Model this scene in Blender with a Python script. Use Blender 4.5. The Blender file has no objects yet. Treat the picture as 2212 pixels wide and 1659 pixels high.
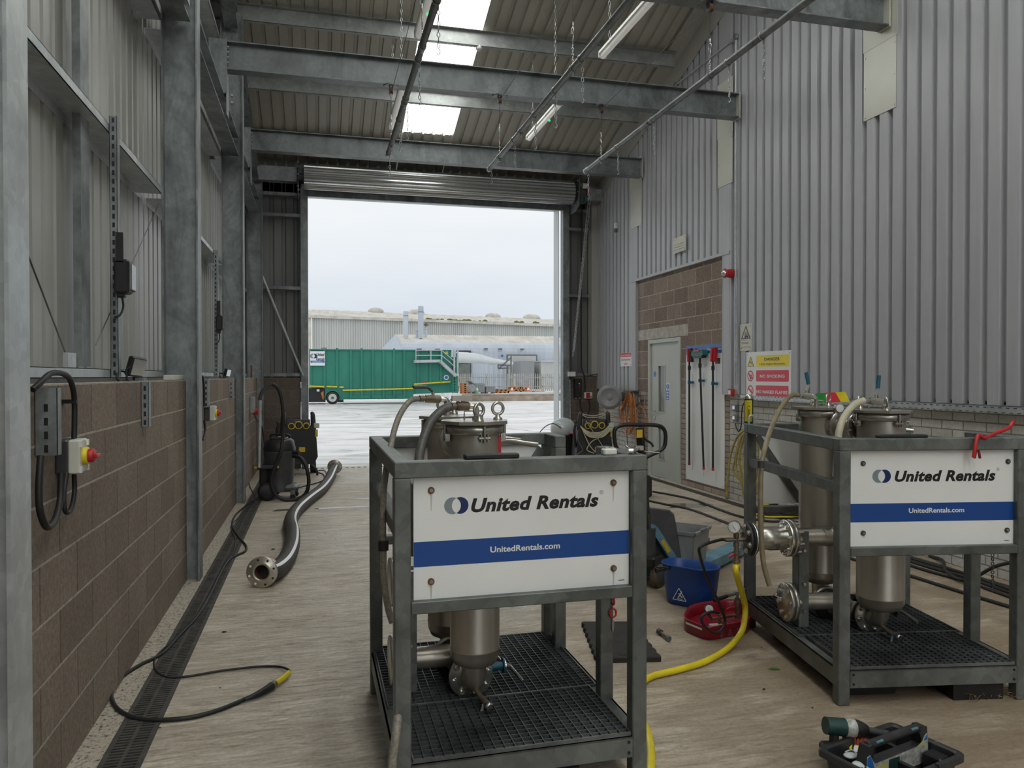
import bpy, math, random
from mathutils import Vector, Matrix
random.seed(7)
S = bpy.context.scene
COL = S.collection
PI = math.pi
# ------------------------------------------------------------------ camera
F = 1635.0; CX = 1106.0; CY = 829.5; CAMH = 1.607
YAW = math.radians(14.37); PITCH = math.radians(-0.63); ROLL = math.radians(-0.05)
_cy, _sy, _cp, _sp = math.cos(YAW), math.sin(YAW), math.cos(PITCH), math.sin(PITCH)
FW = Vector((_sy*_cp, _cy*_cp, _sp)); _r = Vector((_cy, -_sy, 0)); _u = Vector((-_sy*_sp, -_cy*_sp, _cp))
RT = _r*math.cos(ROLL) + _u*math.sin(ROLL); UP = -_r*math.sin(ROLL) + _u*math.cos(ROLL)
cam = bpy.data.cameras.new('camera'); cam.sensor_width = 36; cam.lens = 36*F/2212; cam.clip_end = 600; cam.clip_start = .05
co = bpy.data.objects.new('camera', cam); COL.objects.link(co)
m = Matrix((RT, UP, -FW)).transposed().to_4x4(); m.translation = Vector((0, 0, CAMH)); co.matrix_world = m
S.camera = co
# ------------------------------------------------------------------ view and sky
S.view_settings.view_transform = 'Standard'; S.view_settings.look = 'None'
S.view_settings.gamma = 1; S.view_settings.use_curve_mapping = False
S.view_settings.exposure = 0.0
S.render.film_transparent = False
W = bpy.data.worlds.new('sky'); S.world = W; W.use_nodes = True
nt = W.node_tree; nt.nodes.clear()
def wn(t, **k):
    n = nt.nodes.new(t)
    for a, b in k.items(): setattr(n, a, b)
    return n
wo = wn('ShaderNodeOutputWorld'); bg = wn('ShaderNodeBackground'); tc = wn('ShaderNodeTexCoord')
sx = wn('ShaderNodeSeparateXYZ'); cr = wn('ShaderNodeValToRGB'); mp = wn('ShaderNodeMapping'); nz = wn('ShaderNodeTexNoise')
mp.inputs['Scale'].default_value = (1.2, 1.2, 4.5); nz.inputs['Scale'].default_value = 1.7; nz.inputs['Detail'].default_value = 5
ad = wn('ShaderNodeMath', operation='MULTIPLY_ADD'); ad.inputs[1].default_value = .30; ad.inputs[2].default_value = -.15
ad2 = wn('ShaderNodeMath', operation='ADD')
nt.links.new(tc.outputs['Generated'], sx.inputs[0]); nt.links.new(tc.outputs['Generated'], mp.inputs[0])
nt.links.new(mp.outputs[0], nz.inputs[0]); nt.links.new(nz.outputs[0], ad.inputs[0])
nt.links.new(sx.outputs[2], ad2.inputs[0]); nt.links.new(ad.outputs[0], ad2.inputs[1]); nt.links.new(ad2.outputs[0], cr.inputs[0])
e = cr.color_ramp.elements
e[0].position = 0.0; e[0].color = (.78, .86, .93, 1); e[1].position = .30; e[1].color = (.97, .99, 1, 1)
x_ = e.new(.07); x_.color = (.70, .765, .84, 1); x_ = e.new(.14); x_.color = (.80, .85, .90, 1)
nt.links.new(cr.outputs[0], bg.inputs[0]); nt.links.new(bg.outputs[0], wo.inputs[0]); bg.inputs[1].default_value = 1.0
SKYLIGHT_STRENGTH = 7.0      # the daylight held by the translucent rooflights
BATTEN_STRENGTH = 0.15       # the tube lights
# ------------------------------------------------------------------ pixel -> place on a known plane
def ray(x, y): return FW + RT*((x-CX)/F) + UP*((CY-y)/F)
def at(x, y, ax, c):
    r = ray(x, y); o = Vector((0, 0, CAMH)); t = (c-o[ax])/r[ax]; return o + r*t
def G(x, y, z=0): return at(x, y, 2, z)
XL = -1.004; XC = -1.306; XF = -.90; XO = -1.157      # block face, cladding, column faces
XR = 5.21; YF = 13.7                                   # right wall, door wall
def RW(x, y, X=XR): return at(x, y, 0, X)
def FWALL(x, y, Y=YF): return at(x, y, 1, Y)
# ------------------------------------------------------------------ materials
MATS = {}
def _mat(name):
    m = bpy.data.materials.new(name); m.use_nodes = True; MATS[name] = m
    return m, m.node_tree, m.node_tree.nodes['Principled BSDF']
def N(t, typ, **k):
    n = t.nodes.new(typ)
    for a, b in k.items():
        if a[0] == '_': n.inputs[a[1:].replace('_', ' ')].default_value = b
        else: setattr(n, a, b)
    return n
def ramp(t, src, stops):
    r = N(t, 'ShaderNodeValToRGB'); el = r.color_ramp.elements
    while len(el) < len(stops): el.new(.5)
    for q, (p, c) in zip(el, stops): q.position = p; q.color = (*c, 1) if len(c) == 3 else c
    t.links.new(src, r.inputs[0]); return r.outputs[0]
def mix(t, fac, a, b, mode='MIX'):
    n = N(t, 'ShaderNodeMix', data_type='RGBA', blend_type=mode)
    for s, v in ((0, fac), (6, a), (7, b)):
        if hasattr(v, 'links'): t.links.new(v, n.inputs[s])
        else: n.inputs[s].default_value = v if s == 0 else (*v, 1)
    return n.outputs[2]
def coords(t, scale=(1, 1, 1), kind='pos', rot=(0, 0, 0)):
    src = N(t, 'ShaderNodeNewGeometry').outputs['Position'] if kind == 'pos' else N(t, 'ShaderNodeTexCoord').outputs['Object']
    mp = N(t, 'ShaderNodeMapping'); mp.inputs['Scale'].default_value = scale; mp.inputs['Rotation'].default_value = rot
    t.links.new(src, mp.inputs[0]); return mp.outputs[0]
def noise(t, vec, scale, detail=4, rough=.55, dist=0):
    n = N(t, 'ShaderNodeTexNoise', _Scale=scale, _Detail=detail, _Roughness=rough, _Distortion=dist); t.links.new(vec, n.inputs['Vector']); return n.outputs['Fac']
def bump(t, b, h, strength=.3, dist=.01):
    n = N(t, 'ShaderNodeBump', _Strength=strength, _Distance=dist); t.links.new(h, n.inputs['Height']); t.links.new(n.outputs[0], b.inputs['Normal'])
def plain(name, c, rough=.5, metal=0, var=.12, scale=9, spec=None, trans=0, kind='obj', bumpy=0, sc=(1, 1, 1)):
    m, t, b = _mat(name)
    v = coords(t, sc, kind); n = noise(t, v, scale)
    lo = tuple(x*(1-var) for x in c); hi = tuple(min(1, x*(1+var)) for x in c)
    t.links.new(ramp(t, n, [(.3, lo), (.7, hi)]), b.inputs['Base Color'])
    b.inputs['Roughness'].default_value = rough; b.inputs['Metallic'].default_value = metal
    if trans: b.inputs['Transmission Weight'].default_value = trans
    if bumpy: bump(t, b, noise(t, v, scale*8, 2), bumpy, .004)
    return m
def emit(name, c, s):
    m, t, b = _mat(name); b.inputs['Base Color'].default_value = (*c, 1); b.inputs['Emission Color'].default_value = (*c, 1); b.inputs['Emission Strength'].default_value = s
    return m
def galv(name, lo, hi, rough=.45, metal=.75, streak=1.0, kind='pos', sp_=.06):
    m, t, b = _mat(name); v = coords(t, (1, 1, 1), kind)
    vo = N(t, 'ShaderNodeTexVoronoi', _Scale=22); t.links.new(v, vo.inputs['Vector'])
    n1 = noise(t, v, 2.2, 6, .6, .6); n2 = noise(t, v, 30, 3)
    c1 = ramp(t, n1, [(.32, lo), (.68, hi)])
    sp = ramp(t, N_sep(t, vo.outputs['Color']), [(.0, (1-sp_*2,)*3), (1, (1+sp_,)*3)])
    c = mix(t, 1.0, c1, sp, 'MULTIPLY')
    c = mix(t, .25*streak, c, ramp(t, n2, [(.3, (.5, .5, .5)), (.7, (1, 1, 1))]), 'MULTIPLY')
    t.links.new(c, b.inputs['Base Color']); b.inputs['Metallic'].default_value = metal
    t.links.new(ramp(t, n1, [(.3, (rough-.1,)*3), (.7, (rough+.14,)*3)]), b.inputs['Roughness'])
    st_ = noise(t, coords(t, (1, 1, .35), kind), 3.1, 7, .7, 1.2)
    cc_ = mix(t, 1, b.inputs['Base Color'].links[0].from_socket, ramp(t, st_, [(.30, (1-.5*streak,)*3), (.54, (1, 1, 1))]), 'MULTIPLY'); t.links.new(cc_, b.inputs['Base Color'])
    bump(t, b, n2, .08, .003)
    return m
def N_sep(t, s):
    n = N(t, 'ShaderNodeSeparateColor'); t.links.new(s, n.inputs[0]); return n.outputs[0]
def brick(name, c1, c2, mortar, bw, rh, ms, plane='YZ', rough=.85, grain=1.0, off=(0, 0), bed=None, bscale=45):
    m, t, b = _mat(name)
    g = N(t, 'ShaderNodeNewGeometry'); s = N(t, 'ShaderNodeSeparateXYZ'); cb = N(t, 'ShaderNodeCombineXYZ')
    t.links.new(g.outputs['Position'], s.inputs[0])
    a1 = N(t, 'ShaderNodeMath', operation='ADD'); a1.inputs[1].default_value = off[0]
    a2 = N(t, 'ShaderNodeMath', operation='ADD'); a2.inputs[1].default_value = off[1]
    t.links.new(s.outputs['XYZ'.index(plane[0])], a1.inputs[0]); t.links.new(s.outputs['XYZ'.index(plane[1])], a2.inputs[0])
    t.links.new(a1.outputs[0], cb.inputs[0]); t.links.new(a2.outputs[0], cb.inputs[1])
    br = N(t, 'ShaderNodeTexBrick', _Scale=1.0, _Mortar_Size=ms, _Mortar_Smooth=.25, _Bias=-.1, _Brick_Width=bw, _Row_Height=rh)
    t.links.new(cb.outputs[0], br.inputs['Vector'])
    br.inputs['Color1'].default_value = (*c1, 1); br.inputs['Color2'].default_value = (*c2, 1); br.inputs['Mortar'].default_value = (*mortar, 1)
    v = coords(t); n = noise(t, v, bscale, 5, .7); n2 = noise(t, v, 3, 4)
    base = br.outputs['Color']
    if bed:                                   # bed joints struck in a paler mortar than the upright joints
        fr = N(t, 'ShaderNodeMath', operation='MULTIPLY_ADD'); fr.inputs[1].default_value = 1/rh; fr.inputs[2].default_value = .5; t.links.new(a2.outputs[0], fr.inputs[0])
        f2 = N(t, 'ShaderNodeMath', operation='FRACT'); t.links.new(fr.outputs[0], f2.inputs[0])
        f3 = N(t, 'ShaderNodeMath', operation='SUBTRACT'); f3.inputs[1].default_value = .5; t.links.new(f2.outputs[0], f3.inputs[0])
        f4 = N(t, 'ShaderNodeMath', operation='ABSOLUTE'); t.links.new(f3.outputs[0], f4.inputs[0])
        f5 = N(t, 'ShaderNodeMath', operation='LESS_THAN'); f5.inputs[1].default_value = ms/rh*.85; t.links.new(f4.outputs[0], f5.inputs[0])
        base = mix(t, f5.outputs[0], base, bed)
    c = mix(t, 1, base, ramp(t, n, [(.32, (1-.38*grain,)*3), (.66, (1+.12*grain,)*3)]), 'MULTIPLY')
    c = mix(t, 1, c, ramp(t, n2, [(.3, (.86, .85, .84)), (.7, (1.05, 1.05, 1.05))]), 'MULTIPLY')
    t.links.new(c, b.inputs['Base Color']); b.inputs['Roughness'].default_value = rough
    h = N(t, 'ShaderNodeMath', operation='MULTIPLY_ADD'); h.inputs[1].default_value = -1.2
    t.links.new(br.outputs['Fac'], h.inputs[0]); t.links.new(n, h.inputs[2]); bump(t, b, h.outputs[0], .7, .006)
    return m
def M(n): return MATS[n]
# metals and paints -------------------------------------------------
galv('galvanised', (.17, .19, .195), (.36, .39, .40), .42, .35)
galv('galvanised_pale', (.42, .46, .48), (.62, .65, .66), .38, .45, .35)
galv('galvanised_dull', (.085, .095, .095), (.24, .26, .26), .5, .3)
galv('skid_steel', (.10, .11, .105), (.21, .225, .215), .45, .4, .5, kind='obj', sp_=.10)
galv('grating_steel', (.055, .062, .065), (.15, .165, .17), .5, .45, kind='obj')
galv('dark_beam', (.13, .145, .15), (.26, .29, .30), .42, .25)
galv('purlin_steel', (.26, .275, .27), (.40, .415, .41), .42, .2, .4)
plain('stainless', (.46, .44, .40), .27, .8, .22, 5, sc=(1, 1, .3))
plain('stainless_dull', (.46, .425, .37), .33, .72, .25, 7, sc=(1, 1, .25))
plain('stainless_bright', (.62, .61, .59), .2, .95, .15, 8)
plain('brass', (.21, .17, .12), .4, .6, .4, 20)
plain('bore_rust', (.07, .025, .012), .8, 0, .4, 20)
plain('rust', (.22, .09, .04), .8, .2, .4, 14)
plain('rusty_steel', (.17, .13, .10), .6, .4, .5, 10)
plain('rubber_black', (.012, .012, .013), .55, 0, .3, 10)
plain('plastic_black', (.014, .014, .015), .42, 0, .3, 8)
plain('plastic_charcoal', (.045, .047, .05), .5, 0, .2, 8)
plain('plastic_grey', (.16, .165, .17), .5, 0, .12, 6)
plain('plastic_grey_light', (.30, .31, .32), .5, 0, .12, 6)
plain('plastic_grey_dark', (.07, .072, .075), .6, 0, .2, 6)
plain('plastic_white', (.72, .73, .70), .4, 0, .05, 6)
plain('plastic_cream', (.55, .55, .48), .45, 0, .08, 6)
plain('yellow', (.62, .43, .03), .45, 0, .15, 9)
plain('yellow_hose', (.70, .56, .02), .38, 0, .16, 7)
plain('hose_old_yellow', (.42, .33, .09), .5, 0, .3, 12)
plain('hose_cream', (.50, .46, .34), .45, 0, .18, 10)
plain('hose_tan', (.22, .18, .11), .42, 0, .25, 16)
plain('hose_grey', (.10, .095, .09), .45, 0, .25, 60)
plain('hose_braid', (.24, .215, .18), .5, 0, .35, 90)
plain('orange', (.50, .17, .035), .45, 0, .25, 12)
plain('red', (.48, .02, .025), .42, 0, .15, 9)
plain('red_tray', (.26, .008, .022), .35, 0, .15, 6)
plain('fence_grey', (.42, .41, .37), .8, 0, .25, 3)
plain('drain_iron', (.075, .070, .064), .6, .3, .4, 14)
plain('red_dark', (.20, .008, .016), .4, 0, .2, 7)
plain('pink', (.62, .22, .28), .5, 0, .1, 9)
plain('blue', (.006, .055, .26), .4, 0, .15, 7)
plain('blue_teal', (.01, .10, .17), .45, 0, .2, 9)
plain('blue_truck', (.12, .25, .33), .45, .1, .3, 9)
plain('green_teal', (.01, .14, .13), .45, 0, .2, 9)
plain('green_dark', (.012, .045, .04), .5, 0, .25, 9)
plain('green_leaf', (.05, .22, .03), .5, 0, .25, 60)
plain('sign_white', (.80, .81, .81), .35, 0, .03, 3)
plain('sign_cream', (.62, .61, .52), .5, 0, .08, 6)
plain('sign_blue', (.005, .06, .27), .35, 0, .06, 4)
plain('sign_blue_bright', (.02, .14, .44), .35, 0, .08, 4)
plain('sign_navy', (.004, .02, .11), .35, 0, .05, 4)
plain('sign_grey', (.22, .27, .30), .35, 0, .05, 4)
plain('sign_black', (.008, .008, .01), .4, 0, .05, 4)
plain('sign_red', (.68, .035, .065), .35, 0, .05, 4)
plain('sign_yellow', (.83, .66, .01), .35, 0, .04, 4)
plain('sign_green', (.02, .28, .04), .35, 0, .05, 4)
plain('door_paint', (.50, .53, .49), .45, 0, .04, 3)
plain('cover_cream', (.56, .56, .50), .32, .05, .06, 2, kind='pos')
plain('glass_dark', (.16, .18, .16), .12, .0, .2, 3)
plain('wood', (.42, .24, .12), .75, 0, .3, 12)
plain('wood_orange', (.60, .27, .12), .8, 0, .3, 3)
plain('dome_clear', (.55, .60, .62), .15, 0, .1, 5)
plain('mirror_lens', (.7, .72, .75), .12, .6, .1, 9)
plain('plastic_charcoal_gloss', (.030, .031, .033), .36, 0, .3, 14)
plain('label_yellow', (.50, .48, .20), .5, 0, .2, 9)
plain('orange_red', (.42, .075, .03), .5, 0, .2, 9)
plain('foam', (.022, .020, .018), .8, 0, .3, 14, kind='pos', bumpy=.3)
plain('worn_label', (.48, .48, .46), .35, .2, .45, 60)
emit('led_green', (.0, .9, .25), 2.5)
# surfaces of the place -------------------------------------------------
def floor_mat():
    m, t, b = _mat('floor_concrete')
    v = coords(t); st = noise(t, coords(t, (1.9, 11, 1)), 2.3, 10, .74, 1.3); big = noise(t, v, .75, 5, .6, .5); fine = noise(t, v, 46, 5, .7)
    st2 = noise(t, coords(t, (.6, 3.2, 1)), 1.7, 7, .68, .8)
    c = ramp(t, st, [(.32, (.26, .21, .16)), (.42, (.45, .39, .31)), (.52, (.62, .56, .465)), (.68, (.78, .745, .67))])
    c = mix(t, .6, c, ramp(t, st2, [(.34, (.66, .61, .56)), (.62, (1.08, 1.06, 1.04))]), 'MULTIPLY')
    # damp brown areas, stronger on the right and near side
    s = N(t, 'ShaderNodeSeparateXYZ'); t.links.new(N(t, 'ShaderNodeNewGeometry').outputs['Position'], s.inputs[0])
    a = N(t, 'ShaderNodeMapRange'); a.inputs[1].default_value = .6; a.inputs[2].default_value = 2.6; t.links.new(s.outputs[0], a.inputs[0])
    a2 = N(t, 'ShaderNodeMapRange'); a2.inputs[1].default_value = 9; a2.inputs[2].default_value = 4.2; t.links.new(s.outputs[1], a2.inputs[0])
    mu = N(t, 'ShaderNodeMath', operation='MULTIPLY'); t.links.new(a.outputs[0], mu.inputs[0]); t.links.new(a2.outputs[0], mu.inputs[1])
    damp = ramp(t, noise(t, coords(t, (.8, 1.5, 1)), 1.5, 5, .55, .8), [(.40, (0, 0, 0)), (.50, (1, 1, 1))])
    md = N(t, 'ShaderNodeMath', operation='MULTIPLY'); md.use_clamp = True
    ma = N(t, 'ShaderNodeMath', operation='MULTIPLY_ADD'); ma.inputs[1].default_value = .72; ma.inputs[2].default_value = .06
    t.links.new(mu.outputs[0], ma.inputs[0]); t.links.new(damp, md.inputs[0]); t.links.new(ma.outputs[0], md.inputs[1])
    c = mix(t, md.outputs[0], c, (.20, .145, .095))
    warm = N(t, 'ShaderNodeMath', operation='MULTIPLY'); warm.inputs[1].default_value = .5; t.links.new(mu.outputs[0], warm.inputs[0])
    c = mix(t, warm.outputs[0], c, (.42, .32, .215))
    c = mix(t, 1, c, ramp(t, fine, [(.30, (.74, .73, .72)), (.55, (1, 1, 1))]), 'MULTIPLY')
    # scattered grit
    vo = N(t, 'ShaderNodeTexVoronoi', _Scale=7.0); t.links.new(v, vo.inputs['Vector'])
    c = mix(t, 1, c, ramp(t, vo.outputs['Distance'], [(.018, (.12, .11, .10)), (.035, (1, 1, 1))]), 'MULTIPLY')
    t.links.new(c, b.inputs['Base Color'])
    t.links.new(ramp(t, big, [(.32, (.22,)*3), (.6, (.52,)*3)]), b.inputs['Roughness'])
    bump(t, b, st, .8, .012)
floor_mat()
def yard_mat():
    m, t, b = _mat('yard_concrete'); v = coords(t, (.30, 1.3, 1)); v2 = coords(t, (1.0, 5.0, 1))
    n = noise(t, v, .8, 6, .65, .7); n2 = noise(t, coords(t, (.28, .75, 1)), 1.3, 8, .7, .8); cr = N(t, 'ShaderNodeTexVoronoi', feature='DISTANCE_TO_EDGE', _Scale=.16)
    mv = N(t, 'ShaderNodeVectorMath', operation='ADD'); w = N(t, 'ShaderNodeTexNoise', _Scale=.5, _Detail=4); t.links.new(coords(t), w.inputs['Vector'])
    t.links.new(coords(t, (1, 1, 0)), mv.inputs[0]); t.links.new(w.outputs['Color'], mv.inputs[1]); t.links.new(mv.outputs[0], cr.inputs['Vector'])
    c = ramp(t, n2, [(.33, (.30, .30, .29)), (.45, (.70, .69, .69)), (.6, (.88, .87, .88))])
    c = mix(t, ramp(t, n, [(.36, (.75,)*3), (.45, (0, 0, 0))]), c, (.26, .32, .26))
    c = mix(t, 1, c, ramp(t, cr.outputs['Distance'], [(.0, (.45, .52, .46)), (.008, (1, 1, 1))]), 'MULTIPLY')
    t.links.new(c, b.inputs['Base Color'])
    t.links.new(ramp(t, n2, [(.3, (.22,)*3), (.7, (.55,)*3)]), b.inputs['Roughness']); bump(t, b, n2, .3, .02)
yard_mat()
def sheet(name, lo, hi, rough, sc=(1, 1, .25), scale=1.6, metal=.05, bmp=0):
    m, t, b = _mat(name); n = noise(t, coords(t, sc), scale, 5, .55); f = noise(t, coords(t, (1, 1, .05)), 20, 4)
    c = ramp(t, n, [(.3, lo), (.7, hi)]); c = mix(t, .5, c, ramp(t, f, [(.3, (.88,)*3), (.7, (1.05,)*3)]), 'MULTIPLY')
    t.links.new(c, b.inputs['Base Color']); b.inputs['Roughness'].default_value = rough; b.inputs['Metallic'].default_value = metal
    if bmp: bump(t, b, noise(t, coords(t, (1, 3.0, 1.2)), 1.3, 2), bmp, .03)
sheet('cladding_right', (.40, .41, .435), (.48, .49, .515), .42, bmp=.10)
sheet('cladding_left', (.33, .33, .305), (.41, .41, .38), .36)
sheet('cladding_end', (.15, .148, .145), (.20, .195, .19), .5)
sheet('roof_liner', (.38, .365, .31), (.48, .46, .40), .42, (1, .3, 1))
sheet('flashing', (.40, .395, .36), (.46, .45, .41), .4)
sheet('shutter_steel', (.34, .35, .35), (.46, .47, .47), .25, (.4, 1, 1), 2.2, .8)
sheet('jamb_white', (.62, .67, .68), (.70, .74, .75), .4)
sheet('tank_green', (.012, .17, .115), (.03, .25, .18), .4, (1, 1, .4), 1.1)
sheet('far_cladding', (.50, .52, .50), (.62, .64, .61), .6, (1, 1, .12), .6)
sheet('far_cladding_blue', (.50, .56, .63), (.60, .66, .73), .5, (1, 1, .2), .8)
sheet('far_roof', (.50, .48, .42), (.74, .72, .66), .8, (1.2, .3, 1), 1.0)
brick('block_left', (.215, .168, .130), (.29, .232, .184), (.15, .115, .09), .45, .225, .0065, bed=(.46, .42, .35))
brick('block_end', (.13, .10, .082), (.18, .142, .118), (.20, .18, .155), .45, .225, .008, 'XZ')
brick('block_recess', (.245, .185, .15), (.34, .265, .215), (.50, .46, .39), .45, .225, .008, off=(.1, .02))
brick('brick_raw', (.38, .30, .255), (.46, .38, .32), (.15, .13, .115), .225, .075, .007, grain=.6, off=(0, 0))
brick('brick_white', (.55, .54, .50), (.66, .65, .61), (.26, .24, .215), .225, .0765, .006, grain=.5)
brick('brick_white_end', (.52, .51, .47), (.62, .61, .57), (.20, .185, .165), .225, .075, .006, 'XZ', grain=.5)
def rooflight():
    m, t, b = _mat('rooflight_grp'); n = noise(t, coords(t, (3, .8, 1)), 1.4, 5, .6)
    c = ramp(t, n, [(.3, (.80, .86, .78)), (.6, (1, 1, .98))])
    t.links.new(c, b.inputs['Base Color']); t.links.new(c, b.inputs['Emission Color']); b.inputs['Emission Strength'].default_value = SKYLIGHT_STRENGTH; b.inputs['Roughness'].default_value = .4
rooflight()
emit('tube_light', (1, .99, .95), BATTEN_STRENGTH)
def glassmat():
    m, t, b = _mat('glass'); b.inputs['Base Color'].default_value = (.75, .82, .78, 1); b.inputs['Roughness'].default_value = .06
    b.inputs['Transmission Weight'].default_value = .6; b.inputs['IOR'].default_value = 1.45
glassmat()
def label_mat(name, cols, scale):       # worn printed label made of blocks of colour
    m, t, b = _mat(name); v = N(t, 'ShaderNodeTexVoronoi', _Scale=scale); v.distance = 'CHEBYCHEV'; t.links.new(coords(t, (1, 1, 1), 'obj'), v.inputs['Vector'])
    s = [(i/len(cols), c) for i, c in enumerate(cols)]; r = ramp(t, N_sep(t, v.outputs['Color']), s); r.node.color_ramp.interpolation = 'CONSTANT'
    t.links.new(r, b.inputs['Base Color']); b.inputs['Roughness'].default_value = .5
label_mat('toolbox_label', [(.5, .52, .5), (.02, .10, .22), (.46, .44, .12), (.6, .62, .6), (.02, .06, .08)], 26)
# ------------------------------------------------------------------ mesh helpers
def frame_from(z, x=None):
    z = Vector(z).normalized(); a = Vector(x) if x is not None else (Vector((0, 0, 1)) if abs(z.z) < .9 else Vector((1, 0, 0)))
    x = (a - z*a.dot(z)).normalized(); y = z.cross(x); return x, y, z
def spline(pts, sub=6, closed=False):
    P = [Vector(p) for p in pts]; n = len(P); out = []
    if n < 3 or sub < 2: return P
    for i in range(n if closed else n-1):
        p0, p1, p2, p3 = (P[(i-1) % n], P[i], P[(i+1) % n], P[(i+2) % n]) if closed else (P[max(i-1, 0)], P[i], P[i+1], P[min(i+2, n-1)])
        for k in range(sub):
            t = k/sub; out.append(.5*((2*p1) + (p2-p0)*t + (2*p0-5*p1+4*p2-p3)*t*t + (-p0+3*p1-3*p2+p3)*t**3))
    if not closed: out.append(P[-1])
    return out
class MB:
    def __init__(s): s.v = []; s.f = []; s.sm = []; s.mi = []; s.cur = 0
    def add(s, vs, fs, smooth=False):
        o = len(s.v); s.v += [Vector(v) for v in vs]
        for f in fs: s.f.append([o+i for i in f]); s.sm.append(smooth); s.mi.append(s.cur)
        return s
    def m(s, i): s.cur = i; return s
    def box(s, x0, x1, y0, y1, z0, z1, ch=0):
        if ch:
            c = Vector(((x0+x1)/2, (y0+y1)/2, (z0+z1)/2)); return s.obox(c, (x1-x0, y1-y0, z1-z0), ch=ch)
        s.add([(x0, y0, z0), (x1, y0, z0), (x1, y1, z0), (x0, y1, z0), (x0, y0, z1), (x1, y0, z1), (x1, y1, z1), (x0, y1, z1)],
              [(0, 3, 2, 1), (4, 5, 6, 7), (0, 1, 5, 4), (1, 2, 6, 5), (2, 3, 7, 6), (3, 0, 4, 7)]); return s
    def obox(s, c, d, X=(1, 0, 0), Z=(0, 0, 1), ch=0):
        Z = Vector(Z).normalized(); X = Vector(X); X = (X-Z*X.dot(Z)).normalized(); Y = Z.cross(X); c = Vector(c); a, b, h = d[0]/2, d[1]/2, d[2]/2
        if ch:                       # chamfered box: eight-sided outline extruded with chamfered ends
            ch = min(ch, a*.9, b*.9, h*.9)
            def ring(q, z): 
                A, B = a-q, b-q; k = ch if q == 0 else ch*.4
                return [(A-k, -B), (A, -B+k), (A, B-k), (A-k, B), (-A+k, B), (-A, B-k), (-A, -B+k), (-A+k, -B)], z
            R = [ring(ch, -h), ring(0, -h+ch), ring(0, h-ch), ring(ch, h)]
            vs = [c+X*p[0]+Y*p[1]+Z*z for r, z in R for p in r]; fs = [tuple(range(7, -1, -1)), tuple(range(24, 32))]
            for k in range(3):
                for i in range(8): j = (i+1) % 8; fs.append((k*8+i, k*8+j, k*8+8+j, k*8+8+i))
            return s.add(vs, fs)
        vs = [c+X*(a*i)+Y*(b*j)+Z*(h*k) for k in (-1, 1) for i, j in ((-1, -1), (1, -1), (1, 1), (-1, 1))]
        return s.add(vs, [(0, 3, 2, 1), (4, 5, 6, 7), (0, 1, 5, 4), (1, 2, 6, 5), (2, 3, 7, 6), (3, 0, 4, 7)])
    def bar(s, p, q, w, h, up=(0, 0, 1)):     # rectangular bar from p to q
        p, q = Vector(p), Vector(q); d = q-p; L = d.length; d.normalize(); u = Vector(up); u = (u-d*u.dot(d)).normalized(); r = d.cross(u)
        vs = [b+r*(i*w/2)+u*(j*h/2) for b in (p, q) for i, j in ((-1, -1), (1, -1), (1, 1), (-1, 1))]
        return s.add(vs, [(0, 3, 2, 1), (4, 5, 6, 7), (0, 1, 5, 4), (1, 2, 6, 5), (2, 3, 7, 6), (3, 0, 4, 7)])
    def cyl(s, p, q, r, r2=None, n=20, cap=True, X=None):
        r2 = r if r2 is None else r2; p, q = Vector(p), Vector(q); x, y, z = frame_from(q-p, X)
        vs = [b+x*(R*math.cos(2*PI*i/n))+y*(R*math.sin(2*PI*i/n)) for b, R in ((p, r), (q, r2)) for i in range(n)]
        s.add(vs, [(i, (i+1) % n, n+(i+1) % n, n+i) for i in range(n)], True)
        if cap: s.add(vs, [tuple(range(n-1, -1, -1)), tuple(range(n, 2*n))])
        return s
    def lathe(s, prof, base=(0, 0, 0), axis=(0, 0, 1), n=24, smooth=True, X=None, cap=True):   # prof [(r, h)...]
        b = Vector(base); x, y, z = frame_from(axis, X); vs = [b+x*(r*math.cos(2*PI*i/n))+y*(r*math.sin(2*PI*i/n))+z*h for r, h in prof for i in range(n)]
        fs = [(k*n+i, k*n+(i+1) % n, (k+1)*n+(i+1) % n, (k+1)*n+i) for k in range(len(prof)-1) for i in range(n)]
        s.add(vs, fs, smooth)
        if not cap: return s
        if prof[0][0] > 1e-5: s.add(vs[:n], [tuple(range(n-1, -1, -1))])
        if prof[-1][0] > 1e-5: s.add(vs[-n:], [tuple(range(n))])
        return s
    def tube(s, pts, r, n=10, sub=6, closed=False, cap=True, rs=None, flat=1.0):
        P = spline(pts, sub, closed); L = len(P)
        if L < 2: return s
        T = [((P[(i+1) % L]-P[i-1]) if closed else (P[min(i+1, L-1)]-P[max(i-1, 0)])).normalized() for i in range(L)]
        x, y, z = frame_from(T[0]); vs = []
        for i in range(L):
            x = (x-T[i]*x.dot(T[i])).normalized(); y = T[i].cross(x)
            R = r if rs is None else rs[0]+(rs[1]-rs[0])*i/(L-1)
            vs += [P[i]+x*(R*math.cos(2*PI*k/n))+y*(R*flat*math.sin(2*PI*k/n)) for k in range(n)]
        fs = [(i*n+k, i*n+(k+1) % n, ((i+1) % L)*n+(k+1) % n, ((i+1) % L)*n+k) for i in range(L if closed else L-1) for k in range(n)]
        s.add(vs, fs, True)
        if cap and not closed: s.add(vs, [tuple(range(n-1, -1, -1)), tuple(range((L-1)*n, L*n))])
        return s
    def torus(s, c, R, r, axis=(0, 0, 1), n=24, k=10, sc=1.0):
        x, y, z = frame_from(axis); c = Vector(c)
        return s.tube([c+x*(R*math.cos(2*PI*i/n))+y*(R*sc*math.sin(2*PI*i/n)) for i in range(n)], r, k, 1, True)
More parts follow.
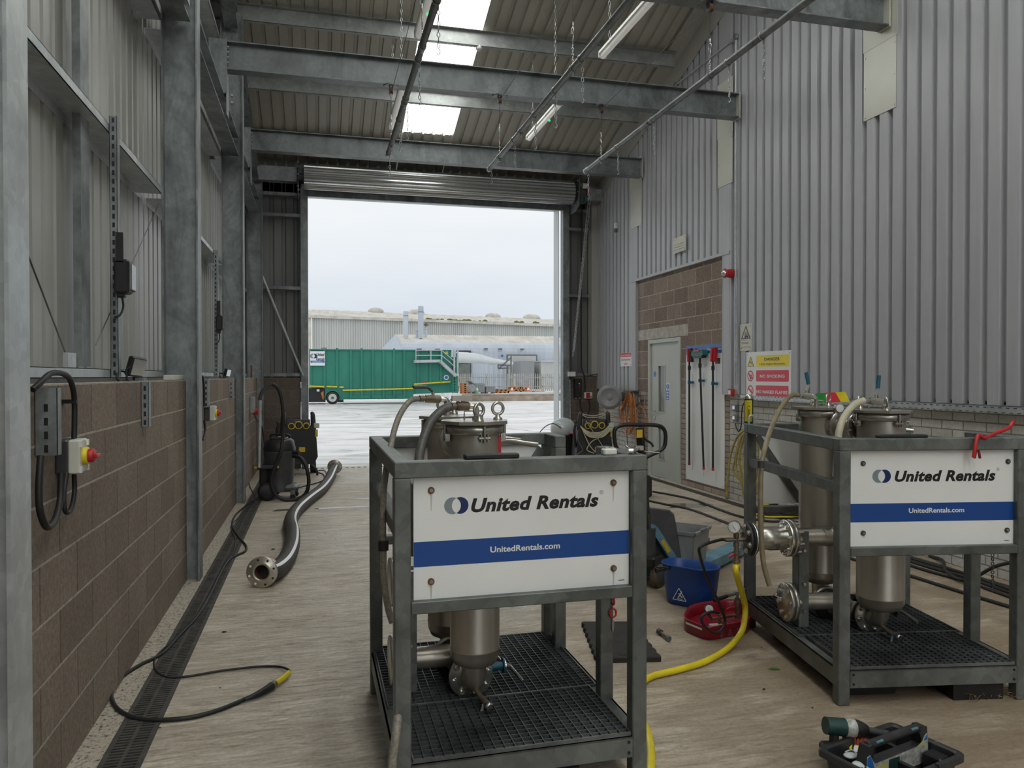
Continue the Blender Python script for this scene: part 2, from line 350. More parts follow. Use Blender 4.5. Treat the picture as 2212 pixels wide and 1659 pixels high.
    def sph(s, c, r, n=14, sc=(1, 1, 1)):
        pr = [(max(1e-6, r*math.sin(PI*i/(n//2))), -r*math.cos(PI*i/(n//2))) for i in range(n//2+1)]; o = len(s.v); s.lathe(pr, (0, 0, 0), (0, 0, 1), n)
        for i in range(o, len(s.v)): v = s.v[i]; s.v[i] = Vector((v.x*sc[0], v.y*sc[1], v.z*sc[2]))+Vector(c)
        return s
    def prism(s, poly, o, X, Y, d):          # polygon in plane (X,Y) at o, extruded by vector d
        o, X, Y, d = Vector(o), Vector(X), Vector(Y), Vector(d); n = len(poly)
        vs = [o+X*a+Y*b for a, b in poly]; vs += [v+d for v in vs]
        return s.add(vs, [tuple(range(n-1, -1, -1)), tuple(range(n, 2*n))]+[(i, (i+1) % n, n+(i+1) % n, n+i) for i in range(n)])
    def strip(s, prof, X, Y, o, d, th=0):    # open profile swept straight by vector d (a folded sheet, thickness th along Y)
        o, X, Y, d = Vector(o), Vector(X), Vector(Y), Vector(d); n = len(prof)
        if not th:
            vs = [o+X*a+Y*b for a, b in prof]; vs += [v+d for v in vs]; return s.add(vs, [(i, i+1, n+i+1, n+i) for i in range(n-1)])
        poly = [(a, b) for a, b in prof]; vs = [o+X*a+Y*b for a, b in poly]+[o+X*a+Y*(b-th) for a, b in poly]; vs += [v+d for v in vs]; m_ = 2*n
        fs = []
        for i in range(n-1): fs += [(i, i+1, m_+i+1, m_+i), (n+i+1, n+i, m_+n+i, m_+n+i+1), (i, n+i, n+i+1, i+1), (m_+i+1, m_+n+i+1, m_+n+i, m_+i)]
        fs += [(0, m_, m_+n, n), (n-1, 2*n-1, m_+2*n-1, m_+n-1)]
        return s.add(vs, fs)
    def build(s, name, mat, parent=None, origin=None, **tags):
        me = bpy.data.meshes.new(name); o = Vector(origin) if origin is not None else Vector((0, 0, 0))
        me.from_pydata([v-o for v in s.v], [], s.f); mats = mat if isinstance(mat, (list, tuple)) else [mat]
        for q in mats: me.materials.append(MATS[q])
        me.polygons.foreach_set('use_smooth', s.sm); me.polygons.foreach_set('material_index', s.mi); me.update()
        ob = bpy.data.objects.new(name, me); COL.objects.link(ob)
        if parent is not None: ob.parent = parent
        else: ob.location = o
        for k, v in tags.items(): ob[k] = v
        return ob
def thing(name, label, cat, loc=(0, 0, 0), rz=0, group=None):
    o = bpy.data.objects.new(name, None); o.empty_display_size = .1; COL.objects.link(o); o.location = loc; o.rotation_euler = (0, 0, rz)
    o['label'] = label; o['category'] = cat
    if group: o['group'] = group
    return o
def tag(o, label, cat, group=None, kind=None):
    o['label'] = label; o['category'] = cat
    if group: o['group'] = group
    if kind: o['kind'] = kind
    return o
def struct(mb, name, mat, parent=None): 
    o = mb.build(name, mat, parent)
    if parent is None: o['kind'] = 'structure'
    return o
def dup(o, parent=None, **tags):
    c = o.copy(); COL.objects.link(c)
    if parent is not None: c.parent = parent
    for k, v in tags.items(): c[k] = v
    for ch in list(o.children): dup(ch, c)
    return c
def text(s, body, size, o, X, Y, mat, parent, depth=.0012, bold=.0, shear=0, align='CENTER', width=None, name='lettering', **tags):
    """lettering as a mesh: baseline at o, X to the right, Y up; parent is a thing (points in its local space)"""
    cu = bpy.data.curves.new('t', 'FONT'); cu.body = body; cu.size = 1; cu.align_x = align; cu.offset = bold*1.7; cu.shear = shear; cu.extrude = 0; cu.resolution_u = 3
    if s: cu.space_line = s
    if bold > .015: cu.space_character = 1.06
    ob = bpy.data.objects.new('t', cu); COL.objects.link(ob); bpy.context.view_layer.update()
    dg = bpy.context.evaluated_depsgraph_get(); me = bpy.data.meshes.new_from_object(ob.evaluated_get(dg), depsgraph=dg)
    bpy.data.objects.remove(ob); bpy.data.curves.remove(cu)
    xs = [v.co.x for v in me.vertices]; w0 = max(xs)-min(xs); kx = size if width is None else width/w0
    X = Vector(X).normalized(); Y = Vector(Y).normalized(); Z = X.cross(Y); o = Vector(o)
    if width is not None and align == 'CENTER': cxm = (max(xs)+min(xs))/2
    else: cxm = 0
    mb = MB(); mb.add([o+X*((v.co.x-cxm)*kx)+Y*(v.co.y*size)+Z*depth for v in me.vertices], [tuple(p.vertices) for p in me.polygons])
    bpy.data.meshes.remove(me)
    return mb.build(name, mat, parent, **tags)

def bolts(parent, places, r, h, mat='galvanised_pale', name='bolt', washer=0):
    """one little hexagon-headed bolt per place (position, outward direction); they share one mesh"""
    first = {}
    for p_, d in places:
        key = tuple(round(c, 3) for c in Vector(d).normalized())
        if key in first:
            ob = first[key].copy(); COL.objects.link(ob)
        else:
            mb = MB(); d = Vector(d).normalized()
            if washer: mb.cyl((0, 0, 0), d*(h*.3), r*1.5, n=10)
            mb.cyl((0, 0, 0), d*h, r, n=6); ob = mb.build(name, mat, parent); first[key] = ob
        ob.parent = parent; ob.location = p_
# ================================================================== THE SETTING
def roofz(y): return 9.473-.31*y if y > 1.0 else 9.163-.31*(1.0-y)
YB = -9.0                                     # far end behind the camera: unseen, left open to the sky for fill light
mb = MB().box(-1.6, 5.6, YB, 13.75, -.2, 0); struct(mb, 'floor', 'floor_concrete')
mb = MB().box(-60, 110, 13.75, 190, -.2, -.004); struct(mb, 'ground', 'yard_concrete')
mb = MB().box(-60, 110, -60, YB, -.2, -.004); mb.box(-60, -1.6, YB, 13.75, -.2, -.004); mb.box(5.6, 110, YB, 13.75, -.2, -.004); struct(mb, 'ground', 'yard_concrete')
def corr(y0, y1, pitch, crest, slope, depth):
    """trapezoid profile as (along, out) pairs; out=0 crest, out=depth trough"""
    out = [(y0, 0)]; y = y0
    while y < y1-1e-6:
        a = [y+crest, y+crest+slope, y+pitch-slope, y+pitch]
        for q, d in zip(a, (0, depth, depth, 0)):
            if q > y1: out.append((y1, out[-1][1])); return out
            out.append((q, d))
        y += pitch
    return out
def corr_wall(prof, place, zb, zt):
    mb = MB(); vs = []
    for a, d in prof: vs += [place(a, d, zb(a) if callable(zb) else zb), place(a, d, zt(a) if callable(zt) else zt)]
    n = len(prof); mb.add(vs, [(2*i, 2*i+2, 2*i+3, 2*i+1) for i in range(n-1)]); return mb
# left wall: blockwork between the columns, liner sheets above
COLY = [(-8.58, -8.41), (-4.86, -4.69), (-1.14, -.97), (2.582, 2.752), (6.309, 6.478), (10.02, 10.19), (13.42, 13.58)]
mb = MB(); ys = [YB]+[(a+b)/2 for a, b in COLY]+[13.66]
for a, b in zip(ys[:-1], ys[1:]): mb.box(-1.140, XL, a+.006, b-.006, 0, 1.575)
struct(mb, 'wall_left', 'block_left')
mb = corr_wall(corr(YB, 13.7, .1715, .120, .010, .030), lambda a, d, z: (XC-d, a, z), 1.50, roofz); struct(mb, 'wall_left', 'cladding_left')
# right wall: brick plinth, door recess of blocks, cladding above
mb = MB()
mb.box(XR, XR+.2, YB, 8.86, 0, 1.40); mb.box(XR, XR+.2, 11.80, 13.7, 0, 1.40); struct(mb, 'wall_right', 'brick_white')
mb = MB()
for a, b, c, d in ((8.86, 10.235, 0, 1.36), (11.355, 11.80, 0, 1.36)): mb.box(XR, XR+.2, a, b, c, d)
struct(mb, 'wall_right', 'brick_raw')
mb = MB()
for a, b, c, d in ((8.86, 10.235, 1.36, 2.19), (11.355, 11.80, 1.36, 2.19), (8.86, 10.02, 2.19, 2.36), (8.86, 11.80, 2.36, 3.25)): mb.box(XR, XR+.2, a, b, c, d)
struct(mb, 'wall_right', 'block_recess')
plain('lintel_concrete', (.46, .43, .38), .8, 0, .25, 9, kind='pos')
mb = MB().box(XR-.004, XR+.2, 10.02, 11.80, 2.19, 2.36); struct(mb, 'trim_1', 'lintel_concrete')
XG = 5.165
pl = lambda a, d, z: (XG+d, a, z)
mb = corr_wall(corr(YB, 8.80, .1725, .104, .011, .045), pl, 1.372, roofz)
for pr, zb, zt in ((corr(8.98, 11.80, .1725, .104, .011, .045), 3.22, roofz), (corr(11.98, 13.7, .1725, .104, .011, .045), 1.355, roofz)):
    q = corr_wall(pr, pl, zb, zt); mb.add(q.v, q.f)
mb.box(XG-.002, XG+.045, 8.80, 8.98, 1.355, roofz(8.98)); mb.box(XG-.002, XG+.045, 11.80, 11.98, 1.355, roofz(11.98))
struct(mb, 'wall_right', 'cladding_right')
mb = MB().box(XG-.012, XG+.045, 8.80, 11.98, 3.185, 3.225); mb.box(XG-.006, XR, 8.97, 8.985, 1.36, 3.19); mb.box(XG-.006, XR, 11.79, 11.805, 1.36, 3.19); struct(mb, 'trim_2', 'cladding_right')
# sloping flashing where roof and right wall meet
mb = MB(); y0, y1 = 1.0, 13.68
mb.prism([(y0, roofz(y0)-.36), (y1, roofz(y1)-.36), (y1, roofz(y1)-.01), (y0, roofz(y0)-.01)], (XG-.012, 0, 0), (0, 1, 0), (0, 0, 1), (.006, 0, 0))
mb.prism([(y0, roofz(y0)-.03), (y1, roofz(y1)-.03), (y1, roofz(y1)-.022), (y0, roofz(y0)-.022)], (XG-.24, 0, 0), (0, 1, 0), (0, 0, 1), (.24, 0, 0))
struct(mb, 'trim_3', 'flashing')
# door-end wall
XD0, XD1, ZD = -.165, 4.463, 4.72
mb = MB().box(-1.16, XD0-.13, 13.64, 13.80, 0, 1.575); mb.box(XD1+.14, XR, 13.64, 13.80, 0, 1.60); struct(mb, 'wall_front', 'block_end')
pe = lambda a, d, z: (a, 13.82+d, z)
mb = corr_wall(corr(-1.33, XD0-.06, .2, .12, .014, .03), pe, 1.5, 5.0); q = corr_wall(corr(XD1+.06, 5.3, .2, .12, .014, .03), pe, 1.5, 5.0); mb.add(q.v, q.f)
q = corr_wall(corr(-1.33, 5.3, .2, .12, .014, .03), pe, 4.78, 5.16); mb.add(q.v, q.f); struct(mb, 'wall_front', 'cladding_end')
mb = MB().box(XR-.16, XR-.035, 13.60, 13.80, 1.62, 5.0); struct(mb, 'trim_4', 'flashing')
# far end behind the camera: unseen wall, wide opening added to let sky light in
mb = MB().box(-1.4, -.6, YB-.2, YB, 0, 9); mb.box(4.8, 5.4, YB-.2, YB, 0, 9); mb.box(-.6, 4.8, YB-.2, YB, 5.4, 9); struct(mb, 'wall_back', 'cladding_left')
# roof: liner sheets with a strip of rooflights
SX0, SX1, SY1 = 1.37, 2.20, 12.46
nrm = Vector((0, .31, 1)).normalized()
def roof_run(x0, x1, ya, yb, dz=0):
    mb = MB(); pr = corr(x0, x1, .1725, .112, .012, .034)
    va, vb = (ya, roofz(ya)+dz), (yb, roofz(yb)+dz); vs = []
    for a, d in pr: vs += [(a, va[0], va[1]+d), (a, vb[0], vb[1]+d)]
    mb.add(vs, [(2*i, 2*i+1, 2*i+3, 2*i+2) for i in range(len(pr)-1)]); return mb
def join(*L):
    r = MB()
    for q in L: r.add(q.v, q.f)
    return r
struct(join(roof_run(-1.35, SX0+.01, 1.0, 14.1), roof_run(SX1-.01, 5.35, 1.0, 14.1), roof_run(SX0, SX1, SY1, 14.1, -.012), roof_run(SX0, SX1, 1.0, 1.4, -.012)), 'ceiling', 'roof_liner')
struct(roof_run(SX0-.03, SX1+.03, 1.35, SY1+.06, .015), 'window_1', 'rooflight_grp')
struct(join(roof_run(-1.35, .2, YB-.2, 1.0), roof_run(1.1, 3.0, YB-.2, 1.0), roof_run(3.9, 5.35, YB-.2, 1.0)), 'ceiling', 'roof_liner')
struct(roof_run(.17, 1.13, YB, .9, .015), 'fill_rooflight_1', 'rooflight_grp'); struct(roof_run(2.97, 3.93, YB, .9, .015), 'fill_rooflight_2', 'rooflight_grp')  # unseen glowing rooflights added behind the camera to fill the hall with light
# personnel door
def door():
    y0, y1, zt = 10.262, 11.329, 2.15
    mb = MB(); w = .055
    mb.box(XR-.022, XR+.10, y0-.025, y0+w-.025, 0, zt+.03); mb.box(XR-.022, XR+.10, y1-w+.025, y1+.025, 0, zt+.03); mb.box(XR-.022, XR+.10, y0+w-.025, y1-w+.025, zt-.03, zt+.03)
    d = struct(mb, 'door_1', 'door_paint')
    mb = MB(); a, b = y0+.036, y1-.036; X0, X1 = XR+.012, XR+.056
    # leaf with two narrow vision panels near the closing edge (camera-far side)
    va, vb = RW(1435.5, 800).y, RW(1421, 800).y; z1, z2 = RW(1432, 890).z, RW(1432, 790).z; z3, z4 = RW(1432, 993).z, RW(1432, 925).z
    for q in ((a, va, 0.008, zt-.034), (vb, b, .008, zt-.034), (va, vb, .008, z3), (va, vb, z4, z1), (va, vb, z2, zt-.034)): mb.box(X0, X1, *q)
    leaf = mb.build('door_leaf', 'door_paint', d)
    for q0, q1 in ((z3, z4), (z1, z2)):
        mb = MB(); f = .016
        for r_ in ((va-f, va+.004, q0-f, q1+f), (vb-.004, vb+f, q0-f, q1+f), (va, vb, q0-f, q0+.004), (va, vb, q1-.004, q1+f)): mb.box(X0-.008, X0+.002, *r_)
        g = mb.build('glazing_bead', 'door_paint', leaf); MB().box(X0+.014, X0+.020, va, vb, q0, q1).build('window_pane', 'glass_dark', leaf)
    hy, hz = RW(1413, 887).y, RW(1413, 887).z
    mb = MB().cyl((X0-.006, hy, hz), (X0, hy, hz), .026, n=18).cyl((X0-.05, hy, hz), (X0, hy, hz), .009, n=10).tube([(X0-.048, hy, hz), (X0-.05, hy-.05, hz), (X0-.05, hy-.12, hz-.004)], .009, 8, 4); mb.build('door_handle', 'stainless', leaf)
    mb = MB().cyl((X0-.01, hy, hz-.115), (X0, hy, hz-.115), .028, n=18).box(X0-.014, X0-.008, hy-.006, hy+.006, hz-.14, hz-.12); mb.build('door_lock', 'stainless', leaf)
    for zz in (.28, 1.12, 1.9): MB().cyl((X0-.008, y0+.03, zz), (X0-.008, y0+.03, zz+.11), .011, n=10).build('hinge', 'plastic_charcoal', d)
    q = RW(1441, 844); mb = MB(); cyy = q.y; s = MB().box(X0-.002, X0, cyy-.052, cyy+.052, q.z-.16, q.z+.12).build('safety_notice', 'sign_white', leaf)
    mb = MB().cyl((X0-.003, cyy, q.z+.062), (X0-.002, cyy, q.z+.062), .046, n=24); mb.box(X0-.0035, X0-.002, cyy-.047, cyy+.047, q.z-.15, q.z+.005); mb.build('notice_print', 'sign_blue_bright', s)
    mb = MB().box(X0-.0055, X0-.0038, cyy-.007, cyy+.007, q.z+.045, q.z+.095); mb.cyl((X0-.0055, cyy, q.z+.031), (X0-.0038, cyy, q.z+.031), .007, n=10)
    for k in range(3): mb.box(X0-.0055, X0-.0038, cyy-.034+.004*k, cyy+.034-.004*k, q.z-.04-.045*k, q.z-.02-.045*k)
    mb.build('notice_symbol', 'sign_white', s)
    q = RW(1413, 808); MB().cyl((X0-.002, q.y, q.z), (X0, q.y, q.z), .045, n=24).build('keep_shut_disc', 'sign_blue_bright', leaf)
door()
# ================================================================== STEELWORK
def ibeam_x(mb, x0, x1, y, z0, z1, fw=.15, tf=.011, tw=.008):
    mb.box(x0, x1, y-fw/2, y+fw/2, z0, z0+tf).box(x0, x1, y-fw/2, y+fw/2, z1-tf, z1).box(x0, x1, y-tw/2, y+tw/2, z0+tf, z1-tf); return mb
names = ['rearmost, behind the camera', 'behind the camera', 'just behind the camera', 'nearest, filling the left edge of the view', 'between the first and second block bays', 'behind which the red stick and plug are seen', 'in the far left corner by the shutter']
cl = ['galvanised_dull']*3+['galvanised_pale', 'galvanised', 'galvanised', 'galvanised']
for i, (a, b) in enumerate(COLY):
    zt = roofz(b)-.225; mid = (a+b)/2
    t = thing('steel_column', 'galvanised steel I column on left wall, '+names[i], 'column', (XF-.1, mid, 0), group='columns along the left wall')
    o = Vector((XF-.1, mid, 0)); mb = MB()
    mb.box(XF-.012, XF, a, b, 0, zt).box(XO, XO+.011, a, b, 0, zt).box(XO+.011, XF-.012, mid-.005, mid+.005, 0, zt)
    mb.v = [v-o for v in mb.v]; mb.build('column_shaft', cl[i] if i > 2 else 'galvanised', t)
    if i > 2: bolts(t, [((-.03-.09*(k % 2), -.006, 5.03+.09*(k//2)), (0, -1, 0)) for k in range(4)], .017, .018)
RB = ['first bay', 'second bay', 'third bay', 'fourth bay']
def zrail(y0, y1, z, lab, cat='rail'):
    mb = MB().box(XO-.15, XO, y0, y1, z, z+.004).box(XO-.004, XO, y0, y1, z, z+.05).box(XO-.15, XO-.146, y0, y1, z-.05, z)
    mb.box(XO-.018, XO, y0, y1, z+.047, z+.050)
    o = mb.build('sheeting_rail', 'galvanised_pale', None, (XO, (y0+y1)/2, z)); tag(o, lab, cat, 'sheeting rails of the left wall'); return o
bays = [(-.9, 2.6), (2.74, 6.33), (6.46, 10.04), (10.17, 13.44)]
pos = ['beside the camera', 'of the bay nearest the camera', 'of the bay after the second column', 'of the farthest bay by the shutter']
lv = [(1.597, 'on top of the block wall'), (3.003, 'at mid height'), (4.33, 'just under the eaves beam'), (5.75, 'high near the roof')]
for j, (y0, y1) in enumerate(bays):
    for z, l in lv:
        zrail(y0+.02, y1-.02, z, 'galvanised sheeting rail '+l+', '+pos[j])
def simple(name, mb, mat, label, cat, origin, group=None, kind=None):
    o = mb.build(name, mat, None, origin); tag(o, label, cat, group, kind); return o
# eaves beams between columns, room side
for j, (y0, y1) in enumerate(bays):
    mb = MB().box(-1.12, -.95, y0, y1, 4.35, 4.362).box(-1.12, -.95, y0, y1, 4.578, 4.59).box(-1.04, -1.03, y0, y1, 4.362, 4.578)
    simple('eaves_beam', mb, 'galvanised', 'long galvanised beam joining the left columns '+pos[j], 'beam', (-1.03, (y0+y1)/2, 4.35), 'eaves beams of the left wall')
# sag posts behind the rails and thin brace rods
for y0, lab in ((at(175, 400, 0, XO-.06).y, 'left of the slotted strut in the nearest bay'), (8.30, 'in the bay between second and third columns')):
    y1_ = y0+.155; mb = MB().box(XO-.066, XO-.06, y0, y1_, 1.66, 5.74).box(XO-.10, XO-.066, y0, y0+.005, 1.66, 5.74).box(XO-.10, XO-.066, y1_-.005, y1_, 1.66, 5.74)
    simple('sag_post', mb, 'galvanised', 'blue grey galvanised upright behind the rails '+lab, 'post', (XO-.1, y0, 1.6))
def rod(p, q, r, lab, name='brace_rod', mat='galvanised_dull', cat='rod', group=None):
    return simple(name, MB().cyl(p, q, r, n=8), mat, lab, cat, p, group)
p = WXp = lambda x, y, X: at(x, y, 0, X)
rod(p(62, 555, -1.17), p(150, 785, -1.17), .004, 'thin steel brace rod falling to the low rail beside nearest column', group='brace rods')
rod(p(207, 745, -1.17), p(343, 440, -1.17), .003, 'thin steel brace rod rising behind the slotted strut to second column', group='brace rods')
simple('rod_bracket', MB().box(-1.178, -1.156, p(140, 785, -1.17).y, p(158, 785, -1.17).y, 1.65, 1.72), 'galvanised_pale', 'small steel gusset holding the brace rod end on the low rail', 'bracket', p(150, 785, -1.17))
# cross beams with stub posts
BY = [6.03, 8.60, 11.53]; bl = ['nearest of the three, entering top right', 'middle one, carrying the wire pulleys', 'farthest one, above the shutter coil']
for i, y in enumerate(BY):
    o = Vector((2.1, y, 4.85)); t = thing('cross_beam', 'galvanised steel I beam across the hall, '+bl[i], 'beam', o, group='cross beams under the roof')
    mb = ibeam_x(MB(), XF-.02, 5.14, y, 4.85, 5.15); mb.v = [v-o for v in mb.v]; mb.build('beam_body', 'dark_beam' if i else 'galvanised', t)
    mb = MB().box(XF-.035, XF-.02, y-.085, y+.085, 4.6, 5.16).box(XF-.20, XF-.035, y-.08, y-.07, 4.59, 5.16).box(XF-.20, XF-.035, y+.07, y+.08, 4.59, 5.16).box(XF-.20, XF-.035, y-.07, y+.07, 5.15, 5.16); mb.box(XF-.03, XF-.02, y-.085, y+.085, 4.37, 4.6)
    mb.v = [v-o for v in mb.v]; mb.build('stub_post', 'galvanised', t)
    bolts(t, [(Vector((XF-.045, y+s*.045, 4.93+.055*k))-o, (1, 0, 0)) for k in range(4) for s in (-1, 1)], .010, .043)
    mb = MB().box(5.13, 5.145, y-.08, y+.08, 4.84, 5.16); mb.v = [v-o for v in mb.v]; mb.build('end_plate', 'cover_cream', t)
# pale cover sheets on the right wall under each beam end
for (xa, xb, yt, ybm), l in zip(((1875, 1945, 0, 268), (1558, 1590, 168, 412), (1368, 1392, 300, 500)), ('largest, high right above the spray can', 'above the red sounder', 'above the quarantine sign')):
    a, b = RW(xb, 300).y, RW(xa, 300).y; zb = RW(xa, ybm-4).z; zt = {1875: 6.4, 1558: 5.45, 1368: 5.22}[xa]
    mb = MB().box(XG-.006, XG-.002, a, b, zb, 4.78).box(XG-.008, XG-.002, a-.01, b+.01, 4.74, zt)
    for zz in (zb+.03, (zb+4.7)/2, 4.68): 
        for yy in (a+.02, b-.02): mb.cyl((XG-.012, yy, zz), (XG-.006, yy, zz), .008, n=8)
    simple('cover_sheet', mb, 'cover_cream', 'pale cream metal cover sheet screwed to the cladding, '+l, 'panel', (XG, a, zb), 'cover sheets under the beam ends')
# purlins
for i, y in enumerate((2.65, 3.9, 5.15, 6.4, 7.65, 8.90, 10.15, 11.42, 12.72)):
    z = roofz(y)-.034; mb = MB()
    mb.box(-1.28, 5.05, y-.06, y, z-.004, z).box(-1.28, 5.05, y, y+.004, z-.19, z).box(-1.28, 5.05, y, y+.065, z-.19, z-.186).box(-1.28, 5.05, y+.061, y+.065, z-.186, z-.170)
    simple('purlin', mb, 'purlin_steel', 'galvanised Z purlin, %s from the shutter end' % ['ninth', 'eighth', 'seventh', 'sixth', 'fifth', 'fourth', 'third, holding the smoke detector', 'second, just past the middle cross beam', 'first, over the farthest cross beam'][i], 'purlin', (2, y, z-.19), 'roof purlins')
# rafter over the left columns
for j, (y0, y1) in enumerate(((2.76, 6.30), (6.485, 10.01), (10.2, 13.41))):
    mb = MB()
    for dz, w, h in ((-.23, .16, .012), (-.44, .16, .012)): mb.bar((-1.03, y0, roofz(y0)+dz), (-1.03, y1, roofz(y1)+dz), w, h)
    mb.bar((-1.03, y0, roofz(y0)-.335), (-1.03, y1, roofz(y1)-.335), .01, .20)
    simple('rafter', mb, 'galvanised', 'sloping galvanised rafter above the left columns, '+('nearest length', 'middle length', 'length running down to the shutter end')[j], 'rafter', (-1.03, (y0+y1)/2, roofz((y0+y1)/2)-.44), 'rafters over the left columns')
# door-end rails, posts and diagonal tube
for z, l in ((1.60, 'on the block wall'), (3.10, 'at mid height'), (4.36, 'below the shutter coil'), (4.72, 'level with the coil')):
    for x0, x1, s in ((-1.28, XD0-.13, 'left'), (XD1+.15, 5.02, 'right')):
        mb = MB().box(x0, x1, 13.66, 13.81, z, z+.004).box(x0, x1, 13.655, 13.66, z, z+.055)
        simple('end_wall_rail', mb, 'galvanised', 'short galvanised rail '+l+', '+s+' of the open shutter', 'rail', (x0, 13.7, z), 'rails of the door end wall')
a, b = FWALL(560, 580, 13.6), FWALL(655, 812, 13.6)
rod(a, b, .022, 'pale diagonal tube brace left of the shutter opening', 'brace_tube', 'galvanised_pale', 'brace')
for x0, x1, s in ((XD0-.12, XD0, 'left'), (XD1+.02, XD1+.135, 'right')):
    t = thing('shutter_post', 'galvanised upright guide post on the %s of the open shutter' % s, 'post', (x0, 13.6, 0), group='posts beside the shutter')
    MB().box(0, x1-x0, 0, .012, 0, 4.93).box(0, .012, .012, .16, 0, 4.93).box(x1-x0-.012, x1-x0, .012, .16, 0, 4.93).build('post_body', 'galvanised', t)
    MB().box(.02, x1-x0-.0, -.006, 0, 4.85, 4.92).build('guide_block', 'cover_cream', t)
ye = at(1196, 600, 0, XD1).y
mb = MB().box(XD1, XD1+.01, 13.83, ye, 0, 4.80); mb.box(XD0-.01, XD0, 13.83, ye, 0, 4.80); mb.box(XD0-.01, XD1+.01, 13.83, ye, 4.80, 4.81); struct(mb, 'trim_5', 'jamb_white')
mb = MB().box(-1.3, 5.3, 13.46, 13.6, 4.98, 5.16); simple('lintel_beam', mb, 'galvanised_dull', 'dark galvanised lintel beam running behind the shutter coil', 'beam', (2, 13.5, 4.98))
# roller shutter
def shutter():
    yc = 13.28; zc = FWALL(657, 378, yc-.1).z; R = .205; x0, x1 = FWALL(657, 378, yc).x, FWALL(1236, 420, yc).x
    t = thing('roller_shutter', 'rolled up galvanised roller shutter above the open doorway', 'shutter', (0, yc, zc))
    n = 18; pr = []
    for i in range(n):
        for k, rr in ((0, R-.012), (.25, R+.004), (.5, R+.010), (.75, R+.004)):
            a = 2*PI*(i+k)/n; pr.append((rr*math.cos(a), rr*math.sin(a)))
    mb = MB(); m_ = len(pr); vs = [(x, p_[0], p_[1]) for x in (x0, x1) for p_ in pr]
    mb.add(vs, [(i, (i+1) % m_, m_+(i+1) % m_, m_+i) for i in range(m_)]+[tuple(range(m_)), tuple(range(2*m_-1, m_-1, -1))]); mb.build('coil', 'shutter_steel', t)
    mb = MB(); zb = ZD-zc
    for k in range(4): 
        z0 = zb+.10+k*.075; mb.strip([(0, 0), (.012, .02), (.012, .055), (0, .075)], (0, 1, 0), (0, 0, 1), (XD0-.04, 13.62-yc, z0), (XD1-XD0+.1, 0, 0))
    mb.build('curtain', 'shutter_steel', t)
    MB().box(XD0-.03, XD1+.03, 13.60-yc, 13.63-yc, zb, zb+.10).box(XD0-.03, XD1+.03, 13.58-yc, 13.65-yc, zb-.006, zb).build('bottom_bar', 'galvanised', t)
    for x, s in ((x0-.10, 1), (x1+.06, -1)):
        mb = MB(); mb.prism([(-.22, -.26), (-.02, -.34), (.28, -.34), (.28, .28), (-.22, .28)], (x, 0, 0), (0, 1, 0), (0, 0, 1), (.008, 0, 0))
        pl_ = mb.build('end_plate', 'galvanised_dull', t); mb = MB()
        for yy in (-.15, .1): 
            for zz in (-.2, 0, .2): mb.cyl((x-.014, yy, zz), (x+.02, yy, zz), .013, n=6)
        mb.build('bolt_group', 'galvanised_pale', pl_)
        MB().cyl((x, 0, 0), (x+s*.12, 0, 0), .05, n=14).build('axle', 'galvanised_dull', t)
    g = MB().cyl((x1+.12, 0, .02), (x1+.30, 0, .02), .085, n=16).box(x1+.12, x1+.26, -.07, .09, -.18, .04, ch=.02).build('drive_motor', 'plastic_grey_dark', t)
    MB().cyl((x1+.16, -.10, .12), (x1+.27, -.10, .12), .05, n=14).build('brake_cover', 'plastic_white', g); MB().box(x1+.245, x1+.275, -.16, -.12, -.06, .11).build('red_lever', 'red', g); MB().box(x1+.2, x1+.26, -.13, -.08, -.16, -.08).build('gear_cover', 'green_teal', g)
    MB().box(x1+.08, 5.15, .05, .22, -.10, .12).build('support_beam', 'galvanised', t)
    MB().box(-1.28, x0-.12, .05, .22, -.08, .16).build('support_beam', 'galvanised', t)
shutter()
# threshold channel drain, and the slotted drain by the left wall
def drain(name, xa, xb, y0, y1, z, label, pitch=.026):
    t = thing(name, label, 'drain', ((xa+xb)/2, y0, 0)); w = (xb-xa)/2; L = y1-y0
    mb = MB().box(-w, -w+.022, 0, L, 0, .006).box(w-.022, w, 0, L, 0, .006); mb.build('drain_frame', 'drain_iron', t)
    mb = MB(); n = int(L/pitch)
    for i in range(n):
        a = i*pitch; mb.box(-w+.022, w-.022, a, a+pitch*.52, .001, .007)
    mb.box(-.008, .008, 0, L, .0012, .0075); mb.build('drain_grate', 'drain_iron', t, kind='stuff')
    MB().box(-w+.01, w-.01, 0, L, .0003, .0008).build('drain_gap', 'rubber_black', t)
ga, gb = G(218, 1659), G(290, 1659); gc, gd = G(505, 1130), G(548, 1130)
dxa = (ga.x+gc.x)/2; dxb = (gb.x+gd.x)/2
print('drain x', ga.x, gb.x, gc.x, gd.x)
drain('slot_drain', dxa, dxb, .8, 13.4, 0, 'long black slotted channel drain in the floor beside the left block wall')
drain('slot_drain', 4.98, 5.10, 2.5, 12.5, 0, 'dark slotted channel drain at the foot of the white brick wall')
mb = MB()
for i in range(58): mb.box(-1.0+i*.104, -1.0+i*.104+.055, 13.50, 13.56, .0005, .004)
simple('threshold_drain', mb, 'rubber_black', 'dotted threshold drain across the shutter doorway', 'drain', (2, 13.5, 0), None, 'stuff')
# gritty strip between drain and block wall
mb = MB(); mb.box(XL+.001, dxa-.002, .8, 13.4, .0002, .004); 
m_, t_, b_ = _mat('grit'); n_ = noise(t_, coords(t_), 48, 7, .8)
t_.links.new(ramp(t_, n_, [(.41, (.06, .05, .042)), (.46, (.40, .355, .29)), (.7, (.52, .47, .39))]), b_.inputs['Base Color']); b_.inputs['Roughness'].default_value = .9; bump(t_, b_, n_, .6, .008)
tag(mb.build('floor_grit', 'grit'), 'speckled dirt and grit along the foot of the left block wall', 'dirt', kind='stuff')
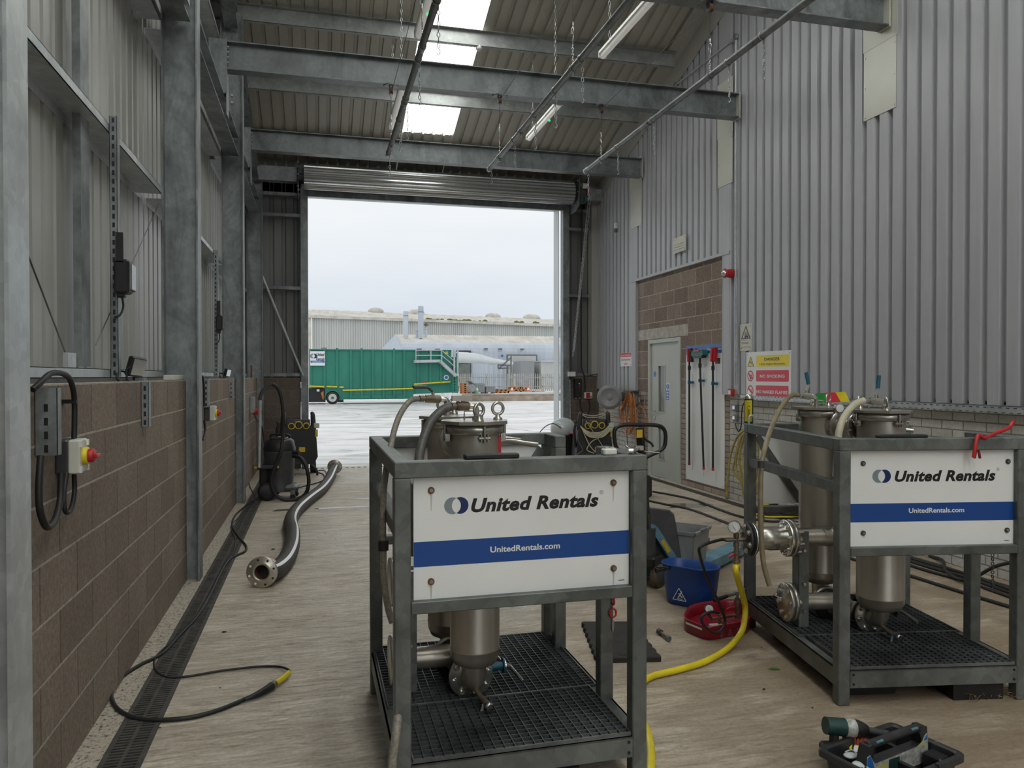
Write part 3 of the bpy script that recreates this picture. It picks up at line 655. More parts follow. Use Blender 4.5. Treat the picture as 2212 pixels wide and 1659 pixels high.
# standing water on the floor
mw, tw_, bw_ = _mat('wet_film'); bw_.inputs['Base Color'].default_value = (.16, .13, .10, 1); bw_.inputs['Roughness'].default_value = .03
for cxp, cyp, a, b, l in ((1485, 1092, .30, .16, 'shallow puddle on the floor between the two skids'), (745, 1096, .33, .05, 'thin puddle streak beside the big hose'), (822, 1076, .3, .05, 'narrow puddle behind the left skid post'), (612, 1102, .12, .07, 'dark wet spot left of the big hose')):
    c = G(cxp, cyp); pts = [((a*(1+.25*math.sin(3*q+cxp)+.12*math.sin(7*q)))*math.cos(q), (b*(1+.2*math.cos(4*q+cyp)))*math.sin(q)) for q in [2*PI*i/28 for i in range(28)]]
    mb = MB(); mb.add([(c.x+x, c.y+y, .0016) for x, y in pts], [tuple(range(28))]); tag(mb.build('puddle', 'wet_film', None, (c.x, c.y, 0)), l, 'puddle', 'puddles')
# ================================================================== THE YARD OUTSIDE
Y_ = lambda x, y, Y: at(x, y, 1, Y)
YT = 44.0; PZ = .40
def loc(mb, o): o = Vector(o); mb.v = [v-o for v in mb.v]; return mb
def px_box(mb, x0, x1, y0, y1, Y, d):      # box whose front face is seen at those image edges, at distance Y, d deep
    a, b = Y_(x0, y1, Y), Y_(x1, y0, Y); return mb.box(a.x, b.x, Y, Y+d, a.z, b.z)
# raised kerbed apron on the right with a concrete edge
plain('kerb_concrete', (.36, .30, .24), .85, 0, .3, 2, kind='pos'); plain('kerb_dark', (.14, .11, .09), .85, 0, .3, 2, kind='pos')
a = Y_(1000, 860, 47)
mb = MB().box(a.x, 70, 47, 90, 0, PZ); struct(mb, 'ground', 'yard_concrete')
mb = MB().box(a.x, 30, 46.7, 47, 0, .30); mb.box(a.x, 30, 46.95, 47.2, .30, PZ+.03); simple('kerb_wall', mb, 'kerb_concrete', 'low stained concrete kerb wall along the far edge of the yard', 'kerb', (15, 46.9, 0))
mb = MB().box(12.2, 30, 48.2, 48.4, PZ, PZ+.14); simple('kerb_beam', mb, 'jamb_white', 'pale concrete kerb beam lying by the traffic cones', 'kerb', (20, 48.3, PZ))
# green waste tank
def tank():
    c = Y_(830, 869, YT); o = Vector((c.x, YT, 0)); t = thing('waste_tank', 'large green ribbed steel tank trailer parked in the yard', 'tank', o)
    D = 2.4; X = lambda x: Y_(x, 800, YT).x-o.x; Z = lambda y: Y_(830, y, YT).z
    mb = MB()
    poly = [(X(668), Z(838)), (X(706), Z(836)), (X(740), Z(842)), (X(740), Z(862)), (X(893), Z(862)), (X(893), Z(834)), (X(973), Z(828)), (X(975), Z(756)), (X(668), Z(756))]
    mb.prism(poly[::-1], (0, 0, 0), (1, 0, 0), (0, 0, 1), (0, D, 0)); mb.build('tank_body', 'tank_green', t)
    mb = MB().prism([(X(893), Z(852)), (X(992), Z(849)), (X(993), Z(835)), (X(975), Z(826)), (X(893), Z(836))], (0, .3, 0), (1, 0, 0), (0, 0, 1), (0, D-.6, 0)); mb.build('rear_frame', 'tank_green', t)
    MB().box(X(984), X(990), .1, D-.1, Z(850), Z(770)).build('rear_door', 'tank_green', t)
    for x in (671, 701, 728, 758, 781, 805, 828, 851, 873, 903, 929, 952):
        zb = Z(861) if 742 < x < 890 else Z(830 if x > 890 else 838)
        MB().box(X(x)-.06, X(x)+.06, -.09, .0, zb, Z(755)+(.06 if x in (728, 781, 851) else 0)).build('tank_rib', 'tank_green', t)
    mb = MB().box(X(668), X(975), -.10, D, Z(757.5), Z(755)); mb.build('top_rail', 'tank_green', t)
    for x in (762, 790, 815, 842, 865): MB().box(X(x)-.25, X(x)+.25, -.06, .0, Z(860), Z(854)).build('skirt_bracket', 'tank_green', t)
    for x0, x1, ya, yb in ((669, 700, 833.5, 834.5), (705, 728, 834.3, 835), (733, 742, 835.4, 835.8), (740, 892, 842.6, 839.4), (894, 951, 830, 826.2), (952, 972, 826.4, 825)):
        a, b = Vector((X(x0), -.11, Z(ya))), Vector((X(x1), -.11, Z(yb))); MB().bar(a, b, .03, .075).build('hazard_stripe', 'yellow_hose', t)
    mb = MB().box(X(670), X(702), -.14, -.11, Z(790), Z(760)); s = mb.build('sign_board', 'sign_white', t)
    MB().box(X(671), X(701), -.155, -.145, Z(784), Z(780)).build('sign_band', 'sign_blue_bright', s)
    logo(s, (X(677.5), -.15, Z(770)), .13, (1, 0, 0), (0, 0, 1), .004)
    text(None, 'United\nRentals', .25, (X(692), -.15, Z(770)), (1, 0, 0), (0, 0, 1), 'sign_navy', s, bold=.012, shear=.2, width=.46)
    text(None, 'UnitedRentals.com', .10, (X(686), -.158, Z(783.2)), (1, 0, 0), (0, 0, 1), 'sign_white', s, width=.55)
    # wheel under its arch
    wc = (X(718), -.02, Z(856)); R = Z(842)-Z(869.5); R = R/2
    wh = MB().lathe([(R*.55, 0), (R*.9, 0), (R, .05), (R, .22), (R*.9, .27), (R*.55, .27)], (wc[0], wc[1]-.12, R), (0, 1, 0), 28).build('wheel', 'rubber_black', t)
    h = MB().lathe([(0.01, .06), (R*.2, .02), (R*.3, .10), (R*.56, .05), (R*.62, 0)], (wc[0], wc[1]-.13, R), (0, 1, 0), 24).build('wheel_hub', 'cover_cream', wh)
    MB().cyl((wc[0], wc[1]-.16, R), (wc[0], wc[1]-.06, R), R*.2, n=12).build('hub_cap', 'green_teal', wh)
    pts = [(R*1.22*math.cos(q)+wc[0], R*1.22*math.sin(q)+R) for q in [PI*i/12 for i in range(13)]]+[(R*1.08*math.cos(q)+wc[0], R*1.08*math.sin(q)+R) for q in [PI*(12-i)/12 for i in range(13)]]
    MB().prism(pts[::-1], (0, -.14, 0), (1, 0, 0), (0, 0, 1), (0, .5, 0)).build('mudguard', 'tank_green', t)
    MB().box(X(702), X(742), .02, .10, Z(863), Z(835)).build('wheel_panel', 'tank_green', t)
    mb = MB().box(X(600), X(703), .15, D-.2, .12, Z(838)).box(X(730), X(742), .1, .6, .1, .5); mb.build('chassis', 'sign_black', t)
    MB().prism([(X(693), Z(848)), (X(699), Z(843)), (X(699), Z(862)), (X(697), Z(862))], (0, .05, 0), (1, 0, 0), (0, 0, 1), (0, .03, 0)).build('warning_flap', 'orange', t)
    MB().box(X(684), X(690), .08, .15, Z(845), Z(840)).build('lamp_box', 'plastic_white', t)
    # access stair, handrails, ladder
    st = MB(); P_ = lambda x, y, d=-.55: Vector((X(x), d, Z(y)))
    st.bar(P_(893, 781), P_(948, 779.5), .06, .16).bar(P_(948, 780), P_(982, 812), .06, .18).bar(P_(893, 781, -.15), P_(948, 779.5, -.15), .06, .16).bar(P_(948, 780, -.15), P_(982, 812, -.15), .06, .18)
    for k in range(8): f = (k+.5)/8; q = P_(948, 781).lerp(P_(982, 813), f); st.box(q.x-.12, q.x+.12, -.52, -.15, q.z-.02, q.z+.02)
    st.box(X(894), X(948), -.52, -.15, Z(780.5), Z(779)); st.build('stair', 'galvanised_pale', t)
    hr = MB()
    for dy in (0, 11): hr.tube([P_(896, 758+dy-1), P_(951, 757+dy-.5), P_(980, 782+dy)], .03, 6, 1)
    for x, y0, y1 in ((896, 782, 756), (928, 781, 756), (951, 781, 756.5)): hr.cyl(P_(x, y0), P_(x, y1), .035, n=6)
    hr.build('handrail', 'galvanised_pale', t)
    MB().box(X(976), X(979), -.6, -.5, Z(813), Z(753)).box(X(983.5), X(986.5), -.6, -.5, Z(813), Z(752)).build('stair_frame', 'galvanised_pale', t)
    la = MB(); 
    for x in (975.5, 985): la.cyl(P_(x, 850, -.45), P_(x, 812, -.45), .035, n=6)
    for k in range(6): la.cyl(P_(975.5, 847-k*6.2, -.45), P_(985, 847-k*6.2, -.45), .025, n=6)
    la.build('ladder', 'tank_green', t)
    MB().cyl((X(964), 0, Z(815.5)), (X(964), -.02, Z(815.5)), .15, n=20).build('round_sticker', 'sign_white', t)
    MB().cyl((X(964), -.02, Z(815.5)), (X(964), -.03, Z(815.5)), .09, n=20).build('round_sticker', 'sign_blue_bright', t)
    MB().box(X(962), X(968), -.02, .0, Z(764), Z(757)).build('yellow_plate', 'yellow_hose', t)
    for x in (700, 908, 948): MB().cyl((X(x), .5, Z(756)), (X(x), .5, Z(751.5)), .16, n=10).build('roof_valve', 'galvanised', t)
    MB().box(X(912), X(921), -.12, -.09, Z(827), Z(825)).build('marker_light', 'red', t)
def logo(parent, c, R, X, Y, depth=.002, flip=1):
    """two interlocking crescents in grey and navy"""
    c = Vector(c); X, Y = Vector(X), Vector(Y); Z = X.cross(Y)
    d = R*.46; n = 26; import math as q
    # left circle centred -d, right circle centred +d; crescents outside the lens
    r = R; hx = -d; al = q.acos(d/r)
    L = [(-d+r*q.cos(a), r*q.sin(a)) for a in [al+(2*PI-2*al)*i/n for i in range(n+1)]]; Li = [(d+r*.98*q.cos(a), r*.98*q.sin(a)) for a in [PI+al-(2*al)*i/n for i in range(n+1)]]
    def cres(pts, ipts, mat):
        mb = MB(); vs = [c+X*a+Y*b+Z*depth for a, b in pts]+[c+X*a+Y*b+Z*depth for a, b in ipts]; m_ = len(pts)
        mb.add(vs, [(i, i+1, m_+i+1, m_+i) for i in range(m_-1)]); return mb.build('logo_crescent', mat, parent)
    Li = [(d+r*q.cos(a), r*q.sin(a)) for a in [PI-al+2*al*i/n for i in range(n+1)]]
    cres(L, Li, 'sign_grey')
    k = .96*R
    Rr = [(d+r*q.cos(a), r*q.sin(a)) for a in [PI-al-(2*PI-2*al)*i/n for i in range(n+1)]]; Ri = [(-d+r*q.cos(a), r*q.sin(a)) for a in [al-2*al*i/n for i in range(n+1)]]
    cres(Rr, Ri, 'sign_navy')
tank()
plain('moss', (.16, .17, .07), .9, 0, .3, 3)
# large warehouse
def gridwall(mb, x0, x1, y0, y1, z0, z1, n, dep=.12):
    pr = []
    for i in range(n):
        pr += [(i/n, 0), ((i+.5)/n, 0), ((i+.55)/n, dep), ((i+.95)/n, dep)]
    pr.append((1, 0)); vs = []
    for f, d in pr: 
        vs += [(x0+(x1-x0)*f, y0+(y1-y0)*f+d, z0), (x0+(x1-x0)*f, y0+(y1-y0)*f+d, z1)]
    return mb.add(vs, [(2*i, 2*i+2, 2*i+3, 2*i+1) for i in range(len(pr)-1)])
def warehouse():
    Ya, Yb = 98, 110; a = Y_(674, 684, Ya); b = Y_(1330, 698, Yb); zt = a.z; o = Vector((a.x, Ya, 0))
    t = thing('warehouse', 'long pale corrugated warehouse with weathered low pitched roof on the skyline', 'building', o)
    L = b-o; mb = MB(); gridwall(mb, 0, b.x-a.x, 0, Yb-Ya, 0, zt, 150, .08); mb.add([(0, 0, 0), (0, 40, 0), (0, 40, zt), (0, 0, zt)], [(0, 1, 2, 3)]); mb.build('corrugated_wall', 'far_cladding', t)
    zr = Y_(674, 668, Ya+14).z; mb = MB(); dx, dy = b.x-a.x, Yb-Ya; n = 60; vs = []
    for i in range(n+1):
        f = i/n; e_ = .05*(i % 2); vs += [(dx*f-.6, dy*f-.5, zt+e_*.4), (dx*f-2.0, dy*f+14, zr+e_)]
    mb.add(vs, [(2*i, 2*i+2, 2*i+3, 2*i+1) for i in range(n)]); mb.build('roof', 'far_roof', t)
    MB().bar((-.6, -.5, zt), (dx, dy-.5, zt), .3, .35).build('gutter', 'far_roof', t)
    for x, w in ((812, .9), (899, 1.0), (1065, 1.0), (1148, 1.2)):
        p_ = Y_(x, 671 if x < 1000 else 679, Ya+13+ (x-674)/500*12)-o; MB().sph((p_.x, p_.y, zr+.1), w*1.1, 12, (1.2, .8, .55)).build('roof_vent', 'far_roof', t)
    mb = MB()
    for i in range(46):
        f = .36+.24*random.random(); f = f if i < 34 else .62+random.random()*.08
        mb.sph((dx*f*(.9 if i < 34 else 1), dy*f-.3, zt+.10+random.random()*.22), .10+random.random()*.17, 6, (1.6, .8, .6+random.random()*.6))
    mb.build('gutter_weeds', 'moss', t, kind='stuff')
    MB().bar((-.3, 0, 0), (-.3, 0, zt+.2), .4, .4, (0, 1, 0)).build('downpipe', 'far_roof', t)
warehouse()
def shed():
    Y0 = 68; a = Y_(867, 740, Y0); b = Y_(1240, 745, Y0); o = Vector((a.x, Y0, PZ)); W_ = b.x-a.x
    t = thing('workshop_shed', 'pale blue corrugated workshop with curved eaves behind the fence', 'building', o)
    X = lambda x: Y_(x, 760, Y0).x-o.x; Z = lambda y: Y_(1000, y, Y0).z-PZ; zt = Z(737); n = 70; pr = []
    arc = [(0, 0), (0, zt-.9), (.08, zt-.55), (.28, zt-.25), (.6, zt-.05), (5.5, zt+.85)]
    vs = []; 
    for i in range(n+1):
        e_ = .07*(i % 2)
        vs += [(W_*i/n, y+e_, z-e_*.5) for y, z in arc]
    m_ = len(arc); mb = MB(); mb.add(vs, [(i*m_+k, (i+1)*m_+k, (i+1)*m_+k+1, i*m_+k+1) for i in range(n) for k in range(m_-2)]); mb.build('corrugated_wall', 'far_cladding_blue', t)
    mb = MB(); mb.add(vs, [(i*m_+m_-2, (i+1)*m_+m_-2, (i+1)*m_+m_-1, i*m_+m_-1) for i in range(n)]); mb.build('roof', 'far_roof', t)
    mb = MB(); mb.add([(0, 0, 0), (0, 0, zt-.9), (0, .6, zt-.05), (0, 5.5, zt+.85), (-1.35, 11, zt-.9), (-1.35, 11, 0)], [(0, 1, 2, 3, 4, 5)]); mb.build('gable_wall', 'far_cladding_blue', t)
    MB().box(X(1094), X(1160), -.1, 0, 0, Z(765)).build('roller_door_frame', 'plastic_grey', t); MB().box(X(1097), X(1157), -.14, -.1, 0, Z(768)).build('roller_door', 'far_cladding', t)
    MB().box(X(985), X(1017), -.12, 0, 1.0, Z(757)).build('door_opening', 'plastic_charcoal', t); MB().box(X(988), X(1015), -.16, -.12, .6, Z(786)).build('window_pane', 'glass_dark', t)
    MB().box(X(1082), X(1086), -.25, 0, Z(770), Z(766)).build('blue_bell_box', 'sign_blue_bright', t)
    for x in (1049, 1080, 1127): MB().box(X(x)-.15, X(x)+.15, -.3, 0, Z(755), Z(752)).build('wall_lamp', 'plastic_grey', t)
    MB().box(X(1148), X(1240), -3.2, -.4, 0, Z(782)).build('lean_to', 'far_cladding', t); MB().box(X(1146), X(1240), -3.4, -.3, Z(782), Z(780)).build('lean_to_roof', 'jamb_white', t); MB().box(X(1107), X(1135), -3.0, -.4, 0, Z(781)).build('grey_cabin', 'plastic_grey_light', t)
shed()
def stack(x0, x1, yt, yb, Y, lab, cap=0):
    a, b = Y_(x0, yb, Y), Y_(x1, yt, Y); r = (b.x-a.x)/2; c = Vector(((a.x+b.x)/2, Y, a.z)); H_ = b.z-a.z
    t = thing('exhaust_stack', lab, 'chimney', c, group='exhaust stacks on the workshop roof'); pr = []; n = 18 if not cap else 9
    for i in range(n): z = H_*i/n; pr += [(r, z), (r*1.03, z+.05), (r, z+.1)]
    pr += [(r, H_*.86), (r*1.06, H_*.87), (r*.84, H_)]; pr = sorted([q for q in pr if q[1] <= H_], key=lambda q: q[1]); MB().lathe(pr, (0, 0, 0), (0, 0, 1), 14).build('stack_tube', 'far_cladding_blue', t)
    MB().lathe([(r*1.07, H_*.80), (r*1.07, H_*.82)], (0, 0, 0), (0, 0, 1), 14).build('stack_band', 'plastic_grey', t)
    if cap: MB().lathe([(.001, H_+.45), (r*2.2, H_+.2), (r*2.2, H_+.16)], (0, 0, 0), (0, 0, 1), 14).cyl((0, 0, H_), (0, 0, H_+.3), r*.3, n=6).build('rain_cap', 'rusty_steel', t)
stack(871, 882, 672, 728, 71, 'left of the two tall ribbed exhaust stacks'); stack(903, 915, 661, 731, 71, 'taller right ribbed exhaust stack'); stack(898, 904, 712, 730, 71.6, 'short stub stack just left of the tallest stack'); stack(917, 923, 707, 730, 71.8, 'short stack with a flat rain cap right of tallest stack', 1)
# white fabric canopy
def canopy():
    Y0 = 58; o = Y_(1040, 850, Y0); o.z = PZ; t = thing('canopy', 'white curved fabric canopy over the yard gate', 'canopy', o); vs = []
    top = [(984, 760), (1010, 761), (1035, 765), (1062, 774), (1085, 782), (1105, 790)]; bot = [(984, 784), (1010, 784.5), (1040, 785.5), (1064, 788.5), (1078, 787), (1105, 791)]
    mb = MB()
    for (a, b), (c, d) in zip(top, bot): p_, q_ = Y_(a, b, Y0+2)-o, Y_(c, d, Y0)-o; vs += [p_, (p_+q_)/2+Vector((0, -.7, .25)), q_, q_+Vector((0, .05, 0))]
    mb.add(vs, [(i*4+k, (i+1)*4+k, (i+1)*4+k+1, i*4+k+1) for i in range(5) for k in range(3)], True); mb.build('fabric_roof', 'jamb_white', t)
    e_ = Y_(1103, 791, Y0)-o; mb = MB()
    for p_, q_ in (((1076, 788), (1103, 790)), ((1076, 796), (1100, 795)), ((1076, 788), (1076, 796)), ((1078, 796), (1103, 773)), ((1104, 768), (1104, 850))): mb.cyl(Y_(*p_, Y0)-o, Y_(*q_, Y0)-o, .06, n=6)
    mb.build('canopy_frame', 'plastic_grey', t)
canopy()
def fence():
    Y0 = 55; a, b = Y_(991, 850, Y0), Y_(1250, 850, Y0); z1 = Y_(1000, 806, Y0).z; o = Vector((a.x, Y0, PZ)); t = thing('palisade_fence', 'grey weathered palisade fence with pointed pales across the yard', 'fence', o)
    L = b.x-a.x; n = int(L/.155); h = z1-PZ; per = 14
    for s in range(0, n, per):
        mb = MB()
        for i in range(s, min(s+per, n)):
            x = i*.155; mb.prism([(-.035, .05), (.035, .05), (.035, h-.12), (0, h+random.uniform(-.02, .04)), (-.035, h-.12)], (x, 0, 0), (1, 0, 0), (0, 0, 1), (0, -.03, 0))
        for zz in (.35, h-.35): mb.box(s*.155-.03, min(s+per, n)*.155-.06, 0, .05, zz, zz+.06)
        mb.build('fence_panel', 'fence_grey', t, kind='stuff'); MB().box(s*.155-.12, s*.155-.05, 0, .1, 0, h-.05).build('fence_post', 'far_roof', t)
fence()
def pallet(x, Y, z, w=1.2, mat='wood_orange', tilt=0):
    mb = MB()
    for k in range(7): mb.box(-w/2+k*w/6.6, -w/2+k*w/6.6+.09, -.5, .5, .12, .14)
    for yy in (-.45, 0, .45): mb.box(-w/2, w/2, yy-.05, yy+.05, .10, .12)
    for yy in (-.45, 0, .45):
        for xx in (-w/2+.05, 0, w/2-.05): mb.box(xx-.07, xx+.07, yy-.05, yy+.05, .02, .10)
    for yy in (-.45, 0, .45): mb.box(-w/2, w/2, yy-.05, yy+.05, 0, .02)
    ob = mb.build('pallet', mat); ob.location = (x, Y, z); ob.rotation_euler = (0, tilt, 0); return ob
x0 = Y_(1006, 845, 51).x
words = ['bottom', 'second from bottom', 'third from bottom', 'second from top', 'top']
for k in range(5): tag(pallet(x0, 51, PZ+k*.142, .62, 'wood_orange'), 'orange wooden pallet, %s of the narrow stack beside the green tank' % words[k], 'pallet', 'pallets in the yard')
spots = [(1082, 0, 0, 'lowest at the left end of the long pallet pile'), (1084, 1, 0, 'upper at the left end of the long pallet pile'), (1108, 0, 0, 'lowest behind the left orange cone'), (1107, 1, 0, 'second layer behind the left orange cone'), (1112, 2, 0, 'topmost behind the left orange cone'), (1134, 0, 0, 'lowest behind the right orange cone'), (1131, 1, 0, 'second layer behind the right orange cone'), (1128, 2, .06, 'tilted on top near the right orange cone'), (1162, 0, 0, 'far right end of the pile')]
for x, k, tl, l in spots: tag(pallet(Y_(x, 845, 51).x, 51, PZ+k*.145, .70, 'wood_orange' if k != 1 else 'wood', tl), 'wooden pallet, '+l, 'pallet', 'pallets in the yard')
def bin_(x, w, h, lab, rot=0):
    t = thing('plastic_bin', lab, 'bin', (Y_(x, 845, 50.5).x, 50.5, PZ), rot, 'plastic bins in the yard')
    mb = MB().box(-w/2, w/2, -.4, .4, .08, h); 
    for k in range(5): mb.box(-w/2+.05+k*(w-.16)/4, -w/2+.11+k*(w-.16)/4, -.43, -.4, .12, h-.08)
    mb.build('bin_body', 'plastic_grey_light', t); MB().box(-w/2-.03, w/2+.03, -.44, .44, h-.08, h).build('bin_rim', 'plastic_grey_light', t)
    for xx in (-w/2+.08, w/2-.08): MB().box(xx-.06, xx+.06, -.35, .35, 0, .08).build('bin_foot', 'plastic_grey', t)
bin_(1033, .74, .68, 'tall pale grey plastic pallet bin'); bin_(1057, .62, .48, 'lower grey plastic pallet bin right of the tall one')
t = thing('broken_bin', 'tipped grey plastic bin leaning left of the tall grey bin', 'bin', (Y_(1018, 845, 49.5).x, 49.5, PZ), .4); loc(MB().obox((0, 0, .42), (.42, .4, .5), (1, 0, .5), (-.5, 0, 1)), (0, 0, 0)).build('bin_body', 'plastic_grey_light', t); MB().obox((-.02, 0, .72), (.52, .46, .05), (1, 0, -.6), (.6, 0, 1)).build('bin_rim', 'plastic_grey', t)
def cone(x, Y, lab, mat='orange'):
    t = thing('traffic_cone', lab, 'traffic cone', (Y_(x, 850, Y).x, Y, PZ), group='traffic cones'); MB().box(-.17, .17, -.17, .17, 0, .03).build('cone_base', 'orange', t); MB().lathe([(.135, .03), (.02, .55)], n=16).build('cone_body', mat, t); MB().lathe([(.092, .23), (.062, .38)], n=16).build('reflective_band', 'sign_white', t)
plain('cone_orange', (.85, .17, .04), .5, 0, .08, 5); plain('cone_green', (.2, .5, .3), .5, 0, .08, 5)
cone(1106, 49.5, 'orange and white traffic cone, left one by the pallets', 'cone_orange'); cone(1141, 49.5, 'orange and white traffic cone, right one by the pallets', 'cone_orange'); cone(1030.5, 49.8, 'small green cone in front of the tall grey bin', 'cone_green')
# ================================================================== THE TWO FILTER SKIDS
SK = {1: (.2595, 2.7009, .0072), 2: (2.441, 3.1496, -.1744)}
SW, SL, SB = .975, 1.211, .06
def LP(k, x, y, v=None, u=None, z=None):          # pixel -> point in skid k's own frame on one of its planes
    x0, y0, t = SK[k]; r = ray(x, y); c, s = math.cos(t), math.sin(t)
    lo = Vector((-x0*c-y0*s, x0*s-y0*c, CAMH)); lr = Vector((r[0]*c+r[1]*s, -r[0]*s+r[1]*c, r[2]))
    T = (v-lo[1])/lr[1] if v is not None else (u-lo[0])/lr[0] if u is not None else (z-lo[2])/lr[2]
    return lo+lr*T
def LW(k, p):                                     # skid frame -> world
    x0, y0, t = SK[k]; c, s = math.cos(t), math.sin(t); return Vector((x0+p[0]*c-p[1]*s, y0+p[0]*s+p[1]*c, p[2]))
def flange(mb, c, ax, R, th=.02, rin=.05): mb.lathe([(rin, 0), (R-.004, 0), (R, .004), (R, th-.004), (R-.004, th), (rin, th)], c, ax, 36); return mb
def ringbolts(parent, c, ax, R, n, r=.010, h=.014, mat='stainless_bright', ph=.2, both=0):
    x, y, z = frame_from(ax); c = Vector(c); P_ = []
    for i in range(n):
        a = 2*PI*i/n+ph; q = c+x*(R*math.cos(a))+y*(R*math.sin(a)); P_.append((q, z))
    bolts(parent, P_, r, h, mat, washer=1)
def eyebolt(parent, c, yaw, R=.026):
    c = Vector(c); d = Vector((math.cos(yaw), math.sin(yaw), 0)); mb = MB().lathe([(.02, 0), (.02, .006), (.011, .012), (.010, .024)], c, (0, 0, 1), 14).torus(c+Vector((0, 0, .022+R)), R, .0068, d.cross(Vector((0, 0, 1))), 22, 10).cyl(c+Vector((0, 0, .012)), c+Vector((0, 0, .03)), .007, n=6)
    mb.build('eye_bolt', 'stainless', parent)
def skid(k):
    x0, y0, th = SK[k]; dz = 0 if k == 1 else -.03
    lab = 'galvanised filter skid with white panel, centre foreground, valves and twin steel vessels' if k == 1 else 'galvanised filter skid with white panel at right edge of view, carrying crowbar and spray can'
    t = thing('filter_skid', lab, 'filter skid', (x0, y0, 0), th, 'filter skids'); ST = 'skid_steel' if k == 1 else 'skid_steel'
    H = 1.30; b = SB
    for u, v, z0 in ((0, 0, 0), (SW-b, 0, 0), (0, SL-b, 0), (SW-b, SL-b, 0), (SW-b, .97, .16+dz), (SW-b, .34, .16+dz)):
        zt = H-b if (v in (0, SL-b)) else H-b
        MB().box(u, u+b, v, v+b, z0, zt, ch=.004).build('post', 'rusty_steel' if (v == .34 and 0) else ST, t)
    # top rails; the right side has a gap between the two middle posts
    for q in ((0, SW, 0, b), (0, b, b, SL-b), (0, SW, SL-b, SL), (SW-b, SW, b, .34+b), (SW-b, SW, .97, SL-b)):
        MB().box(q[0], q[1], q[2], q[3], H-b, H, ch=.004).build('top_rail', ST, t)
    zr0, zr1 = (.751, .795) if k == 1 else (.727, .770)
    MB().box(b, SW-b, 0, .05, zr0, zr1, ch=.003).build('panel_rail', ST, t); MB().box(b, SW-b, SL-.05, SL, zr0, zr1, ch=.003).build('panel_rail', ST, t)
    zb0, zb1 = (.13, .211) if k == 1 else (.086, .173)
    for q in ((b, SW-b, 0, .008), (b, SW-b, SL-.008, SL), (0.004, .012, b, SL-b), (SW-.012, SW-.004, b, SL-b)):
        mb = MB().box(q[0], q[1], q[2], q[3], zb0, zb1)
        if q[1]-q[0] > .1: mb.box(q[0], q[1], q[2] if q[2] < .5 else q[2]-.04, q[3]+.04 if q[2] < .5 else q[3], zb1-.007, zb1)
        else: mb.box(q[0]-(.0 if q[0] < .5 else .04), q[1]+(.04 if q[0] < .5 else 0), q[2], q[3], zb1-.007, zb1)
        mb.build('base_channel', ST, t)
    bolts(t, [((.076, -.001, zb0+.02), (0, -1, 0)), ((.076, -.001, zb1-.02), (0, -1, 0)), ((SW-.076, -.001, zb0+.02), (0, -1, 0)), ((SW-.076, -.001, zb1-.02), (0, -1, 0))], .006, .004, 'rubber_black')
    # two grating panels
    zg = zb1+.012
    for v0, v1 in ((.015, .47), (.48, SL-.01)):
        mb = MB(); u0, u1 = .025 if v0 > .4 else .07, SW-.03 if v0 > .4 else SW-.065; P_ = .038
        nx = int((u1-u0)/P_); ny = int((v1-v0)/(P_*.80))
        for i in range(nx+1): x = u0+(u1-u0)*i/nx; mb.box(x-.0016, x+.0016, v0, v1, zg-.030, zg)
        for j in range(ny+1): y = v0+(v1-v0)*j/ny; mb.box(u0, u1, y-.0016, y+.0016, zg-.028, zg-.002)
        g = mb.build('grating', 'grating_steel', t, kind='stuff')
        MB().box(u0-.003, u1+.003, v0-.004, v0, zg-.034, zg+.001).box(u0-.003, u1+.003, v1, v1+.004, zg-.034, zg+.001).box(u0-.004, u0-.0005, v0, v1, zg-.034, zg+.001).box(u1+.0005, u1+.004, v0, v1, zg-.034, zg+.001).build('grating_frame', ST, t)
    for v in (.18, .62, 1.02): MB().box(.02, SW-.02, v, v+.05, zb0-.0, zb0+.03).build('cross_member', 'galvanised_dull', t)
    MB().box(.04, SW-.04, .05, SL-.05, zb0-.004, zb0-.001).build('drip_tray', 'galvanised_dull', t)
    for v in (.12, .62): MB().box(.10, .36, v, v+.36, .0, zb0-.006).build('rubber_foot', 'rubber_black', t) if k == 2 else MB().box(.14, SW-.2, v+.1, v+.22, 0, zb0-.006).build('rubber_foot', 'rubber_black', t)
    if k == 2: MB().box(.60, .86, .02, .30, 0, zb0-.006).build('rubber_foot', 'rubber_black', t)
    # left side: folded mid rail, braces, bracket posts
    c = MB(); z1 = 1.05 if k == 1 else 1.06
    c.bar((.03, b, z1+.02), (.03, SL-b, z1+.02), .05, .005).bar((.008, b, z1-.005), (.008, SL-b, z1-.005), .005, .048); c.build('side_rail', ST, t)
    ub = .10 if k == 1 else .08
    bp = MB().box(ub, ub+.005, .60, .68, zg, zr0).box(ub, ub+.06, .60, .605, zg, zr0); br = bp.build('bracket_post', ST, t)
    bolts(br, [((ub+.03, .595, z), (0, -1, 0)) for z in (.28, .43, .62)], .009, .012, 'stainless')
    MB().box(ub+.005, SW-b, .66, .70, zr0-.05, zr0).build('pipe_support', ST, t)
    # white rear panel with braces in front of it
    zp0, zp1 = (.793, 1.255) if k == 1 else (.767, 1.24)
    MB().box(.09, SW-.09, SL-.035, SL-.030, zp0+.02, zp1).build('rear_panel', 'sign_white', t)
    if k == 1 or 1:
        mb = MB(); y = SL-.045
        for p_, q_ in (((.07, 1.22), (.36, .80)), ((SW-.07, 1.22), (SW-.36, .80))): mb.bar((p_[0], y, p_[1]), (q_[0], y, q_[1]), .006, .05, (0, -1, 0)) if 0 else mb.obox(((p_[0]+q_[0])/2, y, (p_[1]+q_[1])/2), (math.hypot(p_[0]-q_[0], p_[1]-q_[1]), .006, .045), (q_[0]-p_[0], 0, q_[1]-p_[1]), Vector((-(q_[1]-p_[1]), 0, q_[0]-p_[0])))
        mb.build('rear_brace', ST, t)
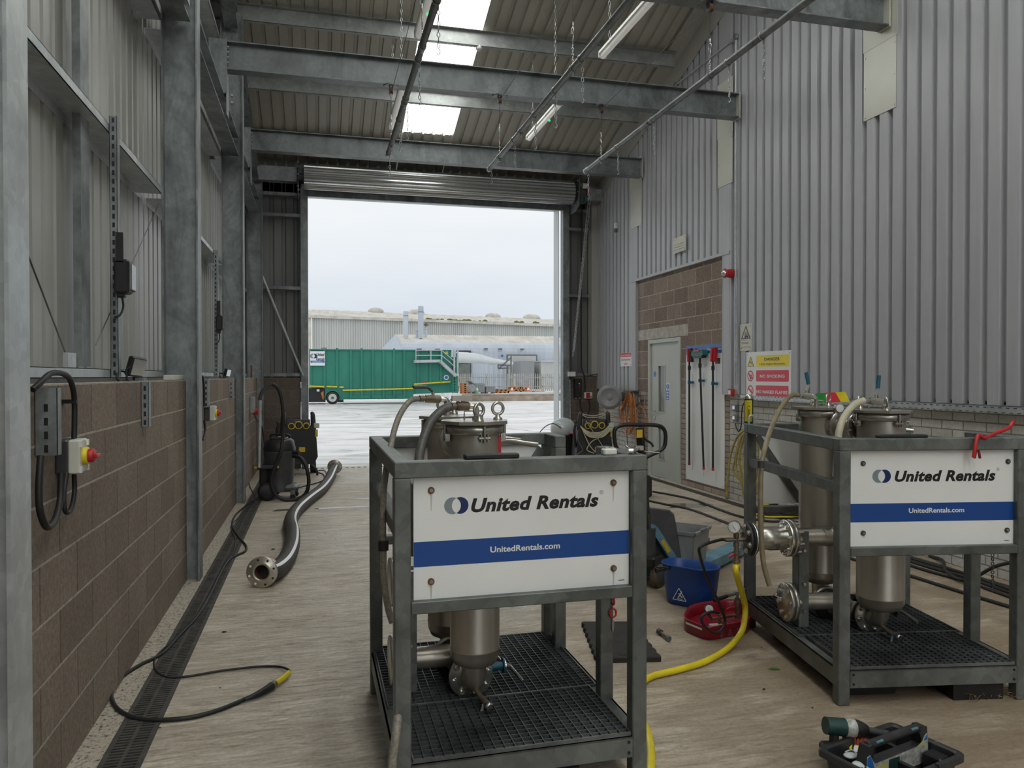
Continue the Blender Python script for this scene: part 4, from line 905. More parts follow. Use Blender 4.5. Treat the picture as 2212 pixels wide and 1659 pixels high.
    # front sign panel
    pv = .03; s = MB().box(.073 if k == 1 else .070, .911 if k == 1 else .942-.03*0, pv, pv+.006, zp0, zp1-.002).build('sign_panel', 'sign_white', t)
    f = pv-.0003; X, Z = (1, 0, 0), (0, 0, 1)
    MB().box(.0735 if k == 1 else .0705, .9105 if k == 1 else .9415, pv-.0006, pv, zp0+.121, zp0+.212).build('sign_band', 'sign_blue', s)
    if k == 1: A = LP(1, 979, 1092.8, v=f), LP(1, 992.6, 1091.5, v=f), LP(1, 1018, 1104.8, v=f), LP(1, 1293, 1093, v=f), LP(1, 1059, 1191.8, v=f), LP(1, 1209.4, 1185.5, v=f)
    else: q = lambda x, y: LP(2, 1560+x/3.3926, 780+y/3.3926, v=f); A = q(1155, 845), q(1182, 843), q(1265, 882), q(2003, 871), q(1367, 1111), q(1773, 1107)
    lc = (A[0]+A[1])/2; R = .031 if k == 1 else .0325
    logo(s, lc, R, X, Z, .0002)
    text(None, 'United Rentals', (.068 if k == 1 else .072), ((A[2].x+A[3].x)/2, f, (A[2].z+A[3].z)/2), X, Z, 'sign_black', s, .0003, bold=.024, shear=.24, width=A[3].x-A[2].x)
    text(None, '®', .022, (A[3].x+.012, f, A[3].z+.045), X, Z, 'sign_grey', s, .0004)
    text(None, 'UnitedRentals.com', .031 if k == 1 else .033, ((A[4].x+A[5].x)/2, f-.0005, (A[4].z+A[5].z)/2), X, Z, 'sign_white', s, .0004, bold=.012, width=A[5].x-A[4].x)
    MB().box(.868, .892, f-.0003, f, zp0+.018, zp0+.0205).build('print_code', 'sign_black', s)
    bl = [(.137, 1.191), (.846, 1.193), (.136, .859), (.847, .861)] if k == 1 else [tuple(LP(2, 1560+x/3.3926, 780+y/3.3926, v=f))[::2] for x, y in ((1032, 750), (2093, 735), (1032, 1260), (2086, 1238))]
    for u, z in bl:
        w = MB().cyl((u, pv-.005, z), (u, pv, z), .0125, n=20).build('bolt_washer', 'rust' if k == 1 else 'plastic_charcoal', s); MB().cyl((u, pv-.010, z), (u, pv-.005, z), .0075, n=6).build('bolt_head', 'galvanised', w)
        if k == 1: MB().add([(u-.004, pv-.0008, z-.012), (u-.0015, pv-.0008, z-.075), (u+.001, pv-.0008, z-.075), (u+.005, pv-.0008, z-.012)], [(0, 1, 2, 3)]).build('rust_stain', 'rust_stain', s)
    # ---------------- vessels
    fv = (.385, .44) if k == 1 else (.467, .44); rv = (.352, .86) if k == 1 else (.335, .86); rb = .105 if k == 1 else .122; rl = .150 if k == 1 else .163
    for n_, (u, v) in enumerate((fv, rv)):
        zl = 1.405; bottom = (.415 if k == 1 else .36) if n_ == 0 else .40
        mb = MB().lathe([(.045, bottom-.035), (rb*.6, bottom-.032), (rb*.86, bottom-.018), (rb*.985, bottom+.012), (rb, bottom+.04), (rb+.0018, bottom+.043), (rb, bottom+.047), (rb, zl-.035)], (u, v, 0), n=48)
        ve = mb.build('vessel', 'stainless_dull' if (k, n_) != (1, 9) else 'stainless', t)
        MB().lathe([(rb-.002, zl-.045), (rb+.018, zl-.040), (rb+.018, zl-.004), (rb-.002, zl-.003)], (u, v, 0), n=48).build('vessel_collar', 'stainless', ve)
        lid = MB(); a0 = .15 if k == 1 else .5; n8 = 8
        pts = [(rl*math.cos(2*PI*i/n8+a0), rl*math.sin(2*PI*i/n8+a0)) for i in range(n8)]; lid.prism(pts, (u, v, zl), (1, 0, 0), (0, 1, 0), (0, 0, .014)); ld = lid.build('vessel_lid', 'stainless', ve)
        EB = {(1, 0): ((1034.7, 910.7), (1075.3, 906), (965, 906)), (1, 1): ((919.7, 889), (1016, 884)), (2, 0): ((1937, 892.6), (1858, 884)), (2, 1): ((1743, 875), (1822, 874))}[(k, n_)]
        for j, (x, y) in enumerate(EB): 
            if (k, n_, j) == (1, 0, 2): continue
            p_ = LP(k, x, y, z=zl+.014); d = Vector((p_.x-u, p_.y-v)); 
            if d.length > rl-.025: d = d.normalized()*(rl-.025)
            eyebolt(ld, (u+d.x, v+d.y, zl+.014), (.5, .15, .2)[j] if k == 1 else (1.2, .6)[j], .025)
        for a in (-1.45, -.1, 1.6, 3.2):
            cc = Vector((u+(rb+.008)*math.cos(a), v+(rb+.008)*math.sin(a), zl-.055)); rr = Vector((math.cos(a), math.sin(a), 0)); tt = Vector((-math.sin(a), math.cos(a), 0))
            mb = MB().obox(cc+rr*.008, (.02, .006, .036), rr, (0, 0, 1)).obox(cc+rr*.008+tt*.014, (.02, .005, .03), rr).obox(cc+rr*.008-tt*.014, (.02, .005, .03), rr).cyl(cc+rr*.012-tt*.024, cc+rr*.012+tt*.024, .007, n=8).cyl(cc+rr*.016, cc+rr*.016+Vector((0, 0, .05)), .006, n=8)
            mb.build('swing_clamp', 'stainless', ve)
        # vent line on the lid: riser, elbow, ball valve, hose tail
        E_ = {(1, 0): (1029, 877), (1, 1): (966, 862), (2, 0): (1918, 868), (2, 1): (1763, 857)}[(k, n_)]; HT = {(1, 0): (975, 878), (1, 1): (906, 861), (2, 0): (1866, 865), (2, 1): (1725, 853)}[(k, n_)]
        pe_ = LP(k, *E_, v=v+.01); ph_ = LP(k, *HT, v=v-.015); e2 = Vector((min(max(pe_.x, u-.09), u+.09), v+.01, pe_.z))
        vl = MB().tube([(e2.x, e2.y, zl+.014), (e2.x, e2.y, e2.z-.02), (e2.x-.008, e2.y, e2.z-.003), (e2.x-.03, e2.y, e2.z)], .0125, 12, 5).cyl((e2.x, e2.y, zl+.014), (e2.x, e2.y, zl+.03), .018, n=6).build('vent_elbow', 'stainless', ld)
        e3 = Vector((e2.x-.03, e2.y, e2.z)); dv = (ph_-e3); 
        vb = MB().cyl(e3, ph_, .0125, n=12).cyl(e3+dv*.12, e3+dv*.62, .020, n=8).cyl(e3+dv*.05, e3+dv*.15, .019, n=6).cyl(e3+dv*.62, e3+dv*.72, .019, n=6).cyl(e3+dv*.8, ph_, .016, n=14).build('ball_valve', 'stainless' if k == 2 else 'brass', ld)
        vc = e3+dv*.37; MB().cyl(vc, vc+Vector((0, 0, .036)), .007, n=8).build('valve_stem', 'stainless', vb)
        if k == 2:
            a_ = vc+Vector((0, 0, .032)); q0 = a_+Vector((.012, 0, .035)); q1 = q0+(Vector((.006, 0, .075)) if n_ == 0 else Vector((-.016, 0, .075)))
            MB().bar(a_, q0, .016, .004, (0, -1, 0)).bar(q0, q0+(q1-q0)*.3, .014, .004, (0, -1, 0)).build('valve_lever', 'stainless', vb); MB().tube([q0+(q1-q0)*.05, q1], .0115, 10, 1, flat=.6).build('lever_sleeve', 'blue_teal', vb)
        elif n_ == 1: MB().tube([vc+Vector((0, 0, .034)), vc+Vector((-.02, 0, .05)), vc+Vector((-.035, -.02, .056)), vc+Vector((-.10, -.05, .058))], .006, 6, 3, flat=2.0).build('valve_lever', 'plastic_charcoal', vb)
        else: MB().obox(vc+Vector((-.005, -.004, .034)), (.085, .022, .022), (1, 0, -.12)).build('valve_lever', 'stainless_dull', vb)
        # bracket loop handle on the lid
        MB().tube([(u+.05, v+.07, zl+.014), (u+.05, v+.07, zl+.05), (u-.03, v+.07, zl+.05), (u-.03, v+.07, zl+.014)], .004, 8, 1).build('lid_handle', 'stainless', ld)
        # lower elbow, flange, drain cock
        zc = .30 if k == 1 else .265; sgn = 1 if n_ == 0 else -1
        el = MB().tube([(u, v, bottom), (u, v, bottom-.045), (u-.004*0, v+sgn*.012, zc+.02), (u, v+sgn*.05, zc), (u, v+sgn*.085, zc)], .048, 20, 5).build('outlet_elbow', 'stainless_dull', ve)
        fc = (u, v+sgn*.075, zc); fl = flange(MB(), fc, (0, sgn, 0), .098, .018, .03).build('outlet_flange', 'stainless', t); ringbolts(fl, (u, v+sgn*.075, zc), (0, -sgn, 0), .078, 8)
        va = flange(MB(), (u, v+sgn*.094, zc), (0, sgn, 0), .088, .04, .03).build('butterfly_valve', 'plastic_black', t)
        nk = Vector((u+.085, v+sgn*.115, zc+.015)); MB().cyl(nk, nk+Vector((.065, 0, .003)), .017, n=12).build('valve_neck', 'blue_teal' if k == 1 else 'plastic_black', va)
        d0 = nk+Vector((.065, 0, .003)); MB().cyl(d0, d0+Vector((.006, 0, 0)), .034, n=18).build('lever_disc', 'blue_teal' if k == 1 else 'plastic_charcoal', va)
        MB().cyl(d0+Vector((.006, 0, 0)), d0+Vector((.012, 0, 0)), .028, n=16).tube([d0+Vector((.012, 0, 0)), d0+Vector((.03, -.02, -.002)), d0+Vector((.05, -.07, -.02)), d0+Vector((.062, -.12, -.034))], .011, 8, 4, flat=.6).build('valve_lever', 'stainless_bright' if k == 1 else 'galvanised_dull', va)
        if n_ == 0:
            dc = Vector((u+.015, v-.035, zc-.035)); dr = MB().cyl((u, v+.0, zc-.02), dc+Vector((.004, -.02, -.012)), .011, n=10).cyl(dc+Vector((.004, -.018, -.010)), dc+Vector((.018, -.075, -.018)), .014, n=6).build('drain_cock', 'brass', el)
            q0 = dc+Vector((.018, -.075, -.018)); MB().lathe([(.010, 0), (.017, 0), (.017, .02), (.010, .02)], q0, (.2, -1, -.05), 18).build('drain_outlet', 'stainless_bright', dr)
            q1 = dc+Vector((.002, -.055, -.02)); MB().cyl(q1, q1+Vector((-.006, 0, -.025)), .006, n=8).bar(q1+Vector((-.006, -.002, -.022)), q1+Vector((-.010, -.004, -.072)), .004, .014, (1, 0, 0)).build('drain_lever', 'plastic_grey_light' if k == 1 else 'blue_truck', dr)
    # lower header: tee between the valves, pipe to the left flange
    vm = (fv[1]+rv[1])/2; um = (fv[0]+rv[0])/2; zc = .30 if k == 1 else .265; zl_ = .352 if k == 1 else .314
    hd = MB().cyl((fv[0], fv[1]+.13, zc), (rv[0], rv[1]-.13, zc), .05, n=24).build('lower_header', 'stainless_dull', t)
    pp = MB().cyl((um, vm, zc+.0), (um-.05, vm, zl_), .05, n=24).cyl((um-.05, vm, zl_), (.085, vm, zl_), .048, n=24).build('inlet_pipe', 'stainless_dull', t)
    f1 = flange(MB(), (.045, vm, zl_), (1, 0, 0), .108, .022, .045).lathe([(.048, 0), (.062, .0), (.05, .04)], (.068, vm, zl_), (1, 0, 0), 24).build('side_flange', 'stainless', t)
    # upper header between the vessels and the riser to the upper left flange
    zh = 1.315; zu = .70 if k == 1 else .68
    hd2 = MB().cyl((fv[0], fv[1]+rb-.02, zh), (rv[0], rv[1]-rb+.02, zh), .042, n=24).build('upper_header', 'stainless_dull', t)
    for s_ in (-1, 1):
        dirv = Vector((rv[0]-fv[0], rv[1]-fv[1], 0)).normalized()
        c_ = Vector((um, vm, zh))+dirv*(s_*.055); f2 = flange(MB(), c_, dirv*s_, .085, .018, .04).build('header_flange', 'stainless', t); ringbolts(f2, c_+dirv*(s_*.018), dirv*s_, .068, 8, .009)
    MB().tube([(um, vm, zh), (um-.01, vm, zh-.14), (um-.02, vm+.0, zu+.16), (um-.03, vm, zu+.06), (um-.09, vm, zu), (um-.16, vm, zu)], .048, 20, 5).cyl((um-.16, vm, zu), (.085, vm, zu), .048, n=24).build('riser_pipe', 'stainless_dull', t)
    f3 = flange(MB(), (.045, vm, zu), (1, 0, 0), .105, .022, .045).lathe([(.048, 0), (.062, 0), (.05, .04)], (.068, vm, zu), (1, 0, 0), 24).build('side_flange', 'stainless', t)
    # header valve lever reaching to the right
    nk = Vector((um+.05, vm, zh-.01)); hv = MB().cyl(nk, nk+Vector((.09, -.01, 0)), .014, n=10).cyl(nk+Vector((.09, -.01, 0)), nk+Vector((.10, -.01, 0)), .036, n=16).build('valve_neck', 'stainless', t)
    MB().tube([nk+Vector((.10, -.01, 0)), nk+Vector((.16, -.02, .006)), nk+Vector((.24, -.05, -.006)), nk+Vector((.29, -.07, -.012))], .012, 8, 4, flat=.6).tube([nk+Vector((.12, -.015, .018)), nk+Vector((.17, -.02, .02)), nk+Vector((.22, -.02, .012))], .006, 6, 3).build('valve_lever', 'stainless', hv)
    # gauge line
    MB().tube([(um-.10, vm-.06, 1.23), (um-.10, vm-.06, 1.10), (um-.07, vm-.07, 1.02), (um-.07, vm-.07, .62)], .004, 8, 3).build('sensing_line', 'brass', t)
    return t, dict(fv=fv, rv=rv, vm=vm, um=um, zu=zu, zl=zl_, zg=zg)
m_, t_, b_ = _mat('rust_stain'); b_.inputs['Base Color'].default_value = (.42, .26, .12, 1); b_.inputs['Roughness'].default_value = .6; b_.inputs['Alpha'].default_value = .28
sk1, P1 = skid(1)
sk2, P2 = skid(2)
# ---- skid 1 extras: yellow/red details
MB().obox((P1['fv'][0]+.098, P1['fv'][1]-.045, 1.315), (.012, .012, .07), (1, 0, 0)).build('red_tag', 'red', sk1)
def chain(mb, p, q, link=.03, r=.0022, w=.010):
    p, q = Vector(p), Vector(q); L = (q-p).length; n = max(1, int(round(L/(link*.78)))); d = (q-p)/n; x, y, z = frame_from(q-p)
    for i in range(n):
        c = p+d*(i+.5); s = x if i % 2 else y; h = link/2-w/2
        mb.tube([c+z*h+s*0, c+z*(h*.6)+s*(w/2), c-z*(h*.6)+s*(w/2), c-z*h, c-z*(h*.6)-s*(w/2), c+z*(h*.6)-s*(w/2)], r, 6, 2, True)
    return mb
a, b = LP(1, 1324, 1293, v=.333), LP(1, 1324, 1338, v=.333)
c_ = chain(MB(), a+Vector((0, 0, .02)), b, .062, .0045, .026).build('safety_chain', 'red', sk1); MB().tube([b, b+Vector((.004, 0, -.02)), b+Vector((0, 0, -.055)), b+Vector((-.004, 0, -.02))], .0022, 6, 3, True).build('chain_hook', 'stainless_bright', c_)
chain(MB(), LP(2, 2144, 1185, v=.333), LP(2, 2144, 1278, v=.333), .03, .0028, .014).build('safety_chain', 'plastic_charcoal', sk2)
# upper left flanged stack on skid 2: mating flange, reducer, blank flange with gauge tree
vm, zu, zl_ = P2['vm'], P2['zu'], P2['zl']
ringbolts(MB().lathe([(.001, 0), (.001, .001)], (.06, vm, zu), (1, 0, 0), 6).build('gasket_ring', 'rubber_black', sk2), (.067, vm, zu), (1, 0, 0), .085, 8, .009, .03)
g = flange(MB(), (.041, vm, zl_), (-1, 0, 0), .108, .022, .001).build('blank_flange', 'stainless', sk2); ringbolts(g, (.019, vm, zl_), (-1, 0, 0), .085, 8, .010, .006, 'stainless_dull')
MB().tube([(.0, vm-.02, zl_+.03), (-.018, vm-.02, zl_+.03), (-.018, vm+.05, zl_+.03), (.0, vm+.05, zl_+.03)], .004, 8, 2).build('flange_handle', 'stainless_bright', g)
def spool():
    # a loose test spool bolted to the skid
    o = LW(2, (.0, vm, zu)); t = thing('test_spool', 'bolted steel reducer spool with pressure gauge on the right skid side flange', 'pipe fitting', o, SK[2][2])
    f = flange(MB(), (.040, 0, 0), (-1, 0, 0), .105, .022, .04).build('spool_flange', 'stainless_bright', t); ringbolts(f, (.018, 0, 0), (-1, 0, 0), .085, 8, .010, .016)
    MB().lathe([(.072, 0), (.070, .03), (.062, .06), (.052, .085), (.050, .10), (.068, .12), (.066, .15), (.050, .185), (.045, .20)][:0] or [(.066, 0), (.066, .045), (.068, .048), (.068, .09), (.060, .125), (.042, .160), (.038, .185)], (.018, 0, 0), (-1, 0, 0), 36).build('reducer', 'stainless', t)
    f = flange(MB(), (-.160, 0, 0), (-1, 0, 0), .092, .018, .03).build('spool_flange', 'stainless_bright', t); MB().lathe([(.001, 0), (.095, 0), (.096, .010), (.090, .012), (.001, .012)], (-.178, 0, 0), (-1, 0, 0), 36).build('black_gasket', 'rubber_black', t)
    bf = MB().lathe([(.001, 0), (.086, 0), (.086, .014), (.084, .016), (.001, .016)], (-.190, 0, 0), (-1, 0, 0), 36).build('blank_plate', 'plastic_charcoal', t); ringbolts(bf, (-.206, 0, 0), (-1, 0, 0), .068, 6, .011, .012, 'stainless_dull')
    ringbolts(f, (-.158, 0, 0), (1, 0, 0), .072, 6, .009, .02, 'stainless')
    tr = MB().cyl((-.206, 0, -.005), (-.285, 0, -.005), .011, n=10).cyl((-.262, 0, -.075), (-.262, 0, .05), .0115, n=10).cyl((-.262, 0, .01), (-.262, 0, .03), .017, n=6).cyl((-.262, 0, -.045), (-.262, 0, -.02), .018, n=6).cyl((-.285, 0, -.005), (-.325, 0, -.005), .012, n=6).build('gauge_tree', 'brass', t)
    MB().cyl((-.262, 0, -.055), (-.262, 0, -.115), .014, n=10).cyl((-.262, 0, -.07), (-.262, 0, -.085), .021, n=6).cyl((-.262, 0, -.115), (-.262, 0, -.135), .024, n=8).cyl((-.262, 0, -.135), (-.262, 0, -.155), .015, n=10).build('hose_cock', 'brass', t)
    MB().tube([(-.262, -.01, -.085), (-.285, -.02, -.082), (-.315, -.025, -.098)], .007, 8, 4, flat=.6).build('red_lever', 'red', t)
    gc = Vector((-.285, -.03, .075)); ax = Vector((-.45, -1, .08)).normalized()
    ga = MB().cyl(gc+ax*-.012, gc+ax*.014, .036, n=28).cyl((-.262, 0, .045), gc+Vector((0, 0, -.03)), .008, n=8).build('gauge_case', 'stainless', t)
    MB().cyl(gc+ax*.012, gc+ax*.016, .031, n=28).build('gauge_face', 'sign_white', ga); x, y, z = frame_from(ax); mb = MB()
    for i in range(11): a_ = -2.2+4.4*i/10; mb.obox(gc+ax*.0165+x*(.025*math.cos(a_))+y*(.025*math.sin(a_)), (.006, .0012, .0006), x*math.cos(a_)+y*math.sin(a_), ax)
    mb.obox(gc+ax*.0168-x*.005, (.034, .0018, .0006), x*.8+y*.6, ax); mb.build('gauge_marks', 'sign_black', ga)
    return o
spo = spool()
def SPW(p): c, s = math.cos(SK[2][2]), math.sin(SK[2][2]); return Vector((spo.x+p[0]*c-p[1]*s, spo.y+p[0]*s+p[1]*c, spo.z+p[2]))
# ---- hoses hanging from the lids
def hose(name, pts, r, mat, lab, cat='hose', n=12, sub=7, group=None, parent=None, parts=()):
    P_ = [Vector(p) for p in pts]; o = P_[0]
    ob = MB().tube([p-o for p in P_], r, n, sub).build(name, mat)
    ob.location = o; tag(ob, lab, cat, group); return ob
q = lambda x, y, v, k=1: LW(k, LP(k, x, y, v=v))
hose('vent_hose', [q(975, 878, .425), q(955, 886, .42), q(930, 912, .40), q(914, 950, .37), q(906, 985, .34), q(903, 1035, .32), q(896, 1100, .30), q(893, 1200, .3)], .019, 'hose_grey', 'grey braided hose arching from front vessel lid of centre skid')
hose('vent_hose', [q(906, 861, .845), q(886, 866, .84), q(866, 892, .80), q(853, 925, .74), q(845, 960, .66), q(836, 1005, .50), q(829, 1060, .40), q(827, 1140, .37), q(828, 1180, .36), q(829, 1250, .36), q(838, 1312, .35), q(848, 1345, .34)], .0135, 'hose_braid', 'pale braided hose from rear vessel lid down left side of centre skid')
a = q(828, 1178, .36); simple('hose_coupling', MB().cyl(a+Vector((0, 0, -.02)), a+Vector((0, 0, .02)), .021, n=14), 'plastic_black', 'black plastic joint on the pale hose at left side of centre skid', 'coupling', a)
hose('vent_hose', [q(862, 1520, .05)+Vector((-.0, 0, 0)), q(856, 1580, -.03), q(848, 1640, -.05), q(846, 1700, -.06)], .016, 'hose_braid', 'short grey braided hose end beside near left foot of centre skid')
hose('vent_hose', [q(1866, 865, .425, 2), q(1846, 874, .41, 2), q(1824, 900, .37, 2), q(1812, 935, .34, 2), q(1809, 980, .32, 2), q(1806, 1030, .30, 2)], .0185, 'hose_cream', 'cream hose arching from front vessel lid of right skid')
hose('vent_hose', [q(1725, 853, .845, 2), q(1707, 856, .83, 2), q(1687, 880, .75, 2), q(1670, 915, .62, 2), q(1655, 958, .50, 2), q(1646, 1000, .42, 2), q(1643, 1040, .38, 2), q(1643, 1100, .36, 2), q(1645, 1170, .35, 2), q(1650, 1220, .34, 2), q(1662, 1265, .33, 2)], .0135, 'hose_tan', 'tan clear hose looping from rear vessel lid of right skid down past its left post')
for yy, l in ((1003, 'upper'), (1118, 'lower')): a = q(1643.5, yy, .37, 2); simple('hose_coupling', MB().cyl(a+Vector((0, 0, -.018)), a+Vector((0, 0, .018)), .018, n=14), 'plastic_charcoal', l+' black joint on the tan hose of the right skid', 'coupling', a)
hose('test_hose', [SPW((-.325, 0, -.005)), SPW((-.36, -.005, -.003)), G(1515, 1180, .66), G(1512, 1200, .60), G(1528, 1250, .42), G(1552, 1300, .26), G(1566, 1338, .13), G(1559, 1360, .08), G(1542, 1366, .07), G(1520, 1350, .12), G(1516, 1332, .17), G(1535, 1322, .19), G(1552, 1324, .17)], .0085, 'rubber_black', 'thin black test hose looping from gauge tree into red pump tray')
yh = hose('yellow_hose', [SPW((-.262, 0, -.148)), SPW((-.262, -.002, -.20)), G(1608, 1300, .24), G(1609, 1335, .14), G(1600, 1368, .07), G(1570, 1402, .022), G(1520, 1430, .019), G(1460, 1448, .019), G(1408, 1461, .019), G(1384, 1480, .019), G(1376, 1510, .019), G(1382, 1545, .019), G(1398, 1580, .019), G(1406, 1625, .019), G(1404, 1680, .019)], .0175, 'yellow_hose', 'bright yellow hose curving from gauge tree across floor to centre skid', n=14)
a = SPW((-.262, 0, -.17)); simple('hose_clip', MB().cyl(a+Vector((0, 0, -.012)), a+Vector((0, 0, .012)), .0195, n=16).cyl(a+Vector((-.035, -.01, 0)), a+Vector((-.01, -.012, 0)), .004, n=6), 'stainless', 'steel worm clip at top of the bright yellow hose', 'clip', a)
# ---- things lying on the skids
def on(k, x, y, z): return LW(k, LP(k, x, y, z=z))
a = LP(1, 1050, 985, z=1.30); simple('rubber_strip', MB().obox(LW(1, (a.x, .034, 1.309)), (.205, .045, .018), (1, .0, 0), ch=.004), 'rubber_black', 'black rubber strip lying on front top rail of centre skid', 'strip', LW(1, (a.x, .034, 1.30)), 'rubber strips on the skids')
a = LP(2, 1957, 947, z=1.30); simple('rubber_strip', MB().obox(LW(2, (a.x, .036, 1.308)), (.25, .045, .016), (math.cos(-.17), math.sin(-.17), 0), ch=.004), 'rubber_black', 'black rubber strip lying on front top rail of right skid', 'strip', LW(2, (a.x, .036, 1.30)), 'rubber strips on the skids')
a = LW(1, (LP(1, 1295, 977, z=1.30).x, .038, 1.30)); t = thing('plastic_block', 'small white plastic bottle block on front rail of centre skid', 'block', a); MB().box(-.028, .028, -.018, .02, 0, .026, ch=.006).build('block_body', 'plastic_white', t); MB().box(-.018, -.006, -.012, .014, .026, .030).box(.004, .018, -.012, .014, .026, .030).build('block_lugs', 'plastic_cream', t)
a = LW(1, (LP(1, 1346, 975, z=1.30).x, .04, 1.30)); t = thing('pipe_clamp', 'small chromed swivel clamp at right end of centre skid front rail', 'clamp', a)
MB().cyl((-.03, -.01, .014), (-.012, -.012, .014), .013, n=14).cyl((-.012, -.01, .014), (.026, .014, .02), .009, n=8).box(.01, .045, .005, .03, .012, .03, ch=.003).build('clamp_body', 'stainless_bright', t); MB().cyl((.02, .012, .0), (-.022, .03, .03), .004, n=6).cyl((.046, .01, .008), (.10, -.02, .004), .002, n=6).build('clamp_bolt', 'stainless', t)
a = LW(2, (.03, SL-.05, 1.30)); simple('lifting_shackle', MB().tube([a+Vector((-.018, 0, 0)), a+Vector((-.018, 0, .03)), a+Vector((-.010, 0, .05)), a+Vector((.010, 0, .05)), a+Vector((.018, 0, .03)), a+Vector((.018, 0, 0))], .007, 10, 4), 'galvanised_pale', 'galvanised U loop on far left corner of right skid', 'shackle', a)
# spray can on the left rail of the right skid
a = on(2, 1642, 914, 1.30); a = LW(2, (.032, LP(2, 1642, 914, z=1.30).y, 1.30)); t = thing('spray_can', 'yellow and green aerosol can standing on left rail of right skid', 'can', a, -.2); r = .0285
MB().lathe([(r, 0), (r+.001, .003), (r, .006), (r, .165), (r+.001, .168)], n=28).build('can_body', 'green_dark', t)
yl = MB(); vs = []; n = 12
for i in range(n+1): an = -PI*.92+PI*.56*i/n; vs += [((r+.0006)*math.cos(an), (r+.0006)*math.sin(an), .012), ((r+.0006)*math.cos(an), (r+.0006)*math.sin(an), .148)]
yl.add(vs, [(2*i, 2*i+2, 2*i+3, 2*i+1) for i in range(n)], True); yl.build('yellow_label', 'yellow_hose', t)
MB().lathe([(r+.0008, .156), (r+.0008, .168), (.018, .182), (.012, .186)], n=28).build('can_shoulder', 'stainless', t); MB().lathe([(.013, .184), (.0135, .19), (.006, .203), (.005, .212)], n=18).build('nozzle', 'plastic_white', t)
an = -PI*.60; X = (-math.sin(an), math.cos(an), 0); c = Vector(((r+.0012)*math.cos(an), (r+.0012)*math.sin(an), 0)); Nn = Vector((math.cos(an), math.sin(an), 0))
MB().obox(c+Vector((0, 0, .070)), (.0005, .015, .086), Nn).build('label_print', 'sign_black', t); MB().obox(c+Vector((0, 0, .070))+Nn*.0004, (.0005, .011, .078), Nn).build('label_print', 'yellow_hose', t)
text(None, 'PRECISION', .012, c+Vector((0, 0, .070))+Nn*.0009+Vector(X)*.004-Vector((0, 0, .03)), (0, 0, 1), -Vector(X), 'sign_black', t, .0002, bold=.02, width=.05, align='LEFT')
text(None, 'PROTECTOR', .006, c+Nn*.0004+Vector((0, 0, .130)), X, (0, 0, 1), 'sign_black', t, .0002, width=.022)
text(None, 'CAN', .005, c+Nn*.0004+Vector((0, 0, .121)), X, (0, 0, 1), 'sign_black', t, .0002, width=.008)
# red crowbar over the front rail of the right skid
c0 = lambda x, y, v: LW(2, LP(2, x, y, v=v)); t = thing('crowbar', 'red wrecking bar hooked over front rail of right skid', 'crowbar', (0, 0, 0)); pb = c0(2112, 946, -.012)
t.location = pb; L_ = [c0(2103, 988, -.02), c0(2106, 970, -.025), c0(2110, 948, -.018), c0(2116, 939, -.008), c0(2128, 946, .0), c0(2150, 936, .05), c0(2178, 925, .09), c0(2186, 915, .10), c0(2190, 908, .10)]
MB().tube([p-pb for p in L_], .0095, 8, 4, flat=.8).build('bar', 'red', t)
for dx in (-4.5, 4.5): 
    p0_, p1_ = c0(2111+dx*.6, 972, -.028)-pb, c0(2111+dx*1.3, 990, -.022)-pb; MB().bar(p0_, p1_, .010, .007, (0, -1, 0)).build('claw', 'red_dark', t)
# banded flag plate behind right skid
fa = [at(x, y, 1, 4.55) for x, y in ((1766, 871), (1762, 850), (1826, 846), (1836, 868))]; cols = ['sign_green', 'sign_red', 'yellow_hose']; t = thing('status_board', 'small green, red and yellow board propped behind right skid', 'board', fa[0])
for i in range(3):
    f0, f1 = (0, .28, .66, 1)[i:i+2]; A_, B_, C_, D_ = fa[0].lerp(fa[3], f0+(.06 if i else 0)), fa[1].lerp(fa[2], f0), fa[1].lerp(fa[2], f1), fa[0].lerp(fa[3], f1+(.06 if i < 2 else 0)); vs = [p-fa[0] for p in (A_, D_, C_, B_)]; vs += [p+Vector((0, .004, 0)) for p in vs]
    MB().add(vs, [(0, 1, 2, 3), (7, 6, 5, 4), (0, 4, 5, 1), (1, 5, 6, 2), (2, 6, 7, 3), (3, 7, 4, 0)]).build('board_panel', cols[i], t)
MB().cyl((.09, .01, .0), (.09, .01, -1.5), .008, n=8).box(-.02, .2, -.08, .1, -fa[0].z, -fa[0].z+.02).cyl((.09, .01, -1.4), (.09, .01, -fa[0].z), .008, n=8).build('board_stand', 'plastic_charcoal', t)

# small gauge on the header of the right skid
gp = LP(2, 1812, 882, v=.60); g_ = MB().cyl(gp+Vector((0, .012, 0)), gp+Vector((0, -.012, 0)), .027, n=22).cyl(gp+Vector((0, 0, -.02)), gp+Vector((0, 0, -.10)), .008, n=8).build('pressure_gauge', 'stainless_bright', sk2); MB().cyl(gp+Vector((0, -.012, 0)), gp+Vector((0, -.014, 0)), .022, n=20).build('gauge_face', 'sign_white', g_)
